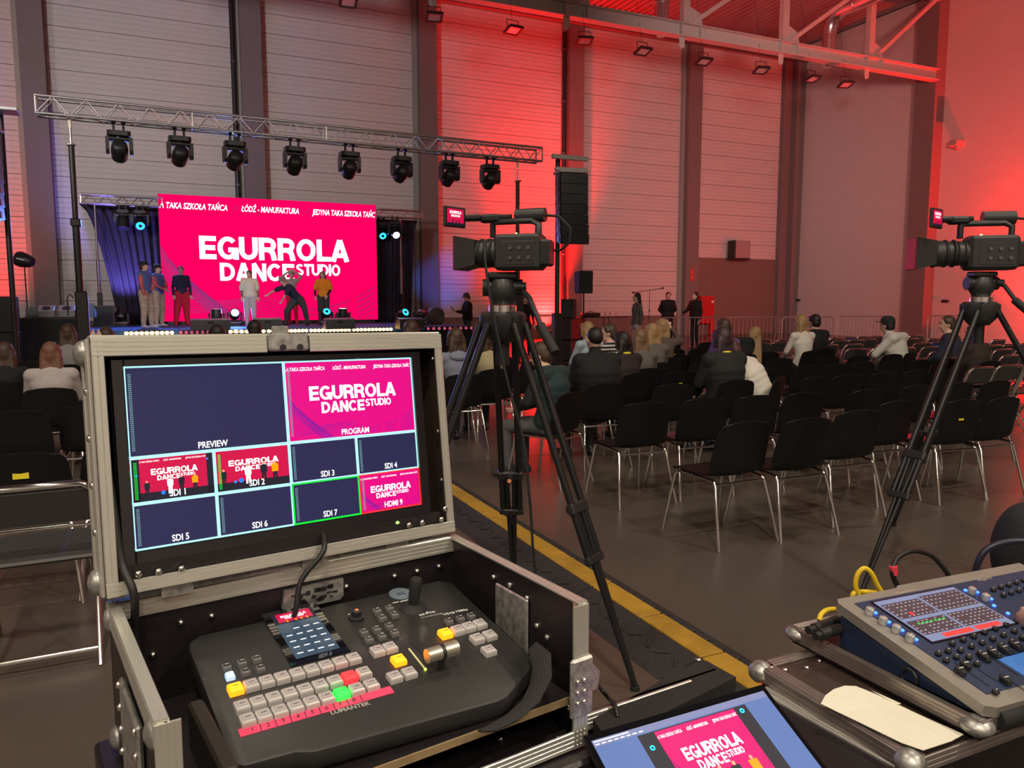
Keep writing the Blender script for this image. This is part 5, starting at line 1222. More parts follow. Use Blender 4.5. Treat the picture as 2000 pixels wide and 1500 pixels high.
def camcorder(label, M, group, lcd_rot=0., long=1.0):
    """local x forwards (lens), y to its left, z up, origin on the base plate"""
    t = thing('camcorder', label, 'video camera', M, group)
    m = MB(); m.box((-.05, 0, .08), (.2, .125, .15), .014); bo = m.build('body', M_camg, t)
    m = MB(Matrix.Translation((.045, 0, .08)) @ Matrix.Rotation(PI / 2, 4, 'Y')); m.lathe([(.058, 0), (.06, .015), (.053, .02), (.055, .04), (.05, .045), (.057, .06 * long), (.057, .09 * long), (.05, .095 * long)], 24); m.build('lens_barrel', M_camg, t, 40)
    for x in (.062, .085, .115): m = MB(Matrix.Translation((x * long, 0, .08)) @ Matrix.Rotation(PI / 2, 4, 'Y')); m.lathe([(.0565, 0), (.061, .003), (.061, .011), (.0565, .014)], 24); m.build('lens_ring', M_rub, t, 40)
    x0 = .045 + .09 * long
    m = MB(); m.add([(x0, -.06, .03), (x0, .06, .03), (x0, .06, .135), (x0, -.06, .135), (x0 + .085, -.078, .01), (x0 + .085, .078, .01), (x0 + .085, .078, .15), (x0 + .085, -.078, .15)], [(0, 1, 5, 4), (1, 2, 6, 5), (2, 3, 7, 6), (3, 0, 4, 7), (0, 3, 2, 1)]); m.build('lens_hood', M_black, t)
    m = MB(); m.box((x0 + .088, 0, .08), (.008, .16, .144), .003); m.build('hood_rim', mat('hood_rim_red_glint', (.12, .01, .02), .4), t)  # wine colour stands in for red light reflected on the rim
    m = MB(); m.tube([(-.13, 0, .14), (-.13, 0, .195), (-.1, 0, .21), (.06, 0, .21), (.075, 0, .2), (.075, 0, .145)], .016, 10, flat=.8); m.build('handle', M_black, t, 60)
    m = MB(); m.cyl((-.15, -.03, .235), (-.02, -.03, .235), .03, n=16); m.build('viewfinder', M_camg, t, 40)
    m = MB(); m.cyl((.01, -.05, .235), (.16, -.05, .235), .012, n=10); m.build('microphone', M_rub, t, 60)
    m = MB(); m.box((.085, .0, .225), (.09, .05, .035), .01); m.box((.16, .025, .228), (.09, .06, .025), .008); m.build('lcd_arm', M_black, t)
    Q = Matrix.Translation((.205, .105, .226)) @ Matrix.Rotation(lcd_rot, 4, 'Z')
    m = MB(Q); m.box((0, 0, 0), (.012, .132, .086), .005); lc = m.build('lcd_panel', M_black, t)
    F = Q @ Matrix(((0, 0, -1, -.0065), (-1, 0, 0, 0), (0, 1, 0, 0), (0, 0, 0, 1)))
    m = MB(F); m.rect(-.05, -.033, .05, .033, .0003); sc = m.build('lcd_screen', M_monired, lc)
    m = MB(F); m.text('EGURROLA', .012, 0, .013, .0008, bold=.03, wfit=.07); m.text('DANCESTUDIO', .009, 0, .0, .0008, bold=.03, wfit=.055); tag(m.build('screen_lettering', M_moniwhite, sc), kind='stuff')
    m = MB(F); m.rect(-.05, -.033, .05, -.024, .0006)
    for x in (-.02, 0, .018): m.rect(x, -.026, x + .006, -.012, .0007)
    tag(m.build('screen_stage', M_printd, sc), kind='stuff')
    for sy in (-1, 1):
        m = MB(); m.box((-.06, sy * .06, .075), (.15, .008, .1), .003); sp = m.build('side_panel', M_camg, bo)
        for i in range(6): m = MB(); m.cyl((-.11 + .04 * (i % 3), sy * .064, .055 + .04 * (i // 3)), (-.11 + .04 * (i % 3), sy * .07, .055 + .04 * (i // 3)), .008, n=8); m.build('button', M_gunm, sp)
    m = MB(); m.box((-.09, -.0655, .08), (.055, .003, .07)); m.build('status_display', M_lcdm, bo)
    m = MB(); m.box((-.165, 0, .075), (.05, .085, .11), .01); m.build('battery', M_black, t)
    for z in (.05, .1): m = MB(); m.cyl((-.135, -.062, z), (-.135, -.078, z), .013, n=12); m.cyl((-.135, -.078, z), (-.135, -.08, z), .009, n=12); m.build('xlr_socket', M_gunm, t, 60)
    m = MB(); m.tube([(-.14, -.03, .235), (-.2, -.05, .23), (-.25, -.06, .18), (-.245, -.07, .12), (-.2, -.075, .09), (-.15, -.075, .09)], .006, 8); m.build('cable', M_rub, t, 60)
    m = MB(); m.ell((-.02, -.03, .16), (.006, .006, .006), 8, 6); m.build('tally_lamp', mat('tally_green', (.2, 1, .2), emit=4, ecol=(.6, 1, .4), var=0), t)
    return t
M_orangek = mat('orange_cap', (.9, .25, .12), .5, emit=.25, ecol=(1, .3, .1)); GC = 'video cameras on tripods'
c1 = atY(982, 622, 3.3); f1 = gnd(1240, 1347)
def three(c, f):
    d = Vector((f.x - c.x, f.y - c.y, 0)); return [Vector((c.x, c.y, 0)) + Matrix.Rotation(a, 3, 'Z') @ d for a in (0, 2 * PI / 3, -2 * PI / 3)]
tripod('camera_tripod', 'black twin tube tripod standing right of the monitor case', c1, three(c1, f1), M_orangek, GC)
h1 = c1 + UP * .056
fluid_head('black fluid head on the tripod beside the monitor case', h1, atY(1085, 690, 3.05), GC)
b1 = h1 + UP * .141
ax = Vector((-.93, .36, .0)).normalized()
camcorder('black camcorder with its lens to the left above the monitor case', frame(b1 - ax * .03, ax, UP.cross(ax), UP), GC, R(-18))
c2 = atY(1914, 600, 4.3); f2 = gnd(1680, 1168)
tripod('camera_tripod', 'black twin tube tripod near the right picture edge', c2, three(c2, f2), M_orangek, GC)
h2 = c2 + UP * .056
fluid_head('black fluid head on the tripod near the right picture edge', h2, atY(2010, 610, 4.1), GC)
ax2 = Vector((-.97, .22, 0)).normalized()
camcorder('black camcorder cut by the right picture edge', frame(h2 + UP * .141 + ax2 * .03, ax2, UP.cross(ax2), UP) @ Matrix.Scale(1.25, 4), GC, R(-35), 1.5)
# camera cable hanging down by the tripod
def wire(pts, r, m_, name, label, cat='cable', extra=None):
    P = [Vector(p) for p in pts]; out = []
    for i in range(len(P) - 1):
        p0, p1, p2, p3 = P[max(i - 1, 0)], P[i], P[i + 1], P[min(i + 2, len(P) - 1)]
        for j in range(6):
            s = j / 6; out.append(.5 * ((2 * p1) + (p2 - p0) * s + (2 * p0 - 5 * p1 + 4 * p2 - p3) * s * s + (3 * p1 - p0 - 3 * p2 + p3) * s ** 3))
    out.append(P[-1]); m = MB(); m.tube(out, r, 8); return tag(m.build(name, m_, None, 60), label, cat)
wire([atY(945, 470, 3.25), atY(950, 530, 3.2), atY(965, 620, 3.18), atY(990, 740, 3.15), atY(1022, 860, 3.12), atY(1033, 960, 3.1), atY(1040, 1060, 3.1), gnd(1048, 1320) + UP * .01, gnd(900, 1340) + UP * .01], .0055, M_rub, 'camera_cable', 'black cable hanging from the left camcorder to the floor')
# cable ramp on the floor
A_ = gnd(872, 950); B_ = gnd(1465, 1330); dr = (B_ - A_); Lr = dr.length; dr.normalize(); A_ = A_ - dr * 1.0
sr = Vector((-dr.y, dr.x, 0)) * -1                # towards the near side
if sr.y > 0: sr = -sr
M_ry = mat('ramp_yellow', (.36, .20, .018), .65, var=.45, scale=9, bump=.25, bscale=60); M_rb = mat('ramp_rubber', (.022, .02, .02), .65, var=.3, scale=30, bump=.5, bscale=90)
nm_ = int((Lr + 2.0) / .9) + 1
for i in range(nm_):
    o = A_ + dr * (.9 * i); t = thing('cable_ramp', 'black rubber cable ramp module with a yellow lid, %s from far end' % ORD[i], 'cable ramp', frame(o, dr, -sr, UP), 'cable ramp modules across the floor')
    P = Matrix(((0, 0, 1, 0), (1, 0, 0, 0), (0, 1, 0, 0), (0, 0, 0, 1)))
    m = MB(); m.prism([(.13, 0), (.0, .045), (-.13, .05), (-.34, .0)], .004, .896, P); m.build('base', M_rb, t)
    for j in range(2): m = MB(); m.box((.225 + .45 * j, -.06, .051), (.438, .125, .012), .003); m.build('lid', M_ry, t)
    for j in range(9):
        m = MB(); m.box((.05 + .1 * j, .012, .052), (.05, .03, .01), .002); m.build('hinge_tooth', M_rb, t)
        m = MB(Matrix.Translation((.05 + .1 * j, -.215, .033)) @ Matrix.Rotation(R(13.5), 4, 'X') @ Matrix.Rotation(R(40 if j % 2 else -40), 4, 'Z')); m.box((0, 0, 0), (.07, .014, .008), .002); m.build('tread', M_rb, t)
# ------------------------------------------------------------------ monitor case with the video switcher
M_ply = mat('case_black_laminate', (.014, .011, .013), .35, var=.2, scale=40, bump=.1, bscale=300)
M_plybr = mat('case_brown_laminate', (.05, .032, .026), .45, var=.2, scale=30)
M_plyedge = mat('plywood_edge', (.28, .2, .1), .6, var=.3, scale=60)
M_rivet = mat('rivet_steel', (.75, .74, .7), .22, 1.)
M_worn = mat('worn_steel', (.40, .40, .38), .4, .7, var=.95, scale=75)
M_gloss = mat('gloss_black', (.006, .006, .008), .06, var=0, coat=1.)
M_cablek = mat('cable_black', (.012, .012, .012), .5)
RIV = MB().ell((0, 0, 0), (.0055, .0055, .004), 8, 6).mesh('rivet', M_rivet, 60)
def rivets(parent, pts, nrm=(0, 0, 1), s=1.):
    Q = Vector(nrm).to_track_quat('Z', 'Y').to_matrix().to_4x4()
    for p in pts:
        o = bpy.data.objects.new('rivet', RIV); COL.objects.link(o); o.parent = parent; o.matrix_local = Matrix.Translation(p) @ Q @ Matrix.Scale(s, 4)
def edging(name, a, b, wdir, w, ndir, m_, parent, th=.003, ridges=3):
    """ridged aluminium strip from a to b; w wide along wdir, standing proud along ndir"""
    a = Vector(a); b = Vector(b); d = (b - a); L = d.length; d.normalize(); wdir = Vector(wdir).normalized(); ndir = Vector(ndir).normalized()
    prof = [(0, 0), (0, th)]
    for i in range(ridges):
        x0, x1 = w * i / ridges, w * (i + 1) / ridges
        prof += [(x0 + .0012, th + .0016), (x1 - .0012, th + .0016)]
        if i < ridges - 1: prof += [(x1, th)]
    prof += [(w, th), (w, 0)]
    n = len(prof); m = MB(); vs = [a + wdir * x + ndir * y for x, y in prof] + [b + wdir * x + ndir * y for x, y in prof]
    m.add(vs, [(i, i + 1, n + i + 1, n + i) for i in range(n - 1)] + [list(range(n)), list(range(n, 2 * n))[::-1]])
    return m.build(name, m_, parent)
bO = Vector((-.652, 1.195, 1.065)); bRR = Vector((-.122, 1.553, 1.065)); bh = (bRR - bO).normalized(); bb = UP.cross(bh)   # bb points to the back
CB = frame(bO, bh, bb, UP); CWd, CDd, CHt = .64, .432, .24
cs = thing('switcher_case', 'open black flight case with aluminium edges holding the video switcher', 'flight case', CB @ Matrix.Translation((0, 0, -CHt)))
T9 = .009; z0 = 0; z1 = CHt
m = MB(); m.box((CWd / 2, -CDd / 2, .006), (CWd, CDd, .012)); fl_ = m.build('floor_board', M_ply, cs)
m = MB(); m.box((CWd / 2, -T9 / 2, z1 / 2), (CWd, T9, z1)); bk = m.build('back_panel', M_ply, cs)
m = MB(); m.box((T9 / 2, -CDd / 2, z1 / 2), (T9, CDd - .001, z1)); lf = m.build('left_panel', M_ply, cs)
m = MB(); m.box((CWd - T9 / 2, -CDd / 2, z1 / 2), (T9, CDd - .001, z1)); rg = m.build('right_panel', M_ply, cs)
M_aluw = M_alu
edging('back_edging', (0, -.001 - T9, z1 - .028), (CWd, -.001 - T9, z1 - .028), (0, 0, 1), .03, (0, -1, 0), M_alu, bk, .004, 4)
edging('top_edging', (0, -T9 - .004, z1), (CWd, -T9 - .004, z1), (0, 1, 0), .016, (0, 0, 1), M_alu, bk, .002, 2)
for x, pn, sg in ((0, lf, 1), (CWd, rg, -1)):
    edging('top_edging', (x - .003 * sg, -CDd, z1), (x - .003 * sg, 0, z1), (sg, 0, 0), .018, (0, 0, 1), M_alu, pn, .003, 2)
    edging('outer_edging', (x, -CDd, z1 + .002), (x, 0, z1 + .002), (0, 0, -1), .03, (-sg, 0, 0), M_alu, pn, .002, 3)
    edging('front_edging', (x - .003 * sg, -CDd, 0), (x - .003 * sg, -CDd, z1), (sg, 0, 0), .03, (0, -1, 0), M_alu, pn, .003, 4)
    edging('inner_edging', (x + sg * T9, -CDd - .002, .0), (x + sg * T9, -CDd - .002, z1), (0, 1, 0), .022, (sg, 0, 0), M_alu, pn, .002, 2)
edging('front_bottom_edging', (0, -CDd, 0), (CWd, -CDd, 0), (0, 0, 1), .03, (0, -1, 0), M_alu, fl_, .003, 4)
m = MB(); m.box((CWd / 2, -.235, .074), (CWd - .03, .36, .012)); shf = m.build('shelf', M_ply, cs)
m = MB(); m.box((CWd / 2, -.4165, .074), (CWd - .03, .003, .012)); m.build('shelf_edge', M_plyedge, shf)
inr = -T9 - .002
rivets(bk, [(x, inr, z1 - .055) for x in (.105, .155, .40, .50, .55, .60)] + [(x, inr, z1 - .1) for x in (.06, .58)], (0, -1, 0), 1.1)
rivets(rg, [(CWd - T9 - .001, y, z) for y, z in ((-.17, .205), (-.225, .207), (-.28, .2), (-.31, .16), (-.34, .15), (-.30, .1), (-.345, .09), (-.34, .06), (-.36, .03), (-.40, .05))], (-1, 0, 0), 1.1)
rivets(fl_, [(.52, -.36, .013), (.60, -.41, .013), (.57, -.30, .013)], (0, 0, 1), 1.1)
# worn plates, latches and handles
m = MB(); m.box((CWd - T9 - .004, -.235, .135), (.006, .105, .13), .003); m.build('inner_handle_plate', M_worn, rg)
m = MB(); m.box((CWd + .008, -CDd + .03, .105), (.01, .06, .095), .004); m.box((CWd - .014, -CDd - .006, .105), (.046, .01, .10), .004); lt = m.build('latch', M_worn, rg)
rivets(lt, [(CWd - .026 + .014 * i, -CDd - .013, .1 + .018 * j) for i in (0, 1) for j in (-1, 0, 1)], (0, -1, 0), .9)
m = MB(); m.prism([(-.004, 0), (.02, 0), (.024, .03), (.01, .045), (-.004, .04)], -.002, .002, Matrix.Translation((CWd + .022, -CDd + .02, .075)) @ Matrix.Rotation(PI / 2, 4, 'X')); m.build('latch_key', M_worn, lt)
m = MB(); m.box((-.006, -.26, .12), (.008, .16, .15), .004); hd_ = m.build('handle_dish', M_worn, lf)
rivets(hd_, [(-.011, -.26 + sx * .072, .12 + z * .033) for sx in (-1, 1) for z in (-2, -1, 0, 1, 2)], (-1, 0, 0), 1.1)
m = MB(); m.tube([(-.012, -.30, .06), (-.03, -.3, .07), (-.035, -.26, .07), (-.03, -.22, .07), (-.012, -.22, .06)], .011, 10); m.build('handle_grip', mat('grip_wine', (.07, .01, .015), .5), lf, 60)
for y in (-.02, -CDd + .02):
    for z in (.02, z1 - .02): m = MB(); m.ell((.002, y, z), (.014, .02, .02), 10, 7); m.build('ball_corner', M_worn, lf, 60)
m = MB(); m.prism([(.28, z1 - .075), (.385, z1 - .075), (.392, z1 - .068), (.392, z1 - .035), (.28, z1 - .035), (.275, z1 - .068)], .010, .016, Matrix.Rotation(PI / 2, 4, 'X')); nb = m.build('name_plate', M_worn, bk)
m = MB(); m.text('KATA', .014, .333, z1 - .061, .0168, bold=.02, wfit=.07, M=Matrix.Rotation(PI / 2, 4, 'X'))
nb.data.materials[0] = M_worn
m = MB()
random.seed(3)
for i in range(22): m.box((.288 + random.random() * .09, -.017, z1 - .066 + random.random() * .022), (.004 + random.random() * .009, .001, .002 + random.random() * .006))
tag(m.build('worn_print', M_black, nb), kind='stuff')
# lid with the monitor
mo = Vector((-.627, 1.234, 1.445)); mx_ = Vector((.798, .602, -.016)).normalized(); my_ = -Vector((.076, -.125, -.989)); my_ = (my_ - mx_ * my_.dot(mx_)).normalized(); mz_ = mx_.cross(my_)
MF = frame(mo, mx_, my_, mz_)                       # origin top left of the picture, x right, y up, z to the viewer
u0, u1, v0, v1, dz = -.046, .596, -.362, .046, .075
ld_ = thing('case_lid', 'raised black flight case lid with aluminium rim framing the monitor', 'flight case lid', MF @ Matrix.Translation((0, v0, 0)))
Lb = Matrix.Translation((0, -v0, 0))
m = MB(Lb); m.box(((u0 + u1) / 2, (v0 + v1) / 2, -dz), (u1 - u0, v1 - v0, .009)); bp = m.build('back_panel', M_ply, ld_)
for (x0, x1, y0, y1, nm) in ((u0, u0 + .009, v0, v1, 'left_panel'), (u1 - .009, u1, v0, v1, 'right_panel'), (u0, u1, v1 - .009, v1, 'top_panel'), (u0, u1, v0, v0 + .009, 'bottom_panel')):
    m = MB(Lb); m.box(((x0 + x1) / 2, (y0 + y1) / 2, -dz / 2 + .004), (x1 - x0, y1 - y0, dz + .004)); m.build(nm, M_plybr, ld_)
def led(name, a, b, w_, wd, nd, th=.004, r_=4, par_=ld_):
    q = lambda p: Lb @ Vector(p); return edging(name, q(a), q(b), wd, w_, nd, M_alu, par_, th, r_)
led('front_rim', (u0, v0, .007), (u0, v1, .007), .018, (1, 0, 0), (0, 0, 1), .004, 2); led('front_rim', (u1, v0, .007), (u1, v1, .007), .016, (-1, 0, 0), (0, 0, 1), .004, 2)
led('front_rim', (u0, v0, .0075), (u1, v0, .0075), .022, (0, 1, 0), (0, 0, 1), .004, 3)
gx0, gx1 = .232, .312
led('front_rim', (u0, v1, .0075), (gx0, v1, .0075), .030, (0, -1, 0), (0, 0, 1), .004, 4); led('front_rim', (gx1, v1, .0075), (u1, v1, .0075), .030, (0, -1, 0), (0, 0, 1), .004, 4)
led('side_rim', (u0, v0, -.004), (u0, v1, -.004), .026, (0, 0, -1), (-1, 0, 0), .003, 3); led('side_rim', (u0, v0, -dz), (u0, v1, -dz), .02, (0, 0, 1), (-1, 0, 0), .003, 2)
led('side_rim', (u1, v0, .006), (u1, v1, .006), .03, (0, 0, -1), (1, 0, 0), .003, 3); led('top_rim', (u0, v1, .006), (u1, v1, .006), .03, (0, 0, -1), (0, 1, 0), .003, 3)
m = MB(Lb); m.box(((gx0 + gx1) / 2, v1 - .012, .010), (gx1 - gx0 - .004, .032, .008), .003); lc_ = m.build('latch_plate', M_worn, ld_)
m = MB(Lb); m.box(((gx0 + gx1) / 2 - .012, v1 + .009, .006), (.03, .018, .012), .003); m.build('latch_tongue', M_worn, lc_)
for s_ in (-.012, .02): m = MB(Lb); m.cyl(((gx0 + gx1) / 2 + s_, v1 - .022, .013), ((gx0 + gx1) / 2 + s_, v1 - .022, .0165), .006, n=10); m.build('latch_hole', M_black, lc_)
for y in (v0 + .018, v1 - .02):
    m = MB(Lb); m.ell((u0 - .004, y, -.045), (.015, .022, .022), 12, 8); m.build('ball_corner', M_worn, ld_, 60)
for x in (u0 + .006, u0 + .014): m = MB(Lb); m.prism([(-.004, 0), (.004, 0), (0, .011)], -.004, .004, Matrix.Translation((x, v1 + .004, 0))); m.build('corner_tip', M_rivet, ld_)
rivets(ld_, [Lb @ Vector((u0 - .004, v0 + .1 + .075 * i, -.03)) for i in range(4)], (-1, 0, 0), 1.2)
rivets(ld_, [Lb @ Vector(p) for p in ((.03, v0 + .028, .013), (.065, v0 + .026, .013), (.49, v0 + .03, .013), (.52, v0 + .03, .013), (.565, v0 + .03, .013), (.575, v0 + .05, .013), (.0, v0 + .03, .013))], (0, 0, 1), 1.1)
rivets(ld_, [Lb @ Vector(p) for p in ((u1 - .017, v1 - .05, -.0), (u1 - .017, v1 - .3, 0), (u1 - .017, v1 - .2, 0))], (-1, 0, 0), .9)
m = MB(Lb); m.box((.27, v0 + .022, -.012), (u1 - u0 - .04, .044, .03), .002); m.build('mounting_board', M_ply, ld_)
# hinge strip between lid and case
m = MB(); m.tube([MF @ Vector((.0, v0 - .008, -.012)), MF @ Vector((.55, v0 - .008, -.012))], .006, 8); hs = tag(m.build('piano_hinge', M_worn), 'long steel hinge between the monitor lid and the switcher case', 'hinge')
for x in (.06, .30, .47): m = MB(); m.box((x, 0, 0), (.05, .03, .003)); m.M = None; o_ = m.build('hinge_leaf', M_worn, hs); o_.matrix_local = MF @ Matrix.Translation((0, v0 - .004, -.004))
# the monitor
mn = thing('monitor', 'wide black monitor showing the multiview grid inside the case lid', 'monitor', MF @ Matrix.Translation((0, -.33, 0)))
Lm = Matrix.Translation((0, .33, 0))
m = MB(Lm); m.box((.265, -.15, -.032), (.568, .336, .05), .006); m.build('housing', M_black, mn)
bz = [(-.019, 0, .012, -.318), (.53, .549, .012, -.318)]
for (x0, x1, y0, y1) in ((-.019, 0, -.32, .012), (.53, .549, -.32, .012), (0, .53, 0, .012), (0, .53, -.32, -.298)):
    m = MB(Lm); m.box(((x0 + x1) / 2, (y0 + y1) / 2, -.003), (x1 - x0, y1 - y0, .012), .0015); m.build('bezel', M_gloss, mn)
MW, MH = .53, .298
m = MB(Lm); m.rect(0, -MH, MW, 0, -.004); scn = m.build('screen', M_monidark, mn)
def monitor_grid():
    cell = [('PREVIEW', 0, 0, 2, 2), ('PROGRAM', 2, 0, 2, 2), ('SDI 1', 0, 2, 1, 1), ('SDI 2', 1, 2, 1, 1), ('SDI 3', 2, 2, 1, 1), ('SDI 4', 3, 2, 1, 1), ('SDI 5', 0, 3, 1, 1), ('SDI 6', 1, 3, 1, 1), ('SDI 7', 2, 3, 1, 1), ('HDMI 9', 3, 3, 1, 1)]
    lines = MB(Lm); lw_ = .0028; z = -.0028
    for (n_, cx_, cy_, w_, h_) in cell:
        x0, x1, y1, y0 = MW * cx_ / 4, MW * (cx_ + w_) / 4, -MH * cy_ / 4, -MH * (cy_ + h_) / 4
        tgt = lines
        if n_ == 'SDI 7': tgt = MB(Lm); zz = z + .0004
        elif n_ == 'HDMI 9': tgt = MB(Lm); zz = z + .0006
        else: zz = z
        for (a, b, c, d) in ((x0, y0, x1, y0 + lw_), (x0, y1 - lw_, x1, y1), (x0, y0, x0 + lw_, y1), (x1 - lw_, y0, x1, y1)): tgt.rect(a, b, c, d, zz)
        if n_ == 'SDI 7': tgt.build('green_frame', M_green, scn)
        if n_ == 'HDMI 9': tgt.build('red_frame', M_lred, scn)
        # content
        ix0, ix1, iy0, iy1 = x0 + lw_, x1 - lw_, y0 + lw_, y1 - lw_
        if n_ in ('PROGRAM', 'HDMI 9', 'SDI 1', 'SDI 2'):
            mb = slideset(); Mz = Lm
            if n_ == 'SDI 1': ax0, ax1, ay0, ay1 = ix0 + (ix1 - ix0) * .09, ix1 - (ix1 - ix0) * .08, iy0 + (iy1 - iy0) * .2, iy1
            elif n_ == 'SDI 2': ax0, ax1, ay0, ay1 = ix0, ix1, iy0 + (iy1 - iy0) * .2, iy1 + (iy1 - iy0) * 0
            else: ax0, ax1, ay0, ay1 = ix0, ix1, iy0, iy1
            slide(mb, ax0, ay0, ax1 - ax0, ay1 - ay0, -.0036, header=(n_ != 'SDI 2'), lines=(n_ in ('PROGRAM', 'HDMI 9')), M=Lm)
            pk = M_monipink if n_ in ('PROGRAM', 'HDMI 9') else M_monired
            f_ = mb['pink'].build('picture', pk, scn); tag(mb['white'].build('picture_lettering', M_moniwhite, f_), kind='stuff')
            if mb['purple'].v: tag(mb['purple'].build('picture_lines', M_monipurple, f_), kind='stuff')
            if mb['line2'].v: tag(mb['line2'].build('picture_lines', M_monipurple, f_), kind='stuff')
            if n_ in ('SDI 1', 'SDI 2'):
                q = MB(Lm); q.rect(ix0, iy0, ix1, iy0 + (iy1 - iy0) * .2, -.0034)
                if n_ == 'SDI 1': q.rect(ix0, iy0, ax0, iy1, -.0034); q.rect(ax1, iy0, ix1, iy1, -.0034)
                tag(q.build('picture_stage', M_printd, f_), kind='stuff')
                S_ = (iy1 - iy0)
                figs = [(.09, 'd', .42), (.42, 'w', .5), (.64, 'k', .52), (.80, 'o', .52)] if n_ == 'SDI 2' else [(.17, 'd', .36), (.45, 'w', .40), (.59, 'k', .42), (.76, 'o', .42)]
                qs = {'w': MB(Lm), 'k': MB(Lm), 'o': MB(Lm), 'd': MB(Lm), 's': MB(Lm)}
                for fx, c_, hh in figs:
                    x = ix0 + (ix1 - ix0) * fx; y = iy0 + S_ * .12; hh *= S_; w_2 = hh * .16
                    leg = {'w': 'w', 'k': 'k', 'o': 'k', 'd': 's'}[c_]
                    qs['k' if leg != 'w' else 'w'].add([(x - w_2 * .8, y, -.0032), (x - w_2 * .2, y, -.0032), (x, y + hh * .4, -.0032), (x + w_2 * .2, y, -.0032), (x + w_2 * .8, y, -.0032), (x + w_2 * .7, y + hh * .5, -.0032), (x - w_2 * .7, y + hh * .5, -.0032)], [(0, 1, 2, 6), (2, 3, 4, 5), (2, 5, 6)])
                    qs[c_].add([(x - w_2, y + hh * .45, -.003), (x + w_2, y + hh * .45, -.003), (x + w_2 * 1.1, y + hh * .8, -.003), (x + w_2 * .5, y + hh * .86, -.003), (x - w_2 * .5, y + hh * .86, -.003), (x - w_2 * 1.1, y + hh * .8, -.003)], [(0, 1, 2, 3, 4, 5)])
                    qs['s'].add([(x + hh * .07 * math.cos(2 * PI * j / 8), y + hh * .93 + hh * .08 * math.sin(2 * PI * j / 8), -.0029) for j in range(8)], [tuple(range(8))])
                for c_, mm in (('w', M_moniwhite), ('k', M_printd), ('o', M_printo), ('d', M_printd), ('s', M_prints)):
                    if qs[c_].v: tag(qs[c_].build('picture_dancers', mm, f_), kind='stuff')
                q = MB(Lm)
                for fx, fy, r_ in (((.05, .62, .03), (.93, .86, .03), (.36, .16, .05)) if n_ == 'SDI 1' else ((.32, .22, .06), (.24, .2, .04))): q.add([(ix0 + (ix1 - ix0) * fx + S_ * r_ * math.cos(2 * PI * j / 10), iy0 + S_ * (fy + r_ * math.sin(2 * PI * j / 10)), -.0028) for j in range(10)], [tuple(range(10))])
                tag(q.build('picture_lamps', M_printb, f_), kind='stuff')
        # sound level scale
        q = MB(Lm); k_ = 40 if w_ == 2 else 22
        for j in range(k_):
            y = iy0 + (iy1 - iy0) * (.06 + .88 * j / k_)
            for s_ in (0, 1): q.rect(ix0 + .003 + s_ * .0026, y, ix0 + .005 + s_ * .0026, y + (iy1 - iy0) * .5 / k_, -.0026)
        tag(q.build('level_scale', mat('scale_grey', (.1, .2, .25), emit=.5, ecol=(.2, .45, .5), var=0) if n_ not in ('SDI 1', 'SDI 2') else M_green, scn), kind='stuff')
        q = MB(Lm); th = .0105 if w_ == 2 else .0105; q.text(n_, th, (ix0 + ix1) / 2 + (.0 if w_ == 2 else .004), iy0 + .0035, -.0022, bold=.02, sx=.82); q.build('caption', M_moniwhite, scn)
    lines.build('grid_lines', M_cyan, scn)
monitor_grid()
m = MB(Lm); m.ell((.47, -.325, .004), (.004, .003, .002), 8, 6); m.build('power_led', mat('led_green', (.2, 1, .2), emit=3, ecol=(.3, 1, .1), var=0), mn)
# ------------------------------------------------------------------ the switcher
tl = R(9.0); sd_ = -bb * math.cos(tl) - UP * math.sin(tl); so = bO - bb * .02 + UP * (1.0 - 1.065); sn = bh.cross(-sd_)
SF = frame(so, bh, -sd_, sn)                        # x right, y up the panel, z out of the panel
SFi = SF.inverted()
def sw(px, py, z=0.): p = SFi @ onplane(px, py, so + sn * z, sn); return p.x, p.y
sx_ = thing('video_switcher', 'black video switcher console with rows of clear buttons and a small touch screen', 'video switcher', SF @ Matrix.Translation((.36, -.2, -.045)))
Ls = Matrix.Translation((-.36, .2, .045))
M_swb = mat('switcher_black', (.022, .022, .022), .42, var=.12, scale=40, bump=.06, bscale=400)
poly = [(.125, -.022), (.585, -.022), (.603, -.04), (.60, -.33), (.588, -.345), (.505, -.394), (.485, -.397), (.20, -.374), (.175, -.362), (.11, -.356), (.098, -.345), (.103, -.06), (.108, -.035)]
def bevel_prism(m, poly, zt, zb, bev, M):
    n = len(poly); cx_ = sum(p[0] for p in poly) / n; cy_ = sum(p[1] for p in poly) / n
    def ins(d): return [(x - (x - cx_) / math.hypot(x - cx_, y - cy_) * d, y - (y - cy_) / math.hypot(x - cx_, y - cy_) * d) for x, y in poly]
    rings = [(ins(bev), zt), (ins(bev * .3), zt - bev * .3), (poly, zt - bev), (poly, zb + bev), (ins(bev), zb)]
    vs = []; fs = []
    for r_, z in rings: vs += [(x, y, z) for x, y in r_]
    for k_ in range(len(rings) - 1):
        for i in range(n): j = (i + 1) % n; fs.append((k_ * n + i, (k_ + 1) * n + i, (k_ + 1) * n + j, k_ * n + j))
    fs.append(list(range(n))); fs.append(list(range((len(rings) - 1) * n, len(rings) * n))[::-1])
    m.add(vs, [f[::-1] for f in fs], M)
m = MB(); bevel_prism(m, poly, 0, -.037, .010, Ls); m.build('body', M_swb, sx_, 40)
rp = [sw(440, 1300), sw(700, 1228)]
M_clear = mat('clear_button', (.55, .53, .52), .18, var=.08, coat=.6); M_btop = mat('button_cap_grey', (.40, .37, .38), .4, var=.05)
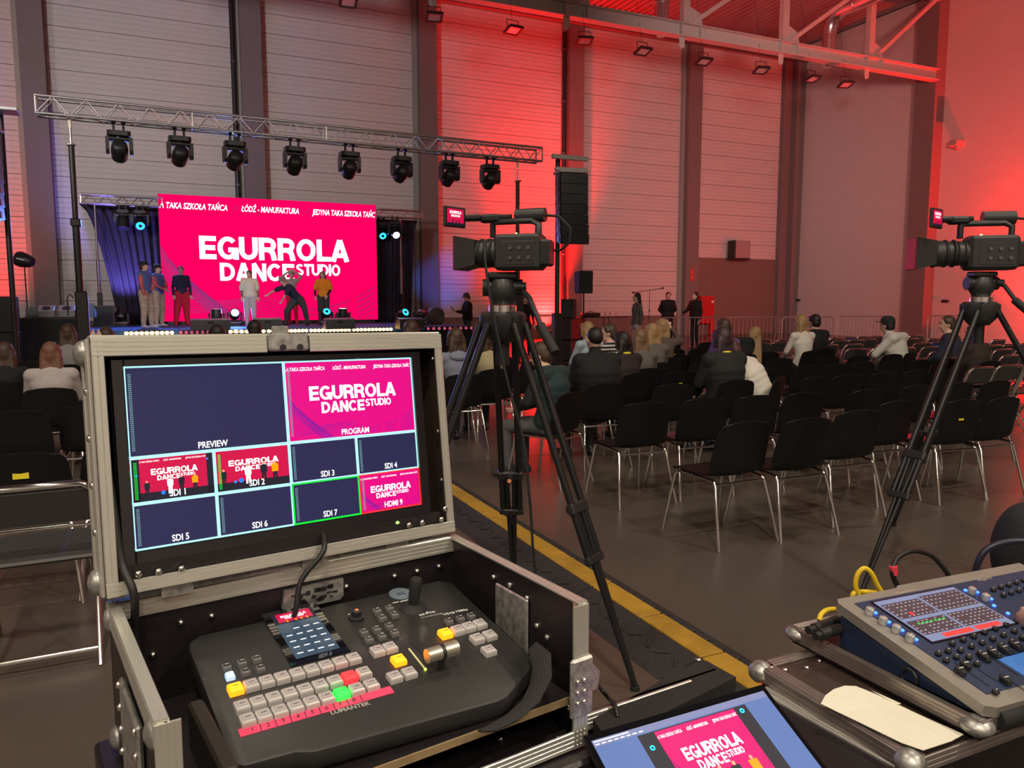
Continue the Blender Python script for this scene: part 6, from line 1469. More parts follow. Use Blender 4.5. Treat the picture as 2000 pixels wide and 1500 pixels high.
M_bor = mat('button_amber', (1, .4, .02), emit=1.6, ecol=(1, .30, .005), var=0); M_brd = mat('button_red', (1, .05, .05), emit=1.5, ecol=(1, .02, .03), var=0); M_bgn = mat('button_green', (.05, .8, .1), emit=1.5, ecol=(.01, .75, .05), var=0); M_bbl = mat('button_pale_blue', (.5, .7, .9), emit=.7, ecol=(.45, .65, .95), var=0); M_bgy = mat('button_small_grey', (.17, .17, .17), .4)
_bm = {}
def bmesh_(sz, h_, mm, key):
    if key in _bm: return _bm[key]
    m = MB(); s_ = sz / 2
    m.lathe([(s_ * 1.46, 0), (s_ * 1.46, h_ * .55), (s_ * 1.38, h_ * .82), (s_ * 1.1, h_)], 4, M=Matrix.Rotation(PI / 4, 4, 'Z') @ Matrix.Identity(4)); _bm[key] = m.mesh('button', mm); return _bm[key]
def button(px, py, kind='big', lit=None):
    x, y = sw(px, py, .006); sz, h_ = (.0203, .011) if kind == 'big' else (.0125, .009)
    mm = lit or (M_clear if kind == 'big' else M_bgy)
    o = bpy.data.objects.new('button', bmesh_(sz, h_, mm, (kind, mm.name))); COL.objects.link(o); o.parent = sx_; o.location = Ls @ Vector((x, y, 0))
    m = MB(); q = sz * .36; cap = bpy.data.objects.new('button_cap', _bm.get((kind, 'cap', mm.name)) or MB().box((0, 0, h_ + .0006), (sz * .72, sz * .66, .0016), .0006).mesh('button_cap', (M_btop if kind == 'big' else M_black) if lit is None else lit)); _bm[kind, 'cap', mm.name] = cap.data
    COL.objects.link(cap); cap.parent = o
    if kind == 'big':
        lb = _bm.get('lbl') or MB().box((0, -.0012, h_ + .0017), (.008, .0009, .0004)).mesh('button_print', mat('print_dark', (.05, .05, .05), .6)); _bm['lbl'] = lb
    else: lb = _bm.get('lbs') or MB().box((0, 0, h_ + .0017), (.006, .0012, .0004)).mesh('button_print', mat('print_light', (.6, .6, .6), .6)); _bm['lbs'] = lb
    l_ = bpy.data.objects.new('button_print', lb); COL.objects.link(l_); l_.parent = o
c2_ = lambda x, y: (360 + x / 3.75, 1100 + y / 3.75)
c3_ = lambda x, y: (660 + x / 3.75, 1100 + y / 3.75)
for i, (x, y) in enumerate(((310, 755), (422, 725), (530, 697), (335, 820), (448, 790), (557, 765))): button(*c2_(x, y), 'small', M_bbl if i == 3 else None)
for i in range(9):
    s_ = i / 8
    button(*c2_(375 + (1240 - 375) * s_ + 18 * math.sin(s_ * PI), 918 + (695 - 918) * s_), 'big', M_bor if i == 0 else None)
    button(*c2_(422 + (1315 - 422) * s_ + 14 * math.sin(s_ * PI), 1046 + (800 - 1046) * s_), 'big', M_brd if i == 7 else None)
    button(*c2_(462 + (1370 - 462) * s_ + 14 * math.sin(s_ * PI), 1146 + (888 - 1146) * s_), 'big', M_bgn if i == 6 else None)
for (x, y) in ((190, 500), (283, 480), (375, 455), (228, 555), (322, 530), (415, 505), (287, 345), (377, 325), (323, 395), (413, 372), (812, 420), (897, 400), (975, 380)): button(*c3_(x, y), 'small')
for (x, y) in ((290, 640), (382, 615), (415, 830), (522, 800), (877, 488), (957, 465), (1040, 443), (1020, 550), (1112, 525), (1105, 637)): button(*c3_(x, y), 'big')
button(*c3_(445, 707), 'big', M_bor); button(*c3_(787, 512), 'big', M_bor)
# fader, light strip, joystick, knob
fa, fb = sw(*c3_(650, 690), .03), sw(*c3_(868, 625), .03)
m = MB(Ls); A3 = Vector((*fa, .032)); B3 = Vector((*fb, .032)); m.cyl(A3, B3, .0115, .0125, n=18); fd = m.build('fader_grip', mat('brushed_silver', (.6, .56, .46), .32, .8), sx_, 60)
m = MB(Ls); q = A3.lerp(B3, .5); dd = (B3 - A3).normalized(); m.cyl(q - dd * .003, q + dd * .003, .0128, n=18); m.build('grip_ring', M_black, fd, 60)
m = MB(Ls); m.box((q.x, q.y - .0, .014), (.012, .008, .03), .002); m.build('fader_stem', M_black, fd)
p0_, p1_ = sw(*c3_(580, 600)), sw(*c3_(720, 740)); m = MB(Ls); m.box(((p0_[0] + p1_[0]) / 2, (p0_[1] + p1_[1]) / 2, .0006), (.014, .085, .001)); m.build('fader_slot', M_rub, sx_)
p0_, p1_ = Vector((*sw(*c3_(520, 635)), .002)), Vector((*sw(*c3_(640, 785)), .002)); m = MB(Ls); m.cyl(p0_, p1_, .0016, n=6); m.build('light_strip', mat('strip_pale', (.5, .5, .25), .4, emit=.25, ecol=(.6, .65, .3)), sx_)
m = MB(Ls); m.ell(p1_, .0025, 8, 6); m.build('strip_led', mat('led_lime', (.6, 1, .1), emit=2.5, ecol=(.6, 1, .1), var=0), sx_)
jx, jy = sw(*c3_(550, 330)); m = MB(Ls); m.lathe([(.026, 0), (.024, .004), (.012, .007), (.008, .012)], 20, o=(jx, jy, 0)); jb = m.build('joystick_boot', M_rub, sx_, 50)
m = MB(Ls @ Matrix.Translation((jx, jy, .01)) @ Matrix.Rotation(R(4), 4, 'Y')); m.lathe([(.0095, 0), (.0105, .012), (.0115, .046), (.009, .05)], 18); m.build('joystick_handle', M_rub, jb, 50)
kx, ky = sw(*c3_(135, 405)); m = MB(Ls); m.lathe([(.014, 0), (.0135, .005), (.009, .006), (.0085, .016), (.007, .017)], 18, o=(kx, ky, 0)); kb = m.build('rotary_knob', M_black, sx_, 50)
m = MB(Ls); m.ell((kx, ky, .0175), (.0035, .0035, .0008), 8, 6); m.build('knob_mark', mat('knob_orange', (.9, .3, .1), .5), kb)
# printed marks
def swtext(t_, pa_, pb_, hh, mm, nm='printed_mark', bold=.02, z=.0007):
    a = Vector(sw(*pa_)); b = Vector(sw(*pb_)); d = b - a; m = MB(Ls); m.text(t_, hh, a.x, a.y, z, 'LEFT', bold, wfit=d.length, rot=math.atan2(d.y, d.x)); m.build(nm, mm, sx_)
M_prt = mat('print_white', (.75, .75, .72), .5)
swtext('LUMANTEK', c2_(1078, 1112), c2_(1368, 1036), .0085, mat('print_silver', (.5, .5, .46), .35, .5), bold=.03)
swtext('ez-Pro', c3_(598, 388), c3_(716, 362), .008, M_prt); swtext('FULL HD VIDEO SWITCHER', c3_(610, 405), c3_(770, 372), .0028, M_prt, bold=0); swtext('VS10', c3_(775, 385), c3_(858, 367), .0058, M_prt)
swtext('1080p', c3_(870, 362), c3_(955, 344), .006, M_prt)
dx_, dy_ = sw(*c3_(458, 226)); m = MB(Ls); m.lathe([(.022, 0), (.022, .0012), (.020, .0015)], 24, o=(dx_, dy_, 0)); bd = m.build('badge', mat('badge_blue_grey', (.12, .16, .2), .3), sx_)
m = MB(Ls); m.text('ez', .014, dx_, dy_ - .006, .0019, bold=.01); m.build('badge_print', mat('badge_letters', (.03, .06, .1), .4), bd)
for (pa_, pb_) in ((c3_(400, 293), c3_(445, 285)), (c3_(455, 285), c3_(522, 268)), (c3_(75, 378), c3_(125, 368))):
    a = sw(*pa_); b = sw(*pb_); m = MB(Ls); m.ribbon([a, b], .0028, .0006); m.build('printed_mark', M_prt, sx_)
# pink label tape with hand written numbers
ta, tb = Vector(sw(467, 1433)), Vector(sw(766, 1347)); td = (tb - ta); tw = td.length; tr = math.atan2(td.y, td.x)
Mt = Ls @ Matrix.Translation((ta.x, ta.y, 0)) @ Matrix.Rotation(tr, 4, 'Z')
m = MB(Mt); m.box((tw / 2, 0, .0006), (tw, .0175, .0008)); tp = m.build('label_tape', mat('tape_pink', (.85, .06, .16), .6, var=.1), sx_)
for i, ch in enumerate('12345678'):
    m = MB(Mt); x = .018 + i * .0213; m.text(ch, .0085, x, -.004, .0013, shear=.15); m.build('pen_number', M_black, tp)
    m = MB(Mt); m.ribbon([(x + .0105, -.0085), (x + .0118, .008)], .0012, .0013); m.build('pen_line', M_black, tp)
# touch screen
lc4 = [sw(*c2_(648, 405)), sw(*c2_(945, 338)), sw(*c2_(1148, 630)), sw(*c2_(820, 712))]
ex_, ey_ = Vector(lc4[1]) - Vector(lc4[0]), Vector(lc4[3]) - Vector(lc4[0]); lw2, lh2 = .0735, .141
Mt = Ls @ Matrix.Translation((lc4[3][0], lc4[3][1], .001)) @ Matrix.Rotation(math.atan2(ex_.y, ex_.x), 4, 'Z')
m = MB(Mt); m.box((lw2 / 2, lh2 / 2, .0), (lw2 + .026, lh2 + .03, .002), .0008); ts = m.build('touch_screen', M_gloss, sx_)
m = MB(Mt); m.rect(0, 0, lw2, lh2, .0014); m.build('screen_page', mat('page_blue_grey', (.02, .03, .05), .2, emit=.5, ecol=(.055, .11, .17), var=0), ts)
m = MB(Mt); m.rect(.0, lh2 * .77, lw2, lh2, .0016); m.build('screen_border', M_printd, ts)
m = MB(Mt); m.rect(.007, lh2 * .80, lw2 - .006, lh2, .0018); m.build('screen_picture', M_monired, ts)
m = MB(Mt); m.text('EGURROLA', .007, lw2 / 2, lh2 * .9, .002, bold=.03, wfit=.045); m.text('DANCESTUDIO', .005, lw2 / 2, lh2 * .86, .002, bold=.03, wfit=.034); tag(m.build('screen_lettering', M_moniwhite, ts), kind='stuff')
m = MB(Mt)
for x, mm in ((.02, 0), (.035, 0), (.045, 0), (.055, 0)): m.rect(x, lh2 * .785, x + .003, lh2 * .83, .002)
tag(m.build('screen_dancers', M_printo, ts), kind='stuff')
m = MB(Mt)
for j in range(5):
    for i in range(4):
        if j == 4 and i == 0: continue
        m.rect(.006 + i * .0175, .012 + j * .0185, .006 + i * .0175 + .010, .0145 + j * .0185, .0018)
tag(m.build('screen_captions', M_moniwhite, ts), kind='stuff')
m = MB(Mt)
for j in range(1, 5): m.rect(0, j * .0185 + .002, lw2, j * .0185 + .0024, .0016)
for i in range(1, 4): m.rect(i * .0183, 0, i * .0183 + .0004, .095, .0016)
tag(m.build('screen_cells', mat('cell_line', (.01, .02, .03), emit=.4, ecol=(.02, .04, .06), var=0), ts), kind='stuff')
# bracket blocks under the switcher, strap, cables
m = MB(CB); m.box((.083, -.32, -.135), (.022, .2, .09), .004); tag(m.build('wood_block', mat('dark_plywood', (.022, .018, .014), .6), None), 'dark plywood block beside the switcher inside the case', 'block')
pts = [onplane(x, y, CB @ Vector((0, yy, 0)), bb) for x, y, yy in ((1040, 1262, -.36), (1058, 1290, -.40), (1056, 1330, -.43), (1036, 1370, -.442), (1000, 1402, -.447), (958, 1424, -.447), (938, 1428, -.445))]
m = MB(); m.tube(pts, [.01, .02, .024, .025, .024, .02, .01], 8, flat=.2); tag(m.build('webbing_strap', mat('strap_black', (.02, .02, .02), .9, bump=.4, bscale=200), None, 60), 'black webbing strap hanging over the right of the switcher', 'strap')
wire([MF @ Vector((-.026, -.12, -.03)), MF @ Vector((-.027, -.22, -.002)), MF @ Vector((-.022, -.31, .012)), MF @ Vector((-.012, -.36, .035)), CB @ Vector((.03, -.05, -.06)), CB @ Vector((.04, -.06, -.2))], .0065, M_cablek, 'power_cable', 'thick black cable running down the left side of the monitor')
wire([MF @ Vector((.318, -.318, -.01)), MF @ Vector((.312, -.33, .015)), MF @ Vector((.30, -.352, .03)), CB @ Vector((.30, -.05, -.01)), CB @ Vector((.285, -.06, -.06)), CB @ Vector((.27, -.05, -.1))], .005, M_cablek, 'monitor_cable', 'black cable crossing the hinge below the monitor')
# support under the case
sp_ = thing('desk_case', 'large black road case used as a desk under the switcher case', 'road case', CB @ Matrix.Translation((0, 0, -1.065)))
hh_ = 1.065 - CHt - .004
m = MB(); m.box((.32, -.215, hh_ / 2), (.70, .50, hh_), .006); m.build('body', M_ply, sp_)
for x in (-.03, .67): m = MB(); m.box((x, -.465, hh_ / 2), (.03, .03, hh_ - .002), .004); m.build('corner_edge', M_alu, sp_)
# ------------------------------------------------------------------ laptop, lighting console and the cases on the right
def tframe(o, ang, tilt):
    a = R(ang); th = R(tilt); h = Vector((math.cos(a), math.sin(a), 0)); d = Vector((h.y, -h.x, 0)); yd = d * math.cos(th) - UP * math.sin(th)
    return frame(o, h, -yd, h.cross(-yd))
LO = gnd(1138, 1438, .85); LF = tframe(LO, 26, 27)
lp = thing('laptop', 'black laptop showing the stage picture at the bottom edge', 'laptop', LF @ Matrix.Translation((0, -.25, 0)))
Lp = Matrix.Translation((0, .25, 0)); Wl, Hl = .385, .25
m = MB(Lp); m.box((Wl / 2, -Hl / 2, -.006), (Wl, Hl, .01), .003); m.build('lid', M_blackm, lp)
m = MB(Lp); m.rect(.0, -Hl, Wl, 0, .0002); m.build('screen_bezel', M_gloss, lp)
sx0, sx1, sy1, sy0 = .0095, .3755, -.012, -.222
M_desk = mat('desktop_blue', (.05, .08, .2), .2, emit=.6, ecol=(.17, .27, .60), var=0)
m = MB(Lp); m.rect(sx0, sy0, sx1, sy1, .0008); sc = m.build('screen', M_desk, lp)
m = MB(Lp); m.rect(sx0, sy1 - .012, sx1, sy1, .0011); m.build('menu_bar', mat('menu_blue', (.1, .1, .2), emit=.6, ecol=(.22, .30, .56), var=0), sc)
m = MB(Lp)
for i in range(8): m.rect(sx0 + .003 + i * .012, sy1 - .0095, sx0 + .003 + i * .012 + .008, sy1 - .0075, .0014)
m.rect(sx0 + .002, sy1 - .0045, sx0 + .07, sy1 - .0025, .0014)
tag(m.build('menu_text', M_moniwhite, sc), kind='stuff')
m = MB(Lp); m.rect(.09, -.175, .32, -.026, .0012); m.build('picture_frame', M_printd, sc)
mb = slideset(); slide(mb, .122, -.15, .17, .122, .0016, M=Lp)
f_ = mb['pink'].build('picture', mat('laptop_pink', (.02, 0, .01), .3, emit=.95, ecol=(.95, .01, .20), var=0), sc); tag(mb['white'].build('picture_lettering', M_moniwhite, f_), kind='stuff')
tag(mb['purple'].build('picture_lines', mat('laptop_line', (.02, 0, .01), emit=.8, ecol=(.6, .0, .22), var=0), f_), kind='stuff'); tag(mb['line2'].build('picture_lines', mat('laptop_line', ()), f_), kind='stuff')
for (x, y) in ((.104, -.052), (.306, -.036)):
    m = MB(Lp); m.tube([(x + .0035 * math.cos(2 * PI * j / 12), y + .0035 * math.sin(2 * PI * j / 12), .0018) for j in range(12)], .0012, 5, closed=True); m.build('picture_lamp', M_ringc, sc)
for (x, mm, l2) in ((.132, M_printd, M_prints), (.196, M_moniwhite, M_moniwhite), (.225, M_printd, M_printd), (.262, M_printo, M_printd)):
    m = MB(Lp); hh = .052; y = -.162; w_2 = .0085
    m.add([(x - w_2, y + hh * .45, .0024), (x + w_2, y + hh * .45, .0024), (x + w_2 * 1.1, y + hh * .85, .0024), (x - w_2 * 1.1, y + hh * .85, .0024)], [(0, 1, 2, 3)]); m.build('picture_dancer', mm, sc)
    m = MB(Lp); m.add([(x - w_2, y, .0023), (x + w_2, y, .0023), (x + w_2 * .8, y + hh * .5, .0023), (x - w_2 * .8, y + hh * .5, .0023)], [(0, 1, 2, 3)]); m.build('picture_dancer', l2, sc)
    m = MB(Lp); m.add([(x + .0035 * math.cos(2 * PI * j / 8), y + hh * .92 + .0042 * math.sin(2 * PI * j / 8), .0025) for j in range(8)], [tuple(range(8))]); m.build('picture_head', M_prints, sc)
m = MB(Lp); m.rect(sx0, sy0, sx1, sy0 + .02, .0012); m.build('dock', mat('dock_blue', (.1, .15, .3), emit=.7, ecol=(.28, .42, .75), var=0), sc)
Bq = Matrix.Translation((0, 0, 0)) @ Matrix.Rotation(R(27), 4, 'X')
m = MB(Matrix.Rotation(R(-18) + R(45) - R(0), 4, 'X')); m.box((Wl / 2, -.13, -.012), (Wl, .25, .018), .004); bs = m.build('base', M_blackm, lp)
m = MB(Matrix.Rotation(R(27), 4, 'X')); m.box((Wl / 2, -.08, -.0015), (Wl - .05, .11, .003)); m.build('keyboard', M_black, bs)
# black tray the laptop stands in, with an aluminium rear edge
ra, rb = gnd(1128, 1400, .80), gnd(1338, 1330, .80); dh = (rb - ra).normalized(); TF = frame(ra, dh, UP.cross(dh), UP)
tr_ = thing('laptop_case', 'low black flight case with an aluminium rear edge under the laptop', 'flight case', TF @ Matrix.Translation((0, 0, -.8)))
Lr_ = (rb - ra).length
m = MB(); m.box((.26, -.28, .36), (.62, .56, .72), .006); m.build('body', M_ply, tr_)
m = MB(); m.box((Lr_ / 2 + .02, .005, .76), (Lr_ + .14, .01, .08), .002); bq = m.build('rear_panel', M_plybr, tr_)
edging('rear_edging', (-.06, -.003, .772), (Lr_ + .01, -.003, .772), (0, 0, 1), .03, (0, -1, 0), M_alu, bq, .004, 4)
m = MB(); m.prism([(.0, -.07), (.36, -.02), (.36, .06), (.27, .07), (.22, .045), (.02, -.0)], .725, .80, Matrix.Translation((0, -.02, 0))); m.build('foam_bolster', M_rub, tr_)
rivets(tr_, [(.345, .05, .802)], (0, 0, 1), 1.3)
edging('side_edging', (.47, -.5, .72), (.47, .0, .72), (1, 0, 0), .03, (0, 0, 1), M_alu, tr_, .004, 3)
m = None
wire([gnd(1150, 1320, .3), atY(1165, 1335, 1.55), atY(1190, 1365, 1.45), gnd(1200, 1385, .80) + UP * .01, gnd(1206, 1400, .8)], .004, M_cablek, 'thin_cable', 'thin black cable bending into the laptop case')
# lower right case and tray
M_alud = mat('aluminium_dull', (.36, .31, .29), .36, .75, var=.25, scale=20)
qa, qb = gnd(1474, 1296, .755), gnd(1784, 1483, .755); dv = (qb - qa).normalized(); dhx = Vector((-dv.y, dv.x, 0)); KF = frame(qa, dhx, -dv, UP); LK = (qb - qa).length
kc = thing('console_case', 'brown topped flight case under the lighting console tray', 'flight case', KF @ Matrix.Translation((0, 0, -.72 + 0)))
m = MB(); m.box((.42, -LK / 2, .70), (.84, LK, .035), .003); tpn = m.build('top_panel', M_plybr, kc)
m = MB(); m.box((.42, -LK / 2, .34), (.82, LK - .02, .68), .004); m.build('body', M_ply, kc)
edging('left_edging', (0, -LK, .69), (0, 0, .69), (0, 0, 1), .03, (-1, 0, 0), M_alud, tpn, .003, 3); edging('top_edging', (0, -LK, .7185), (0, 0, .7185), (1, 0, 0), .03, (0, 0, 1), M_alud, tpn, .003, 3)
edging('lower_edging', (0.01, -LK, .60), (0.01, 0, .60), (0, 0, 1), .055, (-1, 0, 0), M_alud, kc, .003, 4)
edging('front_edging', (0, -LK, .69), (.84, -LK, .69), (0, 0, 1), .03, (0, -1, 0), M_alud, tpn, .003, 3); edging('rear_edging', (0, 0, .7185), (.84, 0, .7185), (0, -1, 0), .028, (0, 0, 1), M_alud, tpn, .003, 3)
for y in (-.012, -LK + .012): m = MB(); m.ell((.008, y, .705), (.028, .028, .024), 14, 9); m.build('ball_corner', M_worn, kc, 60)
rivets(tpn, [(.04 + .05 * i, -.05 - .012 * (i % 2), .72) for i in range(4)] + [(.02, -.03, .72)], (0, 0, 1), 1.2)
m = MB(); m.ell((.005, -.02, .66), (.010, .014, .007), 10, 6); m.build('red_reflector', mat('red_lamp', (.8, .02, .02), emit=1.0, ecol=(1, .03, .01), var=0), kc)
ya, yb = gnd(1547, 1220, .80), gnd(1915, 1406, .80); dv = (yb - ya).normalized(); dhx = Vector((-dv.y, dv.x, 0)); YF = frame(ya, dhx, -dv, UP); LY = (yb - ya).length
ty = thing('console_tray', 'flat flight case tray with aluminium edges carrying the lighting console', 'flight case', YF @ Matrix.Translation((0, 0, -.044)) @ Matrix.Diagonal((1, 1, .56, 1)))
m = MB(); m.box((.42, -LY / 2, .03), (.84, LY, .055), .003); m.build('board', M_ply, ty)
for (a, b, wd, nd, nm) in (((0, -LY, .02), (0, 0, .02), (0, 0, 1), (-1, 0, 0), 'left_edging'), ((0, -LY, .02), (.84, -LY, .02), (0, 0, 1), (0, -1, 0), 'front_edging'), ((0, 0, .075), (.84, 0, .075), (0, -1, 0), (0, 0, 1), 'rear_edging')):
    edging(nm, a, b, wd, .055 if nm != 'rear_edging' else .02, nd, M_alud, ty, .004, 4)
m = MB(); m.box((.004, -LY / 2, .065), (.012, LY, .02), .002); m.build('left_lip', M_alud, ty)
for y in (-.01, -LY + .012): m = MB(); m.ell((.01, y, .045), (.03, .03, .032), 14, 9); m.build('ball_corner', M_worn, ty, 60)
rivets(ty, [(.03, -LY + .002, .06), (.0, -LY + .05, .05)], (0, -1, 0), 1.2)
# lighting console
CO = gnd(1637, 1178, .885); CF = tframe(CO, 22, 10); CFi = CF.inverted(); cn = CF.to_3x3() @ Vector((0, 0, 1))
def cp(px, py, z=0.): p = CFi @ onplane(px, py, CO + cn * z, cn); return p.x, p.y
lc = thing('lighting_console', 'blue grey lighting console with a tilted touch screen and faders', 'lighting console', CF @ Matrix.Translation((.2, -.2, -.09)))
Lc = Matrix.Translation((-.2, .2, .09)); Wc, Dc = .62, .365
M_frame = mat('console_frame_silver', (.34, .32, .29), .4, .5); M_cblue = mat('console_blue', (.02, .035, .085), .45, var=.1)
m = MB(Lc); m.prism([(0, .0), (.012, .014), (.19, .014), (.2, .022), (.40, .022), (Wc, .022), (Wc, -Dc), (.02, -Dc), (0, -Dc + .012)], -.022, 0); m.build('silver_frame', M_frame, lc)
m = MB(Lc); m.box((Wc / 2 + .012, -Dc / 2 + .01, -.0005), (Wc - .045, Dc - .045, .004)); m.build('face_plate', M_cblue, lc)
m = MB(Lc); m.add([(.008, -.005, -.022), (Wc, -.005, -.022), (Wc, -Dc + .01, -.022), (.008, -Dc + .01, -.022), (.008, -.02, -.1), (Wc, -.02, -.1), (Wc, -Dc + .05, -.035), (.008, -Dc + .05, -.035)], [(0, 4, 5, 1), (3, 2, 6, 7), (0, 3, 7, 4), (4, 7, 6, 5), (1, 5, 6, 2)]); m.build('side_shell', M_cblue, lc)
m = MB(Lc); m.tube([(.03, -Dc + .005, -.03), (.3, -Dc - .004, -.03), (Wc, -Dc + .0, -.03)], .02, 10); m.build('wrist_rest', M_rub, lc, 60)
q4 = [cp(1705.5, 1180.5), cp(1855.4, 1149.6), cp(1986, 1218), cp(1821, 1257)]
x0, x1, y1, y0 = .5 * (q4[0][0] + q4[3][0]), .5 * (q4[1][0] + q4[2][0]), .5 * (q4[0][1] + q4[1][1]), .5 * (q4[2][1] + q4[3][1])
m = MB(Lc); m.box(((x0 + x1) / 2, (y0 + y1) / 2, .002), (x1 - x0 + .008, y1 - y0 + .008, .003)); ts = m.build('touch_screen', M_gloss, lc)
m = MB(Lc); m.rect(x0, y0, x1, y1, .0042); m.build('screen_page', mat('page_lilac', (.1, .12, .2), .2, emit=.6, ecol=(.27, .34, .56), var=0), ts)
M_brownc = mat('cell_brown', (.05, .03, .04), emit=.5, ecol=(.07, .045, .07), var=0); wS, hS = x1 - x0, y1 - y0
for (fx0, fx1, fy0, fy1) in ((.02, .47, .53, .90), (.50, .98, .53, .93), (.02, .47, .14, .46), (.5, .98, .14, .46)):
    m = MB(Lc); m.rect(x0 + wS * fx0, y0 + hS * fy0, x0 + wS * fx1, y0 + hS * fy1, .0046); m.build('screen_window', M_brownc, ts)
    m = MB(Lc)
    for i in range(9):
        for j in range(5):
            if random.random() < .85: a = x0 + wS * (fx0 + (fx1 - fx0) * (i + .2) / 9); b = y0 + hS * (fy0 + (fy1 - fy0) * (j + .3) / 5); m.rect(a, b, a + wS * .022, b + hS * .018, .005)
    tag(m.build('screen_cells', mat('cell_print', (.3, .3, .35), emit=.5, ecol=(.5, .48, .55), var=0), ts), kind='stuff')
for (fx0, fx1) in ((.18, .52), (.56, .86)):
    m = MB(Lc); m.rect(x0 + wS * fx0, y0 + hS * .02, x0 + wS * fx1, y0 + hS * .11, .0047); m.build('screen_keys', mat('key_red', (.5, .02, .02), emit=.8, ecol=(.85, .06, .05), var=0), ts)
m = MB(Lc); m.rect(x0 + wS * .17, y0 + hS * .57, x0 + wS * .21, y0 + hS * .64, .0052); m.build('screen_alert', M_lred, ts)
m = MB(Lc)
for i in range(7): m.rect(x0 + wS * (.1 + .05 * i), y0 + hS * .36, x0 + wS * (.125 + .05 * i), y0 + hS * .39, .0052)
tag(m.build('screen_colours', M_green, ts), kind='stuff')
M_bled = mat('led_blue', (.05, .1, 1), emit=5, ecol=(.03, .12, 1), var=0); M_clrk = mat('clear_knob', (.5, .5, .5), .15, .3, coat=1)
for (px, py) in ((1703, 1190), (1729, 1208), (1755, 1224), (1782, 1242), (1903, 1150), (1930, 1163)):
    x, y = cp(px - 4, py + 2, .01)
    m = MB(Lc); m.lathe([(.009, 0), (.0095, .006), (.0085, .014), (.006, .0155)], 14, o=(x, y, .001)); kn = m.build('encoder', M_clrk, lc, 50)
    m = MB(Lc); m.ell((x + .014, y - .004, .004), (.0042, .0042, .003), 8, 6); m.build('encoder_led', M_bled, kn)
for (px, py) in ((1941, 1185), (1968, 1200), (1885, 1155)):
    x, y = cp(px, py); m = MB(Lc); m.ell((x, y, .003), (.0045, .0045, .003), 8, 6); m.build('panel_led', M_bled, lc)
kme = MB().box((0, 0, .005), (.0125, .0115, .01), .003).mesh('key', M_black); wme = MB().box((0, 0, .0104), (.004, .0012, .0008)).mesh('key_print', M_prt)
def key(px, py):
    x, y = cp(px, py, .005); o = bpy.data.objects.new('key', kme); COL.objects.link(o); o.parent = lc; o.location = Lc @ Vector((x, y, .001)); w_ = bpy.data.objects.new('key_print', wme); COL.objects.link(w_); w_.parent = o
for r_ in range(4):
    for c_ in range(7): key(1860 + c_ * 21 - r_ * 1 + r_ * 17, 1258 - c_ * 7.5 + r_ * 13)
for (px, py) in ((1833, 1277), (1852, 1272), (1848, 1290), (1868, 1284), (1945, 1352)): key(px, py)
for r_ in range(2):
    for c_ in range(6): key(1940 + c_ * 15 + r_ * 20, 1152 - c_ * 4.5 + r_ * 11)
for i, (px, py, fpx, fpy) in enumerate(((1870, 1300, 1877, 1307), (1885, 1292, 1887, 1296), (1958, 1322, 1965, 1325), (1925, 1280, 1923, 1279), (1945, 1276, 1940, 1272), (1968, 1270, 1962, 1265), (1990, 1266, 1985, 1258))):
    x, y = cp(px, py); m = MB(Lc); m.box((x, y - .03, .0022), (.002, .075, .0006)); fs_ = m.build('fader_slot', M_rub, lc)
    x, y = cp(fpx, fpy, .012); m = MB(Lc); m.box((x, y, .008), (.012, .022, .014), .003); fk = m.build('fader_knob', M_black, fs_)
    m = MB(Lc); m.box((x, y, .0155), (.012, .0016, .0008)); m.build('fader_line', M_prt, fk)
x, y = cp(1980, 1300); m = MB(Lc); m.box((x + .05, y - .012, .0022), (.13, .07, .0012)); m.build('lit_panel', mat('panel_lit_blue', (.03, .1, .3), emit=.55, ecol=(.06, .22, .55), var=0), lc)
def cptext(t_, pa_, pb_, hh, sh_=.25):
    a = Vector(cp(*pa_)); b = Vector(cp(*pb_)); d = b - a; m = MB(Lc); m.text(t_, hh, a.x, a.y, .0024, 'LEFT', 0, sh_, wfit=d.length, rot=math.atan2(d.y, d.x)); m.build('printed_mark', mat('print_beige', (.55, .45, .38), .5), lc)
cptext('ChamSys', (1752, 1163), (1786, 1155), .0075); cptext('MagicQ', (1912, 1137), (1938, 1131), .007)
m = MB(Lc); sp0 = Vector((.006, -.2, -.05)); m.tube([sp0 + Vector((-.004, .018 * math.cos(2 * PI * j / 10), .018 * math.sin(2 * PI * j / 10))) for j in range(10)], .003, 6, closed=True); m.build('cable_tie_ring', M_cablek, lc)
# plugs and cables behind the console
for i, (px, py, qx, qy) in enumerate(((1590, 1228, 1636, 1212), (1602, 1240, 1640, 1228))):
    a = gnd(px, py, .825); b = gnd(qx, qy, .825); m = MB(); m.cyl(a, b, .012, n=12); m.cyl(a, a.lerp(b, -.25), .009, n=12); t = tag(m.build('xlr_plug', M_black, None, 60), 'black audio plug lying on the tray, %s one' % ('upper', 'lower')[i], 'plug', 'audio plugs on the tray')
M_yel = mat('cable_yellow', (.75, .52, .02), .5)
Yk = CO.y + .12
wire([atY(1680, 1168, Yk), atY(1671, 1145, Yk), atY(1675, 1122, Yk), atY(1688, 1110, Yk), atY(1702, 1120, Yk), atY(1713, 1142, Yk), atY(1724, 1160, Yk)], .006, M_yel, 'yellow_cable', 'yellow cable loop rising behind the lighting console')
wire([atY(1665, 1172, Yk), atY(1668, 1158, Yk), atY(1690, 1156, Yk + .02), atY(1715, 1158, Yk)], .006, M_yel, 'yellow_cable', 'low yellow cable behind the rear edge of the lighting console')
wire([gnd(1600, 1212, .83), gnd(1604, 1200, .84), gnd(1618, 1191, .845), gnd(1640, 1190, .84)], .006, M_yel, 'yellow_cable', 'short yellow cable ending on the console tray')
Yk = CO.y + .2
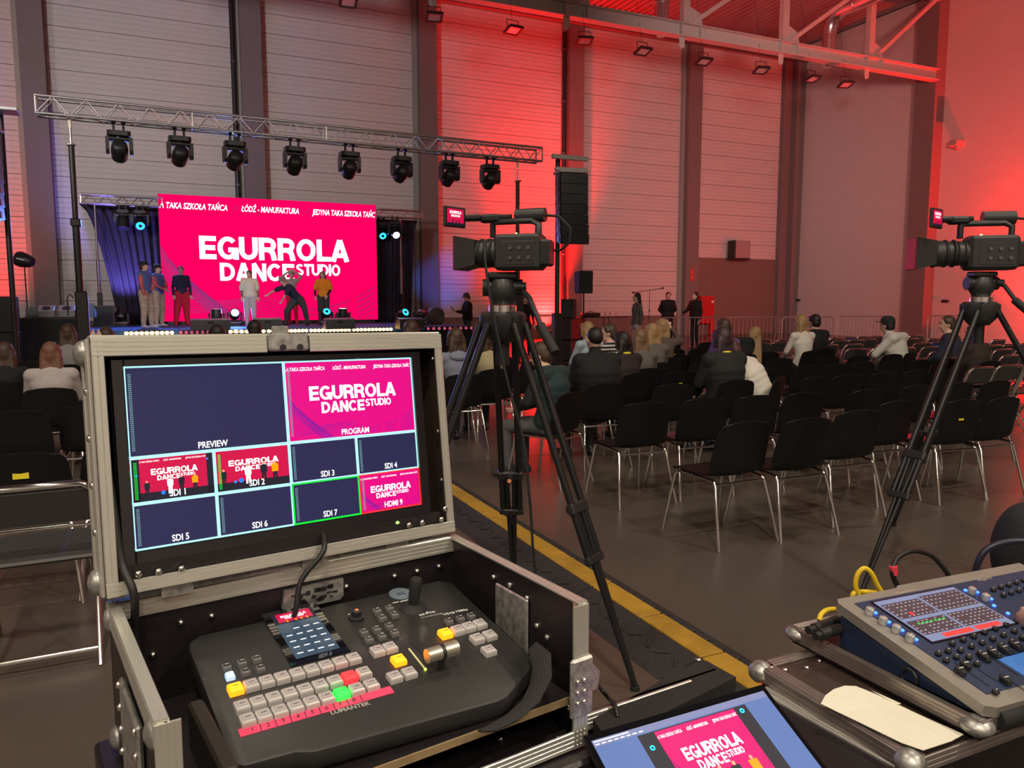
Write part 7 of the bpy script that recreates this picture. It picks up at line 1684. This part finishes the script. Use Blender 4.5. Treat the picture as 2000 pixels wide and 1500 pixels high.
wire([atY(1764, 1158, Yk), atY(1748, 1135, Yk), atY(1743, 1112, Yk), atY(1755, 1088, Yk + .03), atY(1785, 1076, Yk + .06), atY(1820, 1086, Yk + .1), atY(1845, 1112, Yk + .1), atY(1858, 1135, Yk + .1)], .0065, M_cablek, 'black_cable', 'black cable loop with a red sleeve behind the lighting console')
m = MB(); m.cyl(atY(1744.5, 1106, Yk), atY(1746, 1122, Yk), .0095, n=12); tag(m.build('cable_sleeve', mat('sleeve_red', (.85, .05, .09), .6)), 'red sleeve around the black cable loop', 'sleeve')
wire([atY(1905, 1140, Yk + .2), atY(1908, 1105, Yk + .2), atY(1925, 1075, Yk + .2), atY(1960, 1060, Yk + .2), atY(2010, 1058, Yk + .2), atY(2060, 1075, Yk + .2)], .009, mat('cable_blue_black', (.015, .015, .035), .4), 'thick_cable', 'thick dark cable arching over the right end of the console')
# folded paper on the brown case
pp_ = [(1603, 1374), (1612, 1358), (1628, 1346), (1650, 1339), (1672, 1340), (1690, 1347), (1725, 1362), (1790, 1393), (1882, 1434), (1858, 1447), (1803, 1465), (1760, 1450), (1690, 1416), (1640, 1392)]
zp = .764; P3 = [gnd(x, y, zp) for x, y in pp_]; c_ = sum(P3, Vector()) / len(P3); m = MB(); n_ = len(P3)
lift = [.012, .022, .03, .034, .03, .02, .006, .004, .006, .022, .012, .003, .003, .004]
top_ = [gnd(x, y, zp + l_ * .35) for (x, y), l_ in zip(pp_, lift)]
m.add(top_ + [c_ + UP * .006] + [p - UP * .0012 for p in top_], [(i, (i + 1) % n_, n_) for i in range(n_)] + [((i + 1) % n_, i, n_ + 1 + i, n_ + 1 + (i + 1) % n_) for i in range(n_)])
tag(m.build('paper_sheet', mat('paper_white', (.72, .70, .58), .8, var=.03), None), 'folded white paper lying on the brown flight case', 'paper')
m = MB(); q = [gnd(1692, 1344, zp + .002), gnd(1700, 1347, zp + .006), gnd(1760, 1374, zp + .006), gnd(1750, 1376, zp + .002)]; m.add(q, [(0, 1, 2, 3)]); m.add([p - UP * .001 for p in q], [(3, 2, 1, 0)]); tag(m.build('paper_sheet', mat('paper_white', ()), None), 'small edge of a second sheet under the folded white paper', 'paper')
# black bag over the chair at the right edge
p = atY(1985, 1075, 2.55); t = thing('backpack', 'black backpack behind the lighting console at the right picture edge', 'backpack', yaw((p.x + .03, p.y, 0), .2))
m = MB(); m.ell((0, 0, p.z), (.11, .1, .17), 18, 12); m.ell((.02, 0, p.z - .1), (.12, .1, .14), 18, 12); me = remesh(m, .012, 6); me.materials.clear(); me.materials.append(C('bag_black', (.012, .012, .018)))
for f in me.polygons: f.use_smooth = True
o = bpy.data.objects.new('bag_body', me); COL.objects.link(o); o.parent = t
m = MB(); m.tube([(-.04, -.09, p.z + .1), (-.07, -.13, p.z), (-.05, -.12, p.z - .12)], .014, 8, flat=.4); m.build('shoulder_strap', M_rub, t, 60)
st_ = thing('equipment_stand', 'dark stand under the backpack by the console', 'stand', yaw((p.x + .03, p.y, 0), .2))
m = MB(); m.cyl((0, 0, .02), (0, 0, p.z - .22), .02, n=10); m.build('pole', M_blackm, st_, 60)
m = MB(); m.lathe([(.16, 0), (.16, .015), (.03, .03)], 20); m.build('base_plate', M_blackm, st_)
# console operator just outside the picture, one fingertip on the console edge
q = CF @ Vector((.455, -.2, .02))
opx, opy = q.x + .42, q.y - .42
Mo = yaw((opx, opy, 0), R(22)); k_ = 1.0
Li = Mo.inverted(); hxy = cp(2000, 1262, .02); hand = Li @ (CF @ Vector((hxy[0] + .03, hxy[1] - .005, .05)))
person('lighting operator in black reaching over the console from the right', Mo, 1.75, top=blk, legs=blk, hair=hdk, hstyle='short', vox=.009, pose=dict(elL=(-.3, .1, 1.12), wrL=hand + Vector((.1, -.07, .055)), hdL=Vector((-.78, .5, -.35)), nec=(0, .03, 1.46), hea=(0, .08, 1.6)), curl=.7)
